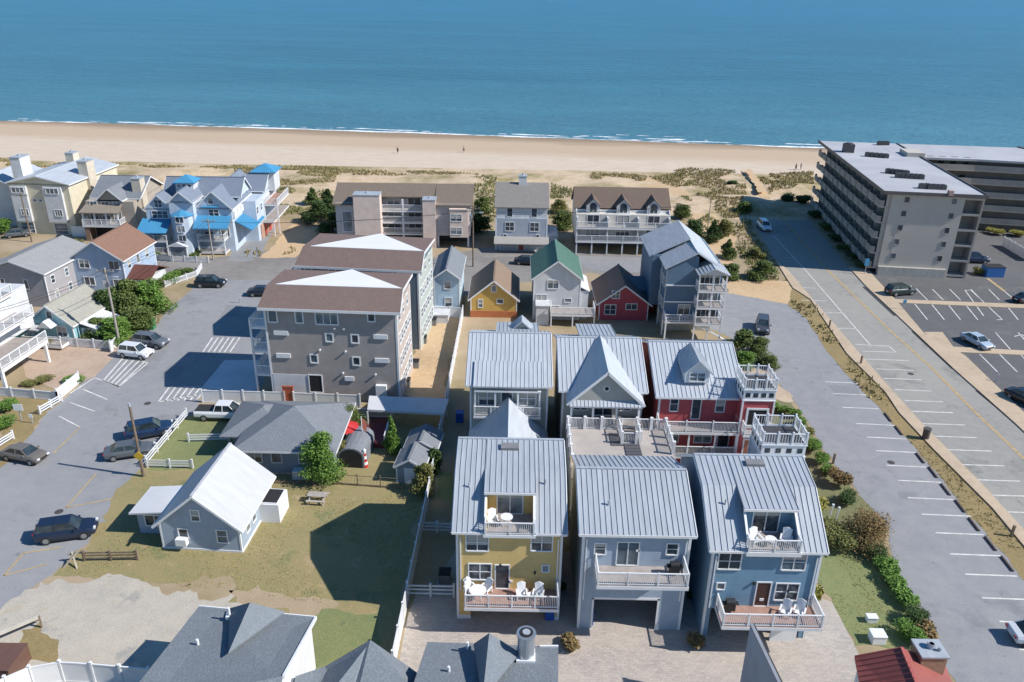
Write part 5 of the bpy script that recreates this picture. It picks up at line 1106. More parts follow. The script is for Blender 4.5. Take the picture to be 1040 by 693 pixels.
# cross dormer ridge
Rk = P3(254,612,6.4); Rb = P3(232,664,6.4); L1 = P3(233,618,4.6); L2 = P3(276,622,4.6)
mb = MB(); mb.ext([Rk, L1, P3(232,663,6.2)], (0,0,-.1)); mb.ext([Rk, P3(232,663,6.2), L2+Vector((.9,0,.1))], (0,0,-.1)); mb.build('dormer', DKR, B.o)
for px, py in ((233,624.5),(201.5,657)): a = P3(px, py, 5.0); mb = MB(); mb.cyl(a, a+Vector((0,0,.6)), .09); mb.box(a.x-.2,a.y-.2,a.z-.3,a.x+.2,a.y+.2,a.z-.02); mb.build('roof_vent', WHITE, ro)
B = Bld('foreground_house', 'low grey roofed house with a small shaded hip at the foot of the white fence', 'house', -13.0, 34.0, 0)
def P3(px, py, z): p = G(px, py, z); return Vector((p.x+13.0, p.y-34.0, z))
mb = MB(); ap = P3(376,650,6.0); mb.ext([ap, P3(330,677,4.0), P3(355,740,4.0)], (0,0,-.15)); mb.ext([ap, P3(355,740,4.0), P3(420,700,4.6), P3(405,670,4.6)], (0,0,-.15)); mb.ext([ap, P3(330,677,4.0), P3(300,687,4.2), P3(290,760,4.2), P3(360,720,4.2)], (0,0,-.15)); mb.ext([P3(405,670,4.4),P3(426,685,3.9),P3(420,740,3.9),P3(385,720,4.4)],(0,0,-.15)); ro = mb.build('roof', DKR, B.o)
mb = MB(); mb.ext([Vector((P3(330,690,3.8).x,P3(330,690,3.8).y,0)),Vector((P3(415,690,3.8).x,P3(415,690,3.8).y,0)),Vector((P3(405,760,3.8).x,P3(405,760,3.8).y,0)),Vector((P3(320,760,3.8).x,P3(320,760,3.8).y,0))],(0,0,3.7)); mb.build('wall', MATS['white_wall'], B.o)
B = Bld('foreground_house', 'grey roofed house with a round steel vent at the bottom edge before the yellow house', 'house', -5.0, 34.0, 0)
def P3(px, py, z): p = G(px, py, z); return Vector((p.x+5.0, p.y-34.0, z))
z0, z1 = 4.4, 6.2
mb = MB(); F1, F2 = P3(434,652,z0), P3(567,657,z0); F3, F4 = P3(567,740,z1), P3(405,740,z1)
mb.ext([F1, F2, F3, F4], (0,0,-.15)); ro = mb.build('roof', DKR, B.o)
ap = P3(497,643,6.3); mb = MB(); mb.ext([ap, P3(481,654,4.7), P3(490,710,6.3)], (0,0,-.1)); mb.ext([ap, P3(490,710,6.3), P3(528,663,5.0)], (0,0,-.1)); mb.build('dormer', DKR, B.o)
mb = MB(); mb.ext([Vector((F1.x+.3,F1.y-.4,0)),Vector((F2.x-.3,F2.y-.4,0)),Vector((F3.x-.3,F3.y,0)),Vector((F4.x,F4.y,0))],(0,0,4.2)); mb.build('wall', MATS['white_wall'], B.o)
a = P3(534,664,5.0); mb = MB(); mb.cyl(a+Vector((0,0,-.4)), a+Vector((0,0,1.6)), .55, n=20); mb.cyl(a+Vector((0,0,1.6)), a+Vector((0,0,1.75)), .62, n=20); ch = mb.build('steel_vent', paint('galvanised', (.55,.58,.6), .3, .1, 2, .7), ro)
mb = MB(); mb.cyl(a+Vector((0,0,1.76)), a+Vector((0,0,1.8)), .42, n=20); mb.m = 1; mb.cyl(a+Vector((0,0,1.81)), a+Vector((0,0,1.83)), .25, n=20); mb.build('vent_cap', [DARK, METAL], ch)
mb = MB(); mb.box(a.x-.6,a.y-.6,a.z-.5,a.x+.6,a.y+.55,a.z-.02); mb.build('vent_base', WHITE, ro)
fb = MB(); fb.bar(P3(548,656.5,z0+.05), F2+Vector((0,0,.05)), .1, .12); fb.build('fascia', WHITE, ro)
for px, py in ((475,659),(456,684)): v = P3(px, py, 4.9); mb = MB(); mb.cyl(v, v+Vector((0,0,.55)), .09); mb.build('roof_vent', WHITE, ro)
for px, py in ((214,640),(246,668),(232,652),(300,652)):
    pass
# tall shaded wall rising from the bottom edge
B = Bld('foreground_house', 'tall blue grey end wall with dark coping rising from the bottom edge of the courtyard', 'house', 10.0, 34.0, 0)
def P3(px, py, z): p = G(px, py, z); return Vector((p.x-10.0, p.y-34.0, z))
a, b = P3(762,635,6.5), P3(793,700,6.5); dd = (b-a)*2.5
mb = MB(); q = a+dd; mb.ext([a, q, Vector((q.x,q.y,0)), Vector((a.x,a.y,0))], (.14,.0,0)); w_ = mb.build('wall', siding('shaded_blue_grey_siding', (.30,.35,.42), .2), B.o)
mb = MB(); mb.ext([a+Vector((-.03,.05,.0)), q+Vector((-.03,0,.0)), q+Vector((.17,0,.0)), a+Vector((.17,.05,.0))], (0,0,.1)); mb.build('coping', paint('grey_coping', (.28,.30,.33)), w_)
mb = MB(); mb.bar(a+Vector((.23,0,.02)), q+Vector((.23,0,.02)), .1, .12); mb.build('gutter', paint('dark_gutter', (.06,.055,.05)), w_)
# red metal roof with brick chimney
B = Bld('foreground_house', 'red metal roofed house with a brick chimney at the bottom right beside the hedge', 'house', 20.0, 34.0, 0)
def P3(px, py, z): p = G(px, py, z); return Vector((p.x-20.0, p.y-34.0, z))
REDM = paint('red_metal_roof', (.29,.085,.07), .5, .12, .6)
pk = P3(916,658,6.0); l1 = P3(868,667,4.6); l2 = P3(878,720,4.6); rk = P3(950,740,6.0); r1 = P3(932,668,5.0); r2 = P3(985,740,4.4); r3 = P3(960,675,4.2)
mb = MB(); slope(mb, [l1, l2, rk, pk], .12, .42); slope(mb, [r2, r3, pk, rk], .12, 0); ro = mb.build('roof', REDM, B.o)
fb = MB(); fb.bar(l1, pk, .1, .1); fb.bar(pk, rk, .2, .12); fb.build('ridge_cap', paint('red_trim', (.45,.12,.1), .5), ro)
mb = MB(); q = [Vector((p.x,p.y,0)) for p in (l1, l2, r2, r3)]; q = [v*.9+(sum(q, Vector())/4)*.1 for v in q]; mb.ext(q,(0,0,4.1)); mb.build('wall', MATS['white_wall'], B.o)
c = P3(944,672,5.2); B.chimney(c.x-.85,c.y-.5,c.x+.75,c.y+.9,3,6.0,paint('tan_brick', (.36,.23,.15), .9, .25, 3)); mb = MB(); mb.cyl((c.x,c.y+.3,6.1),(c.x,c.y+.3,6.5),.25); mb.cyl((c.x+.4,c.y,6.1),(c.x+.4,c.y,6.4),.12); mb.build('flue', METAL, B.o)
# ================================================================== VEGETATION
def crown_mesh(kind, seed, n, leaf, lobes):
    """many small leaf faces spread through several lobes; unit-sized (radius 1, height 0..2)"""
    r = random.Random(seed); mb = MB(); L_ = []
    for k in range(lobes):
        a = r.uniform(0, 6.283); d = r.uniform(.15, .62)
        if kind == 'round': L_.append((math.cos(a)*d*.7, math.sin(a)*d*.7, r.uniform(.55, 1.25), r.uniform(.4, .62), r.uniform(.35, .6)))
        elif kind == 'spire': t = (k+.5)/lobes; w_ = .75*(1-t)+.12; L_.append((math.cos(a)*w_*.4, math.sin(a)*w_*.4, .25+1.6*t, w_*.75, .28))
        else: h = .28+1.4*((k+.5)/lobes); d = d*(1.3-.5*h); L_.append((math.cos(a)*d*1.1, math.sin(a)*d*1.1, h, r.uniform(.34, .55)*(1.3-.4*h), r.uniform(.22, .38)))
    for i in range(n):
        cx, cy, cz, rr, rz = L_[r.randrange(len(L_))]
        v = Vector((r.gauss(0,1), r.gauss(0,1), r.gauss(0,1))).normalized()*(r.random()**.38)
        v *= 1+.35*mn.noise(Vector((v.x*2.2+cx*5, v.y*2.2+cy*5, v.z*2.2+seed)))
        p = Vector((cx+v.x*rr, cy+v.y*rr, max(.02, cz+v.z*rz)))
        s_ = leaf*r.uniform(.6, 1.3); u = Vector((r.uniform(-1,1), r.uniform(-1,1), r.uniform(-.6,.6))).normalized(); w2 = u.cross(Vector((r.uniform(-1,1), r.uniform(-1,1), r.uniform(-1,1)))).normalized()
        mb.poly([p-u*s_*.5, p+w2*s_*.35, p+u*s_*.6, p-w2*s_*.35])
    me = bpy.data.meshes.new(kind+'_crown'); me.from_pydata(mb.v, [], mb.f); me.update(); return me
def trunk_mesh(kind, seed):
    r = random.Random(seed+50); mb = MB(); mb.cyl((0,0,-.05),(r.uniform(-.06,.06),r.uniform(-.06,.06),.8),.075,.05,n=7); mb.cyl((0,0,.75),(r.uniform(-.1,.1),r.uniform(-.1,.1),1.5),.05,.018,n=6)
    for k in range(7): a = k*.9+r.uniform(-.3,.3); z = .45+.13*k; mb.cyl((0,0,z),(math.cos(a)*.45,math.sin(a)*.45,z+.3),.028,.008,n=5)
    me = bpy.data.meshes.new('trunk'); me.from_pydata(mb.v, [], mb.f); me.update(); return me
BARK = paint('bark', (.12,.085,.06), .95, .3, 3)
LM = dict(dark=leafmat('dark_green_leaves', '33452a', '24361f', '4a5c33'), cedar=leafmat('cedar_leaves', '44562f', '31431f', '66713f'), bright=leafmat('bright_green_leaves', '4a6a2c', '38561f', '6a8540'),
          olive=leafmat('olive_leaves', '5e6238', '494f2c', '7d7a4a'), rust=leafmat('reddish_leaves', '6a6440', '545332', '86694a'), yellow=leafmat('yellow_green_leaves', '7d7a3a', '63662e', '97904d'))
PROTO = {}
def plant(px, py, r, h, kind, mat, label, cat='tree', name='tree', group=None, n=None, dz=0, world=None):
    p = Vector((*world, 0)) if world else G(px, py); near = p.y < 95
    var = rnd.randrange(3); rc = max(.6, round(r*1.25)/1.25); key = (kind, mat, var, near, rc)
    if key not in PROTO:
        hh = max(h, .8); wl_ = .17 if near else .3; nn = int(min(9000, max(700, (900 if near else 330)*rc*(rc+hh*.6)*(1.25 if kind == 'round' else 1.5))))
        me = crown_mesh(kind, hash((kind, var)) % 997 if 0 else {'round':1,'cedar':11,'spire':21}[kind]+var*5, nn, wl_/rc, {'round':7,'cedar':24,'spire':11}[kind]); me.materials.append(LM[mat])
        tm = trunk_mesh(kind, var); tm.materials.append(BARK); PROTO[key] = (me, tm)
    me, tm = PROTO[key]; t = thing(name, label, cat, p.x, p.y, dz, rnd.uniform(0, 6.28), group)
    for nm, m in (('crown', me), ('trunk', tm)):
        o = bpy.data.objects.new(nm, m); COL.objects.link(o); o.parent = t; o.scale = (r, r, h/2)
        if nm == 'trunk': o.scale = (max(r,.6), max(r,.6), h/2)
    return t
# hedge along the parking road
HG = 'clipped shrubs in the hedge beside the parking road'
for i, (px, py, r, h, m, lb) in enumerate([
 (787,418,1.0,1.3,'bright','round green shrub topmost in the hedge, right below the small cedar'), (797,421,.9,1.2,'olive','small olive shrub between two round green ones at the top of the hedge'), (806,424,1.0,1.3,'bright','green shrub directly right of the pale blue lookout tower railing'), (812,433,1.0,1.3,'olive','olive shrub beside the lower rail of the lookout tower'),
 (818,444,1.1,1.4,'olive','olive shrub touching the base of the pale blue lookout tower'), (824,459,1.35,1.7,'bright','large round green shrub just below the lookout tower'), (833,472,1.2,1.6,'bright','green shrub second below the lookout tower'), (840,482,1.0,1.2,'olive','olive green shrub just above the reddish bush'),
 (851,493,1.5,2.2,'rust','reddish brown loose bush in the middle of the hedge'), (860,512,1.25,1.6,'dark','dark green round shrub beside the two white stakes'), (889,566,1.25,1.5,'dark','dark round shrub at the upper right corner of the green lawn'), (897,577,1.1,1.2,'olive','pale olive shrub below the dark one at the lawn corner'),
 (902,586,1.1,1.3,'bright','green round shrub third down the lawn edge'), (908,597,1.1,1.2,'olive','pale shrub halfway down the lawn edge'), (914,607,1.1,1.3,'bright','green shrub just above the olive grey one by the lawn'), (922,616,1.1,1.2,'olive','olive grey shrub low on the lawn edge'),
 (929,632,1.3,1.6,'dark','dark green ball shrub above the brick chimney'), (925,650,1.4,1.6,'bright','wide green shrub next to the brick chimney and utility box'), (941,648,1.1,1.4,'rust','reddish shrub touching the top of the brick chimney')]):
    plant(px, py, r*1.02, h*.95, 'round', 'bright' if m == 'olive' and i % 2 else m, lb, 'shrub', 'shrub', HG)
plant(877, 552, 2.8, 3.4, 'cedar', 'rust', 'large spreading brownish tree leaning over the parking road beside the hedge')
plant(850, 556, 2.3, 2.4, 'round', 'olive', 'broad olive bush against the back of the green lawn', 'shrub', 'bush')
plant(838, 548, 1.8, 2.2, 'round', 'olive', 'dull olive bush between the broad bush and the blue house', 'shrub', 'bush')
plant(830, 520, 1.1, 1.6, 'round', 'yellow', 'yellow green grass clump beside the right blue house wall', 'shrub', 'bush')
plant(825, 612, .9, 2.2, 'round', 'yellow', 'tall yellowish shrub at the front right corner of the medium blue house', 'shrub', 'bush')
plant(755, 350, 1.9, 2.2, 'cedar', 'cedar', 'low cedar nearest the blue beach house beside the parking road'); plant(768, 362, 2.5, 2.9, 'cedar', 'cedar', 'largest low cedar right of the red row house roof'); plant(756, 371, 1.9, 2.0, 'cedar', 'bright', 'brighter low cedar just above the red house tower'); plant(780, 372, 1.6, 1.6, 'cedar', 'cedar', 'small low cedar tip reaching over the parking road')
for px, py, lb in ((578,657,'dry brown shrub in the bed between yellow and pale blue houses'), (706,655,'small brown shrub in the bed between the two blue houses')): plant(px, py, 1.0, 1.0, 'round', 'rust', lb, 'shrub', 'bush')
plant(568, 600, .7, 1.0, 'round', 'dark', 'dark shrub in the shaded gap beside the yellow house', 'shrub', 'bush'); plant(704, 610, .7, 1.2, 'round', 'dark', 'dark shrub in the shaded gap left of the medium blue house', 'shrub', 'bush')
# yard trees
plant(327, 488, 2.5, 5.6, 'cedar', 'bright', 'bushy cedar growing in front of the grey hip roof cottage'); plant(353, 441, 2.1, 3.6, 'cedar', 'cedar', 'smaller cedar behind the bushy one, beside the red canopy'); plant(345, 470, 1.3, 3.0, 'cedar', 'olive', 'olive cedar between the bushy cedar and the arched shed')
plant(398, 460, 1.3, 4.2, 'spire', 'bright', 'upright bright green tree between the arched shed and the two small sheds'); plant(431, 500, 1.5, 3.4, 'cedar', 'olive', 'olive tree leaning over the long white fence by the small sheds'); plant(240, 466, 1.3, 1.8, 'round', 'dark', 'dark shrub in the gap between the grey cottage and white roofed cottage', 'shrub', 'bush')
plant(441, 478, 1.0, 2.6, 'cedar', 'dark', 'dark narrow tree against the long white fence')
# left group
for px, py, r, h, k, m, lb in [(108,328,3.0,5.2,'cedar','dark','dark pine nearest the turquoise cottage behind the picket fence'), (130,322,3.6,5.8,'cedar','cedar','tallest pine in the clump behind the leaning utility pole'), (152,316,3.4,4.8,'cedar','bright','bright pine at the street side of the clump above the green bin'), (118,345,3.2,3.4,'cedar','bright','low spreading pine at the foot of the leaning utility pole'), (98,343,2.4,3.0,'cedar','cedar','low pine directly behind the white picket fence'), (142,336,3.0,3.6,'cedar','cedar','low pine above the grey parked car')]: plant(px, py, r, h, k, m, lb)
for px, py, r, h, m, lb in [(174,287,2.2,2.0,'bright','wide bush beside the maroon roofed wing'), (188,281,1.8,1.7,'cedar','bush nearest the street corner in front of the blue house'), (160,292,1.7,2.0,'cedar','bush between the maroon roof and the pine clump'), (33,296,2.4,2.6,'dark','dark bush in front of the grey two storey house'), (48,303,2.0,1.8,'cedar','bush between grey house and turquoise cottage'), (5,418,1.8,1.6,'bright','green bush at the left edge near the white sign'), (3,436,1.6,1.6,'bright','green bush lowest at the left edge above the parked tan car'),
 (71,256,1.6,2.2,'yellow','yellow green bush in front of the white wall panel'), (80,252,1.4,2.0,'olive','olive bush right of the yellow green one'), (4,238,2.4,3.6,'bright','tall green bush at the left edge beside the cream house'), (160,262,1.2,1.2,'cedar','small bush at the foot of the blue roofed house'), (196,263,1.5,1.2,'cedar','low bush under the blue porch roof'), (205,258,1.2,1.4,'dark','dark bush beside the pole at the blue roofed house'), (46,388,1.4,.9,'olive','low weeds on the pink driveway'), (76,388,1.6,.8,'bright','low green shrub along the white gate fence'), (30,392,1.2,.7,'olive','low weeds behind the white fence near the left edge'), (52,352,1.0,1.2,'olive','small bush under the white deck house')]: plant(px, py, r, h, 'round', m, lb, 'shrub', 'bush')
# behind the oceanfront houses
for px, py, r, h, k, m, lb in [(322,226,3.2,4.6,'cedar','dark','dark conifer left of the tan condo block, beside the sand path'), (334,220,3.4,5.5,'spire','dark','tall dark conifer touching the left end of the tan condo'), (338,236,3.0,4.0,'cedar','dark','dark conifer at the foot of the tan condo'), (318,208,2.5,3.6,'spire','cedar','green conifer farthest toward the dune left of the condo'),
 (487,236,2.6,4.0,'cedar','dark','dark conifer between tan condo and grey blue beach house'), (490,216,2.4,3.6,'cedar','cedar','green conifer higher up between condo and grey blue house'), (571,232,2.6,3.6,'cedar','cedar','green conifer between grey blue house and townhouse row'), (568,216,2.4,3.0,'cedar','olive','olive conifer behind the one beside the townhouse row'),
 (692,222,2.4,3.2,'cedar','cedar','conifer right of the townhouse row'), (704,240,2.6,3.4,'cedar','dark','dark conifer above the blue beach house roof'), (724,246,2.4,4.2,'spire','dark','dark palm shaped conifer beside the thin pole'), (738,262,2.2,3.4,'spire','cedar','conifer right of the blue beach house roof'), (741,282,2.4,2.6,'cedar','cedar','low conifer at the right side of the blue beach house'), (735,238,2.2,3.2,'cedar','olive','olive conifer along the sand path'), (756,216,2.3,2.4,'cedar','cedar','low bush above the dune grass strip'), (773,283,2.8,3.2,'cedar','cedar','large bush standing alone in the grass left of the avenue'), (768,262,1.8,2.0,'cedar','olive','olive bush above the lone large bush'), (745,190,2.2,1.6,'cedar','dark','dark low bush beside the beach path end'), (712,262,1.8,3,'spire','cedar','slim conifer behind the blue beach house')]: plant(px, py, r, h, k, m, lb)
for i, (px, py, r, h, m, lb) in enumerate([(800,206,2.6,2.4,'dark','dark bush at the ocean end of the avenue'), (815,208,2.6,2.6,'dark','dark bush beside the far corner of the apartment block'), (828,222,2.2,2.0,'dark','dark shrub second along the apartment wall'), (838,234,2.0,1.8,'cedar','green shrub third along the apartment wall'), (848,245,2.0,1.6,'dark','dark shrub halfway along the apartment wall'), (858,256,2.0,1.6,'cedar','green shrub below the middle apartment balconies'), (866,264,1.8,1.5,'dark','dark shrub before the blue sign at the apartment corner'), (872,272,1.5,1.3,'cedar','last green shrub by the blue sign'), (970,240,1.5,1.5,'yellow','yellow shrub behind the apartment stair bay'), (1010,238,2.2,1.5,'yellow','yellow green hedge below the apartment wing'), (1032,240,2.0,1.5,'yellow','yellow green bush at the right edge below the wing'), (993,279,1.2,1.5,'olive','olive shrub beside the blue dumpster')]): plant(px, py, r, h, 'round', m, lb, 'shrub', 'bush')
# ================================================================== VEHICLES
TYRE = paint('tyre_rubber', (.02,.02,.02), .8); RIM = paint('wheel_rim', (.35,.36,.37), .35, .05, 2, .6); LAMPW = paint('headlight_glass', (.7,.72,.75), .15, .02); LAMPR = paint('taillight_red', (.35,.02,.02), .25, .05)
CARG = glassy('car_glass', (.03,.045,.055), .06)
def carpaint(n, c):
    if n in MATS: return MATS[n]
    m, t, b = newmat(n); b.inputs['Base Color'].default_value = lin(c); b.inputs['Roughness'].default_value = .32; b.inputs['Coat Weight'].default_value = .6; b.inputs['Coat Roughness'].default_value = .08; MATS[n] = m; return m
def loft(mb, secs):
    """secs: list of rings (same vertex count)"""
    n = len(secs[0]); i = len(mb.v)
    for s_ in secs: mb.v += [tuple(p) for p in s_]
    for a in range(len(secs)-1):
        for k in range(n): j = (k+1) % n; mb.f.append((i+a*n+k, i+a*n+j, i+(a+1)*n+j, i+(a+1)*n+k)); mb.mi.append(mb.m)
    mb.f.append(tuple(i+k for k in range(n))); mb.f.append(tuple(i+(len(secs)-1)*n+k for k in reversed(range(n)))); mb.mi += [mb.m, mb.m]
def car(label, kind, pr, pf, col, cname, L=4.6, cat='car'):
    a, b = G(*pr), G(*pf); d = b-a; c = (a+b)/2; rz = math.atan2(d.y, d.x); W = .9
    t = thing('parked_car' if kind != 'pickup' else 'pickup_truck', label, cat, c.x, c.y, .02, rz); bm_ = carpaint(cname, col)
    sc = L/4.6
    P = {'sedan': [(-2.3,.62,.78),(-2.15,.35,.95),(-1.5,.28,1.0),(-.3,.25,.98),(.9,.25,.97),(1.7,.28,.88),(2.15,.32,.74),(2.3,.45,.6)],
         'suv': [(-2.3,.55,1.05),(-2.2,.35,1.15),(-1.4,.3,1.15),(0,.28,1.12),(.9,.28,1.1),(1.7,.3,1.02),(2.15,.35,.9),(2.3,.5,.75)],
         'pickup': [(-2.6,.6,1.1),(-2.55,.45,1.15),(-1.4,.4,1.15),(0,.38,1.15),(1.0,.38,1.15),(1.9,.4,1.08),(2.45,.45,.98),(2.6,.55,.85)]}[kind]
    k = {'sedan': 1.0, 'suv': 1.04, 'pickup': 1.08}[kind]
    secs = []
    for i, (x, zb, zt) in enumerate(P):
        w_ = W*k*(.8 if i in (0, len(P)-1) else .95 if i in (1, len(P)-2) else 1.0)
        secs.append([(x*sc,-w_*.9,zb),(x*sc,-w_,zb+.15),(x*sc,-w_,zb+(zt-zb)*.7),(x*sc,-w_*.86,zt),(x*sc,w_*.86,zt),(x*sc,w_,zb+(zt-zb)*.7),(x*sc,w_,zb+.15),(x*sc,w_*.9,zb)])
    mb = MB(); loft(mb, secs); body = mb.build('body', bm_, t, smooth=False, bevel=.04)
    G_ = {'sedan': (-1.75,-1.0,.35,1.15,.96,1.42), 'suv': (-2.1,-1.85,.45,1.15,1.1,1.72), 'pickup': (-.65,-.45,.85,1.5,1.14,1.82)}[kind]
    x0, x1, x2, x3, z0, z1 = G_; wl_, wt_ = W*k*.84, W*k*.66; ring = lambda x, z, w_: (x*sc, w_, z)
    mb = MB(); mb.v = [(x0*sc,-wl_,z0-.03),(x3*sc,-wl_,z0-.06),(x3*sc,wl_,z0-.06),(x0*sc,wl_,z0-.03),(x1*sc,-wt_,z1),(x2*sc,-wt_,z1),(x2*sc,wt_,z1),(x1*sc,wt_,z1)]
    mb.f = [(3,2,1,0),(4,5,6,7),(0,1,5,4),(1,2,6,5),(2,3,7,6),(3,0,4,7)]; mb.mi = [0]*6; mb.build('window_glass', CARG, t)
    mb = MB(); mb.ext([((x1-.03)*sc,-wt_-.02,z1+.035),((x2+.04)*sc,-wt_-.02,z1+.035),((x2+.04)*sc,wt_+.02,z1+.035),((x1-.03)*sc,wt_+.02,z1+.035)], (0,0,-.06)); 
    for sy in (-1, 1):
        mb.bar((x1*sc,sy*(wt_+.01),z1),(x0*sc,sy*(wl_+.01),z0-.02),.09,.06); mb.bar((x2*sc,sy*(wt_+.01),z1),(x3*sc,sy*(wl_+.01),z0-.05),.08,.06); xm = (x1+x2)/2; mb.bar((xm*sc,sy*(wt_+.012),z1),(xm*sc,sy*(wl_+.012),z0),.09,.05)
    mb.build('roof_frame', bm_, t, bevel=.02)
    wb = 1.4*sc*(1.15 if kind == 'pickup' else 1)
    for x in (-wb, wb):
        for sy in (-1, 1):
            mb = MB(); r_ = .34 if kind == 'sedan' else .39; y = sy*W*k; mb.cyl((x,y-sy*.2,r_),(x,y+sy*.025,r_),r_,n=16); w_ = mb.build('wheel', TYRE, t); mb = MB(); mb.cyl((x,y,r_),(x,y+sy*.035,r_),r_*.62,n=12); mb.build('rim', RIM, w_)
    xe = P[-1][0]*sc
    for sy in (-1, 1):
        mb = MB(); mb.box(xe-.16,sy*.45,.62 if kind == 'sedan' else .8,xe+.0,sy*.74,.76 if kind == 'sedan' else .98); mb.build('headlight', LAMPW, t)
        mb = MB(); mb.box(-xe-.0,sy*.45,.72 if kind == 'sedan' else .85,-xe+.14,sy*.76,.86 if kind == 'sedan' else 1.12); mb.build('taillight', LAMPR, t)
        mb = MB(); mb.box((x3-.35)*sc,sy*W*k*.92,z0,(x3-.2)*sc,sy*(W*k+.16),z0+.14); mb.build('wing_mirror', bm_, t)
    mb = MB(); mb.box(xe-.1,-.42,.5,xe+.015,.42,.68); mb.build('grille', DARK, t)
    mb = MB(); mb.box(-xe-.02,-.26,.62,-xe+.1,.26,.76); mb.build('number_plate', WHITE, t)
    for sy in (-1, 1): mb = MB(); mb.box(-1.0*sc,sy*(W*k+.004)-.012,.3,1.0*sc,sy*(W*k+.004)+.012,.42); mb.build('side_skirt', TYRE, t)
    if kind == 'pickup':
        mb = MB(); mb.box(-2.5*sc,-.78,1.12,-.85*sc,.78,1.175); mb.build('cargo_bed', paint('bed_liner', (.03,.03,.032), .8), t)
    return t
car('dark blue black SUV parked nose in beside the lawn above the gravel lot', 'suv', (45,548), (93,541), (.012,.02,.045), 'midnight_paint', 4.8)
car('taupe sedan parked at the left edge of the street', 'sedan', (8,463), (45,470), (.16,.14,.12), 'taupe_paint', 4.6)
car('grey sedan parked in front of the white rail fence beside the brown pole', 'sedan', (108,466), (157,459), (.10,.11,.12), 'graphite_paint', 4.7)
car('navy SUV parked behind the grey sedan next to the white rail fence', 'suv', (131,446), (174,438), (.012,.03,.075), 'navy_paint', 4.7)
car('white pickup truck with dark bed beside the white panel fence', 'pickup', (208,424), (247,425), (.72,.73,.74), 'white_paint', 5.2, 'pickup truck')
car('white hatchback parked beside the hatched bays near the leaning pole', 'suv', (126,361), (152,364), (.72,.73,.74), 'white_paint', 4.2)
car('grey SUV parked next to the white hatchback below the green bin', 'suv', (141,350), (167,353), (.13,.14,.16), 'steel_paint', 4.6)
car('black SUV standing alone at the street corner by the bushes', 'suv', (203,291), (226,291), (.008,.012,.012), 'black_paint', 4.6)
car('dark car half hidden behind the balconies of the blue grey apartment house', 'sedan', (257,300), (278,300), (.01,.015,.025), 'ink_paint', 4.5)
car('dark grey car with silver bumper driving on the parking road by the cedars', 'suv', (774,328), (774,343), (.06,.065,.075), 'anthracite_paint', 4.6)
car('white van parked on the shaded left side of the avenue', 'suv', (770,227), (782,239), (.68,.72,.76), 'pale_paint', 5.0, 'van')
car('dark green minivan beside the tan kerb below the apartment block', 'suv', (903,300), (924,298), (.01,.025,.025), 'deep_green_paint', 4.9)
car('silver blue sedan parked in the middle row of the dark parking lot', 'sedan', (981,345), (1002,356), (.42,.50,.58), 'silver_blue_paint', 4.7)
car('black car cut off by the right edge of the lower parking row', 'sedan', (1030,404), (1052,414), (.01,.015,.02), 'black_paint', 4.7)
car('dark car at the right edge of the upper parking row', 'sedan', (1032,308), (1052,305), (.012,.016,.03), 'ink_paint', 4.7)
car('dark blue car parked behind the apartment stair bay near the dumpster', 'suv', (980,266), (999,267), (.01,.015,.03), 'navy_paint', 4.6)
car('dark car parked in front of the grey blue house garage', 'sedan', (527,268), (544,269), (.012,.014,.02), 'ink_paint', 4.5)
car('pale car mostly outside the picture at the bottom right edge', 'sedan', (1036,650), (1075,652), (.55,.58,.62), 'pale_silver_paint', 4.6)
car('small dark car parked below the cream house bays', 'sedan', (14,241), (24,240), (.03,.05,.07), 'graphite_paint', 4.3)
# overhead wires
def wire(label, a, za, b, zb, sag=.8):
    p, q = G(*a), G(*b); p.z, q.z = za, zb; mb = MB(); n = 14
    for off in (-.5, .5):
        pr = None
        for k in range(n+1):
            f = k/n; v = p+(q-p)*f+Vector((off, 0, -sag*4*f*(1-f)))
            if pr is not None: mb.bar(pr, v, .035)
            pr = v
    tag(mb.build('overhead_wire', paint('wire_black', (.03,.03,.03))), label, 'wire')
wire('pair of wires from the leaning utility pole to the pole at the blue roofed house', (122,352), 10.3, (216.7,264), 6.6); wire('pair of wires from the leaning utility pole out past the left edge', (122,352), 10.3, (-60,420), 10); wire('pair of wires from the blue roofed house to the pole by the tan condo', (216.7,264), 6.6, (480.5,271), 9.6); wire('pair of wires from the condo pole toward the blue beach house', (480.5,271), 9.6, (700,262), 9.6)
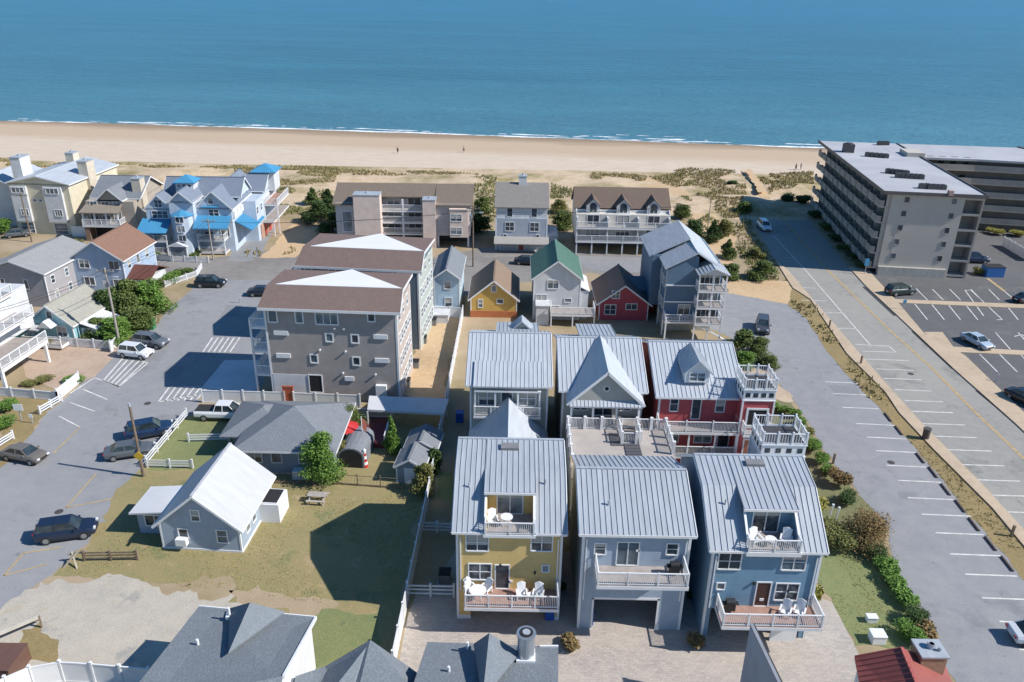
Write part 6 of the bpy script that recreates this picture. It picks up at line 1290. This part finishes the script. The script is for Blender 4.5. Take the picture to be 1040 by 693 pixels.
# ================================================================== FENCES
def fence(name, label, pts, h, style='panel', post=2.4, mat=None, cat='fence', z=0, world=False):
    P = [Vector((p[0],p[1],0)) for p in pts] if world else [Vector((G(*p, z).x, G(*p, z).y, 0)) for p in pts]
    o = P[0].copy(); t = thing(name, label, cat, o.x, o.y, 0); mat = mat or WOODW
    mb = MB(); tot = 0; posts = []
    for i in range(len(P)-1):
        a, b = P[i]-o, P[i+1]-o; L_ = (b-a).length; n = max(1, round(L_/post)); up = Vector((0,0,1))
        for k in range(n+1):
            if k or not i: posts.append(a+(b-a)*k/n)
        if style == 'panel': mb.bar(a+up*(h*.5-.02), b+up*(h*.5-.02), .05, h-.1); mb.bar(a+up*(h-.07), b+up*(h-.07), .09, .1); mb.bar(a+up*.08, b+up*.08, .09, .12)
        elif style == 'rail':
            for f in (.3, .62, .92): mb.bar(a+up*h*f, b+up*h*f, .06, .13)
        elif style == 'picket':
            for f in (.2, .88): mb.bar(a+up*h*f, b+up*h*f, .05, .09)
            m = int(L_/.16); 
            for k in range(m): q = a+(b-a)*(k+.5)/m; mb.box(q.x-.04,q.y-.04,.05,q.x+.04,q.y+.04,h)
        elif style == 'wire':
            mb.bar(a+up*h*.95, b+up*h*.95, .04, .05); mb.bar(a+up*.15, b+up*.15, .05, .12)
            m = int(L_/.3)
            for k in range(m): q = a+(b-a)*(k+.5)/m; mb.bar(q+up*.1, q+up*h*.95, .012)
    mb.build('panel' if style == 'panel' else 'rails', mat, t)
    for q in posts:
        pb = MB(); s_ = .075 if style != 'wire' else .04; pb.box(q.x-s_,q.y-s_,0,q.x+s_,q.y+s_,h+.1); pb.box(q.x-s_-.02,q.y-s_-.02,h+.1,q.x+s_+.02,q.y+s_+.02,h+.14); pb.build('post', mat, t)
    return t
fence('privacy_fence', 'long white privacy fence running from the courtyard to the far sand lot', [(398.5,662),(436,486),(470,311)], 1.8, z=1.8)
fence('privacy_fence', 'white panel fence with a red door in front of the taupe apartment house', [(206,409),(290,411)], 1.6); fence('privacy_fence', 'white panel fence right of the red door below the taupe wall', [(299,411.5),(366,414)], 1.6)
t = thing('fence_door', 'orange red door standing in the white panel fence', 'door', G(294,411).x, G(294,411).y, 0); mb = MB(); mb.box(-.45,-.06,0,.45,.06,2.1); mb.build('door_leaf', paint('orange_red_paint', (.42,.09,.05)), t); mb = MB(); mb.box(-.58,-.09,0,-.45,.09,2.3); mb.box(.45,-.09,0,.58,.09,2.3); mb.box(-.65,-.1,2.2,.65,.1,2.34); mb.build('door_frame', MATS['orange_red_paint'], t)
fence('rail_fence', 'white rail fence slanting along the street beside the navy SUV', [(190,424),(149,473)], 1.0, 'rail', 2.2); fence('rail_fence', 'white rail fence across the small lawn behind the brown pole', [(150,475),(196,476)], .9, 'rail', 2.0); fence('rail_fence', 'white rail fence leading to the grey cottage door', [(192,449),(233,448)], .9, 'rail', 3)
fence('split_rail_fence', 'brown split rail fence along the lawn above the gravel lot', [(86,570),(140,569)], .9, 'rail', 2.6, WOOD)
fence('privacy_fence', 'white privacy fence crossing the bottom left corner', [(-40,712),(4,688),(29,677.5),(60,672),(92,674),(150,679)], 1.8, z=1.8, mat=WHITE)
fence('white_fence', 'white fence along the straw grass at the left edge', [(-10,401),(59,407)], 1.1, 'panel', 2.6); fence('white_fence', 'short white gate fence rising beside the pink driveway', [(59,407),(81,389)], 1.4, 'panel', 2)
fence('picket_fence', 'white picket fence in front of the turquoise cottage', [(46,350),(113,355)], 1.2, 'picket', 2.4); fence('white_fence', 'short white end panel beside the leaning utility pole', [(113,358),(119,352)], 1.4, 'panel', 2)
fence('rail_fence', 'short white rail fence on the straw grass beside the street', [(41,421),(63,408)], .9, 'rail', 2); fence('rail_fence', 'white rail fence at the left edge near the tan car', [(-8,460),(14,446)], .9, 'rail', 2)
fence('wire_fence', 'low wire fence with brown posts behind the picnic table', [(272,491),(340,492),(410,497)], 1.2, 'wire', 2.6, WOOD)
fence('white_gate', 'white rail gate beside the yellow house at the courtyard', [(414,606),(461,607)], 1.2, 'rail', 1.6, cat='gate'); fence('white_gate', 'white rail gate higher up the shaded strip by the yellow house', [(429,541),(459,542)], 1.1, 'rail', 1.6, cat='gate')
fence('white_fence', 'white fence closing the sand lot below the sky blue house', [(444,322),(470,323)], 1.6, 'panel', 2); fence('white_fence', 'white fence along the near bushes at the street corner', [(168,292),(200,281),(205,273)], 1.0, 'picket', 2); fence('white_fence', 'white picket fence in front of the blue roofed house', [(148,263),(176,266),(212,267)], 1.0, 'picket', 2)
fence('white_fence', 'white screen fence at the right edge beyond the parking lot', [(1018,250),(1045,266)], 1.8, 'panel', 2)
# ================================================================== POLES, SIGNS, BOLLARDS
def pole(label, base, topy, mat=None, r=.15, arm=True, name='utility_pole', lean=None, lamp=False):
    p = G(*base); lo, hi = 0, 30
    t = thing(name, label, 'pole', p.x, p.y)
    # height from the picture: intersect vertical through base
    for _ in range(40):
        m = (lo+hi)/2; v = Vector((p.x, p.y, m))-CAMP; wv = v.dot(_FW); b_ = v.dot(_U)/wv; a_ = v.dot(_R)/wv; y = 346.5-(-a_*_s+b_*_c)*F
        if y > topy: lo = m
        else: hi = m
    h = lo; mb = MB(); mb.cyl((0,0,0),(0,0,h),r,r*.7,n=10); mb.build('pole', mat or WOOD, t)
    if arm:
        mb = MB(); mb.bar((-1.1,0,h-.5),(1.1,0,h-.5),.1,.12); ao = mb.build('crossarm', mat or WOOD, t)
        for x in (-1,-.4,.4,1): mb = MB(); mb.cyl((x,0,h-.44),(x,0,h-.22),.05); mb.build('insulator', MATS['galvanised'], ao)
    if lamp: mb = MB(); mb.bar((0,0,h-1.2),(1.3,-.4,h-1.0),.06); mb.box(1.1,-.6,h-1.1,1.7,-.3,h-.95); mb.build('street_lamp_head', METAL, t); mb = MB(); mb.cyl((-.3,0,h-2.6),(-.3,0,h-1.6),.26); mb.build('transformer', MATS['galvanised'], t)
    return t, h
pole('grey wooden utility pole beside the white hatchback, taller of the left two', (122,352), 272, paint('grey_pole_wood', (.33,.30,.27), .9), .17, True, lamp=True)
t, h = pole('brown wooden pole carrying a yellow sign beside the white rail fence', (146,484), 413, WOOD, .16, False)
mb = MB(); mb.ext([(-.5,-.2,2.4),(0,-.2,1.9),(.5,-.2,2.4),(0,-.2,2.9)], (0,.04,0)); mb.build('yellow_sign', paint('sign_yellow', (.65,.42,.03)), t); mb = MB(); mb.cyl((0,0,h),(0,0,h+.35),.12); mb.build('pole_cap', METAL, t)
pole('wooden utility pole right of the tan condo block', (480.5,271), 209, WOOD, .15, True, lamp=True); pole('thin pole standing among conifers beside the sand path', (718,238), 206, MATS['grey_pole_wood'], .1, False)
pole('dark utility pole in front of the cream house at the far left', (32.5,246), 196, WOOD, .15, True); pole('utility pole in front of the blue roofed house', (216.7,264), 222, MATS['grey_pole_wood'], .13, True)
def sign(label, px, py, w_, h_, z, mat, postmat=None, name='street_sign', cat='sign'):
    p = G(px, py); t = thing(name, label, cat, p.x, p.y); mb = MB(); mb.box(-w_/2,-.05,z-h_/2,w_/2,-.01,z+h_/2); mb.build('sign_board', mat, t); mb = MB(); mb.box(-.04,-.01,0,.04,.07,z+h_/2); mb.build('post', postmat or METAL, t)
    return t
sign('white sign board on the straw grass at the left edge', 22, 428, 1.0, .8, 1.7, WHITE); sign('small white post sign next to the larger white sign', 33, 430, .4, .4, .9, WHITE); sign('blue sign on a post at the avenue corner of the apartment block', 878, 279, .7, 1.2, 2.2, paint('sign_blue', (.05,.28,.5)))
sign('white sign standing in the intersection beside the dark car', 243.5, 308, .5, .7, 1.0, WHITE); sign('blue parking sign on the upper tan island', 917, 315, .5, .5, 1.4, MATS['sign_blue']); sign('white post in the lower row of the dark parking lot', 1012, 388, .25, .3, 1.0, METAL)
for px, py, lb in ((939.5,446,'dark brown litter bin on the verge between the two parking roads'),): 
    p = G(px, py); t = thing('litter_bin', lb, 'bin', p.x, p.y); mb = MB(); mb.cyl((0,0,0),(0,0,1.2),.35,.38,n=12); mb.build('barrel', paint('dark_bin', (.09,.08,.075)), t); mb = MB(); mb.cyl((0,0,1.2),(0,0,1.3),.42,n=12); mb.build('lid', MATS['dark_bin'], t)
for i, (px, py, lb) in enumerate(((831,468,0),(1027,553,1),(874,365,2),(842,330,3))):
    p = G(*[(846,471),(1027,545),(874,370),(842,333)][i]); t = thing('wooden_post', ['short grey post between hedge and parking road','short grey post on the sidewalk low at the right edge','short grey post on the upper sidewalk kerb','short grey post highest on the sidewalk kerb'][i], 'post', p.x, p.y); mb = MB(); mb.box(-.09,-.09,0,.09,.09,1.1); mb.build('post', WOOD, t); mb = MB(); mb.box(-.11,-.11,1.1,.11,.11,1.16); mb.build('post_cap', WOOD, t)
WS = 'concrete wheel stops along the verge'
for i, (px, py) in enumerate([(905,424.6),(916,438),(938,466),(951,480.5),(964,498),(979,515),(993,533.5),(1010,553),(1027,573.5)]):
    p = G(px, py); q = G(px+9, py+11.3); a = math.atan2(q.y-p.y, q.x-p.x)
    t = MB(); t.ext([(-.95,-.1,0),(-.95,.1,0),(-.95,.07,.16),(-.95,-.07,.16)],(1.9,0,0)); o = t.build('wheel_stop', paint('brown_wheel_stop', (.13,.10,.085), .9, .3, 2)); o.location = (p.x-.35, p.y, .02); o.rotation_euler.z = a
    tag(o, ['first','second','third','fourth','fifth','sixth','seventh','eighth','ninth'][i]+' dark wheel stop counting down the verge from the top', 'wheel stop', WS)
# ================================================================== SMALL THINGS
def boxthing(name, label, cat, px, py, w_, d_, h_, mat, lid=None, rz=0, z=0, group=None):
    p = G(px, py, z); t = thing(name, label, cat, p.x, p.y, z, rz, group); mb = MB(); mb.box(-w_/2,-d_/2,0,w_/2,d_/2,h_); mb.build('cabinet', mat, t, bevel=.03); mb = MB(); mb.box(-w_/2-.04,-d_/2-.04,h_,w_/2+.04,d_/2+.04,h_+.08); mb.build('lid', lid or mat, t, bevel=.02); return t
boxthing('utility_box', 'larger white utility box on the green lawn above the red roof', 'utility box', 890, 651, 1.0, .85, .7, WHITE); boxthing('utility_box', 'smaller white utility box on the green lawn', 'utility box', 884.5, 631, .75, .5, .45, WHITE)
boxthing('wheelie_bin', 'green bin on the roadside below the pine clump', 'bin', 153, 334, 1.2, .9, 1.2, paint('bin_green', (.03,.22,.09))); boxthing('wheelie_bin', 'blue bin in the shade under the yellow house balcony', 'bin', 558, 627, .7, .7, 1.1, paint('bin_blue', (.02,.10,.45))); boxthing('wheelie_bin', 'blue bin inside the open garage of the pale blue house', 'bin', 598, 632, .6, .7, 1.1, MATS['bin_blue']); boxthing('wheelie_bin', 'blue bin in the shaded side lane left of the sage house', 'bin', 467, 428, .8, .8, 1.1, MATS['bin_blue'])
boxthing('dumpster', 'blue dumpster behind the apartment block', 'dumpster', 1007, 280, 3.0, 2.0, 1.7, paint('dumpster_blue', (.02,.12,.35)), DARK)
for px, py, lb in ((413,392,'nearest grey air conditioner on a stand beside the taupe house'), (422,373,'second grey air conditioner on a stand along the sand lane'), (430,348,'third grey air conditioner along the sand lane'), (440,330,'farthest grey air conditioner below the sky blue house'), (452,590,'grey air conditioner in the shaded strip beside the yellow house')): boxthing('air_conditioner', lb, 'air conditioner', px, py, .9, .9, .9, paint('unit_grey', (.2,.2,.2)), DARK)
boxthing('wooden_bin', 'brown wooden box at the bottom left corner', 'box', 8, 682, 2.0, 2.4, 1.3, paint('brown_box', (.15,.08,.06)))
p = G(18,648); t = thing('trailer_frame', 'weathered white railing frame standing on the gravel at the bottom left', 'railing', p.x, p.y, 0, math.radians(42)); mb = MB(); mb.bar((-1.6,0,1.0),(1.6,0,1.0),.08,.3); mb.build('top_board', paint('aged_white', (.55,.52,.46)), t); mb = MB(); mb.bar((-1.6,.6,.3),(1.6,.6,.3),.08,.1); mb.bar((-1.6,0,0),(-1.6,0,1),.1); mb.build('leg', WOOD, t); mb = MB(); mb.bar((1.6,0,0),(1.6,0,1.1),.12); mb.build('leg', WOOD, t)
p = G(76,573); t = thing('wooden_barrier', 'small weathered wooden barrier at the end of the split rail fence', 'barrier', p.x, p.y); mb = MB(); mb.bar((-.7,-.5,0),(.3,.2,1.1),.12); mb.bar((.5,-.6,0),(-.2,.3,1.0),.12); mb.build('cross_legs', paint('aged_wood', (.38,.33,.27)), t); mb = MB(); mb.bar((-.5,.2,.8),(.9,.5,.9),.1,.2); mb.build('board', MATS['aged_wood'], t)
# picnic table
p = G(323,509); t = thing('picnic_table', 'grey picnic table on the lawn near the wire fence', 'picnic table', p.x, p.y, 0, math.radians(-4)); PT = paint('picnic_wood', (.42,.38,.34), .9, .2, 3)
mb = MB(); [mb.box(-.9,-.37+.15*k,.72,.9,-.24+.15*k,.76) for k in range(5)]; mb.build('tabletop', PT, t)
for y in (-.8, .58): mb = MB(); mb.box(-.9,y,.42,.9,y+.25,.46); mb.build('bench_seat', PT, t)
for x in (-.65, .65):
    mb = MB(); mb.bar((x,-.75,0),(x,-.2,.72),.09); mb.bar((x,.75,0),(x,.2,.72),.09); mb.bar((x,-.7,.4),(x,.7,.4),.08); mb.build('leg', PT, t)
# garden corner by the arched shed
p = G(352,452); t = thing('garden_parasol', 'red canopy in the back yard behind the arched shed', 'parasol', p.x, p.y); mb = MB(); mb.cyl((0,0,2.1),(0,0,2.8),1.5,.05,n=8); mb.build('canopy', paint('red_canvas', (.5,.03,.03)), t); mb = MB(); mb.cyl((0,0,0),(0,0,2.2),.04); mb.build('pole', METAL, t)
p = G(369,457); t = thing('flag_pole', 'pole with a faded red flag in the back yard', 'flag', p.x, p.y); mb = MB(); mb.cyl((0,0,0),(0,0,3.9),.04); mb.build('pole', WHITE, t); mb = MB(); mb.ext([(0,0,3.8),(.5,.1,3.2),(.45,.1,2.0),(0,0,2.6)],(0,.03,0)); mb.build('flag', paint('faded_red_cloth', (.45,.15,.10)), t)
p = G(371,474); t = thing('lighthouse_ornament', 'small red and white striped garden lighthouse beside the arched shed', 'ornament', p.x, p.y); 
t.scale = (.62,.62,.75)
for k in range(5): mb = MB(); mb.cyl((0,0,k*.42),(0,0,k*.42+.41),.5-.06*k,.45-.06*k,n=12); mb.build('band', WHITE if k % 2 else MATS['red_canvas'], t)
mb = MB(); mb.cyl((0,0,2.1),(0,0,2.5),.24,n=10); mb.cyl((0,0,2.5),(0,0,2.8),.3,.03,n=10); mb.build('lantern', WHITE, t)
p = G(362,447); t = thing('garden_deck', 'dark red deck with white railing behind the arched shed', 'deck', p.x, p.y); mb = MB(); mb.box(-1.4,-1.5,0,3.2,4.0,.5); mb.build('deck_floor', paint('wine_red_floor', (.16,.03,.04)), t); B0 = Bld.__new__(Bld); B0.o = t; B0.rail([(-1.4,4),(3.2,4),(3.2,-1.5)], .5, 1.0, parent=t, bal=.25)
# stakes on the hedge bed
for k, (px, py, lb) in enumerate(((841,530,'left of two white stakes in the hedge bed'), (847,533,'right of two white stakes in the hedge bed'))):
    p = G(px, py); t = MB(); t.cyl((0,0,0),(.15,0,1.7),.06,n=8); t.cyl((.15,0,1.7),(.15,0,1.9),.1,n=8); o = t.build('white_stake', WHITE); o.location = p; tag(o, lb, 'stake')
# white hut at street corner
p = G(183,266); t = thing('information_board', 'white gabled notice board in front of the blue roofed house', 'notice board', p.x, p.y); mb = MB(); mb.box(-1.3,-.06,.8,1.3,.06,2.6); mb.build('board', GLASSL, t)
for x in (-1.4, 1.4): mb = MB(); mb.box(x-.1,-.1,0,x+.1,.1,2.8); mb.build('post', WHITE, t)
mb = MB(); mb.ext([(-1.7,-.3,2.7),(1.7,-.3,2.7),(0,-.3,3.4)],(0,.6,0)); mb.build('gable', WHITE, t)
# patio furniture
def adirondack(label, x, y, z, rz, group='white garden chairs on the balconies', mat=None):
    m = mat or WHITE; t = thing('garden_chair', label, 'chair', x, y, z, rz, group)
    mb = MB(); mb.ext([(-.28,-.3,.36),(.28,-.3,.36),(.28,.25,.24),(-.28,.25,.24)],(0,0,-.04)); mb.build('seat', m, t)
    mb = MB(); mb.ext([(-.26,.22,.24),(.26,.22,.24),(.33,.5,.95),(.0,.53,1.08),(-.33,.5,.95)],(0,.04,.0)); mb.build('backrest', m, t)
    for s_ in (-1, 1):
        mb = MB(); mb.box(s_*.36-.06,-.35,.52,s_*.36+.06,.35,.56); mb.build('armrest', m, t)
        mb = MB(); mb.box(s_*.34-.035,-.32,0,s_*.34+.035,-.22,.52); mb.build('leg', m, t); mb = MB(); mb.bar((s_*.34,.35,.0),(s_*.34,.25,.52),.06,.07); mb.build('leg', m, t)
    return t
def rtable(label, x, y, z, r=.5, h=.72, mat=None, grp=None):
    m = mat or WHITE; t = thing('garden_table', label, 'table', x, y, z, 0, grp); mb = MB(); mb.cyl((0,0,h-.04),(0,0,h),r,n=20); mb.build('tabletop', m, t)
    for k in range(4): a = .785+k*1.571; mb = MB(); mb.bar((math.cos(a)*r*.7,math.sin(a)*r*.7,0),(math.cos(a)*r*.4,math.sin(a)*r*.4,h-.04),.05); mb.build('leg', m, t)
    return t
YX, YY = -3.75, 46.8
adirondack('white garden chair on the yellow house balcony, nearer the door', YX+4.8, YY-1.0, 2.97, .1); adirondack('white garden chair on the yellow house balcony, nearer the right end', YX+6.0, YY-1.0, 2.97, -.15); rtable('tiny white table between two garden chairs on the yellow house balcony', YX+5.4, YY-1.1, 2.97, .24, .45); rtable('white round table at the left end of the yellow house balcony', YX+1.6, YY-1.1, 2.97, .62, .74)
for s_ in (-1, 1): adirondack(['white garden chair left of the round table on the yellow balcony','white garden chair right of the round table on the yellow balcony'][(s_+1)//2], YX+1.6+s_*.55, YY-.55, 2.97, s_*-.6)
RX, RY = 14.35, 45.4
adirondack('white garden chair on the medium blue balcony, nearer the window', RX+5.5, RY-.9, 3.02, -.5); adirondack('white garden chair at the right end of the medium blue balcony', RX+6.5, RY-.9, 3.02, -.5)
adirondack('white chair in the yellow house roof balcony', YX+2.6, YY+.8, 8.1, .2); rtable('white table in the yellow house roof balcony', YX+3.6, YY+.8, 8.1, .45)
adirondack('white chair left in the medium blue roof balcony', RX+3.1, RY+.6, 8.1, .3); adirondack('white chair right in the medium blue roof balcony', RX+5.2, RY+.6, 8.1, -.4); rtable('low white table in the medium blue roof balcony', RX+4.1, RY+.5, 8.1, .4, .5)
def grill(label, x, y, z):
    t = thing('barbecue_grill', label, 'grill', x, y, z); m = paint('grill_black', (.025,.025,.028), .5)
    mb = MB(); mb.cyl((-.3,0,.85),(.3,0,.85),.26,n=12); mb.build('lid', m, t); mb = MB(); mb.box(-.35,-.25,.2,.35,.25,.75); mb.build('cabinet', m, t)
    for x_ in (-.55, .38): mb = MB(); mb.box(x_,-.2,.72,x_+.2,.2,.76); mb.build('side_shelf', m, t)
    return t
grill('black grill at the left end of the medium blue balcony', RX+1.6, RY-.6, 3.0); grill('covered dark grill at the right end of the pale blue balcony', 5.25+6.5, 46-.8, 5.9)
# people on the beach
SKIN = paint('skin', (.42,.25,.17), .6)
def person(label, px, py, top, bottom, pose='stand'):
    p = G(px, py); t = thing('person', label, 'person', p.x, p.y, 0, rnd.uniform(0,6))
    J = [(0,0,.95),(0,0,1.2),(0,0,1.42),(0,0,1.55),(0,0,1.70),(.1,0,.9),(.12,.08,.5),(.13,-.02,.06),(-.1,0,.9),(-.12,-.1,.5),(-.13,-.2,.06),(.2,0,1.4),(.27,.03,1.12),(.26,.1,.86),(-.2,0,1.4),(-.27,-.03,1.12),(-.26,.06,.86),(.13,.12,.03),(-.13,-.06,.03)]
    E = [(0,1),(1,2),(2,3),(3,4),(0,5),(5,6),(6,7),(0,8),(8,9),(9,10),(2,11),(11,12),(12,13),(2,14),(14,15),(15,16),(7,17),(10,18)]
    Rr = [.14,.13,.14,.06,.105,.09,.065,.045,.09,.065,.045,.06,.045,.035,.06,.045,.035,.035,.035]
    me = bpy.data.meshes.new('body'); me.from_pydata(J, E, []); o = bpy.data.objects.new('body', me); COL.objects.link(o); o.parent = t
    s_ = o.modifiers.new('skin', 'SKIN'); sv = me.skin_vertices[0].data if me.skin_vertices else None
    if sv is None:
        bm = bmesh.new(); bm.from_mesh(me); bm.verts.layers.skin.verify(); bm.to_mesh(me); bm.free(); sv = me.skin_vertices[0].data
    for v, r_ in zip(sv, Rr): v.radius = (r_, r_)
    sv[0].use_root = True; o.modifiers.new('sub', 'SUBSURF').levels = 1; me.materials.append(SKIN)
    mb = MB(); mb.cyl((0,0,.92),(0,0,1.46),.19,.2,n=12); mb.build('shirt', top, t, smooth=True)
    mb = MB(); mb.cyl((.1,0,.95),(.12,.06,.5),.115,.1,n=10); mb.cyl((-.1,0,.95),(-.12,-.08,.5),.115,.1,n=10); mb.build('shorts', bottom, t)
    mb = MB(); mb.cyl((0,.02,1.66),(0,.02,1.8),.11,.06,n=10); mb.build('hair', paint('dark_hair', (.05,.035,.025)), t)
person('person in dark clothing standing on the beach, left of a pair', 808, 173, paint('dark_shirt', (.04,.045,.06)), paint('dark_shorts', (.03,.03,.04))); person('person in blue grey clothing standing on the beach, right of a pair', 813, 172.5, paint('blue_grey_shirt', (.10,.12,.16)), MATS['dark_shorts'])
person('person in dark clothing alone on the open beach beyond the tan condo', 404, 156, MATS['dark_shirt'], MATS['dark_shorts']); person('person in pale clothing on the beach near the water', 471, 155, paint('pale_shirt', (.5,.45,.4)), MATS['dark_shorts'])
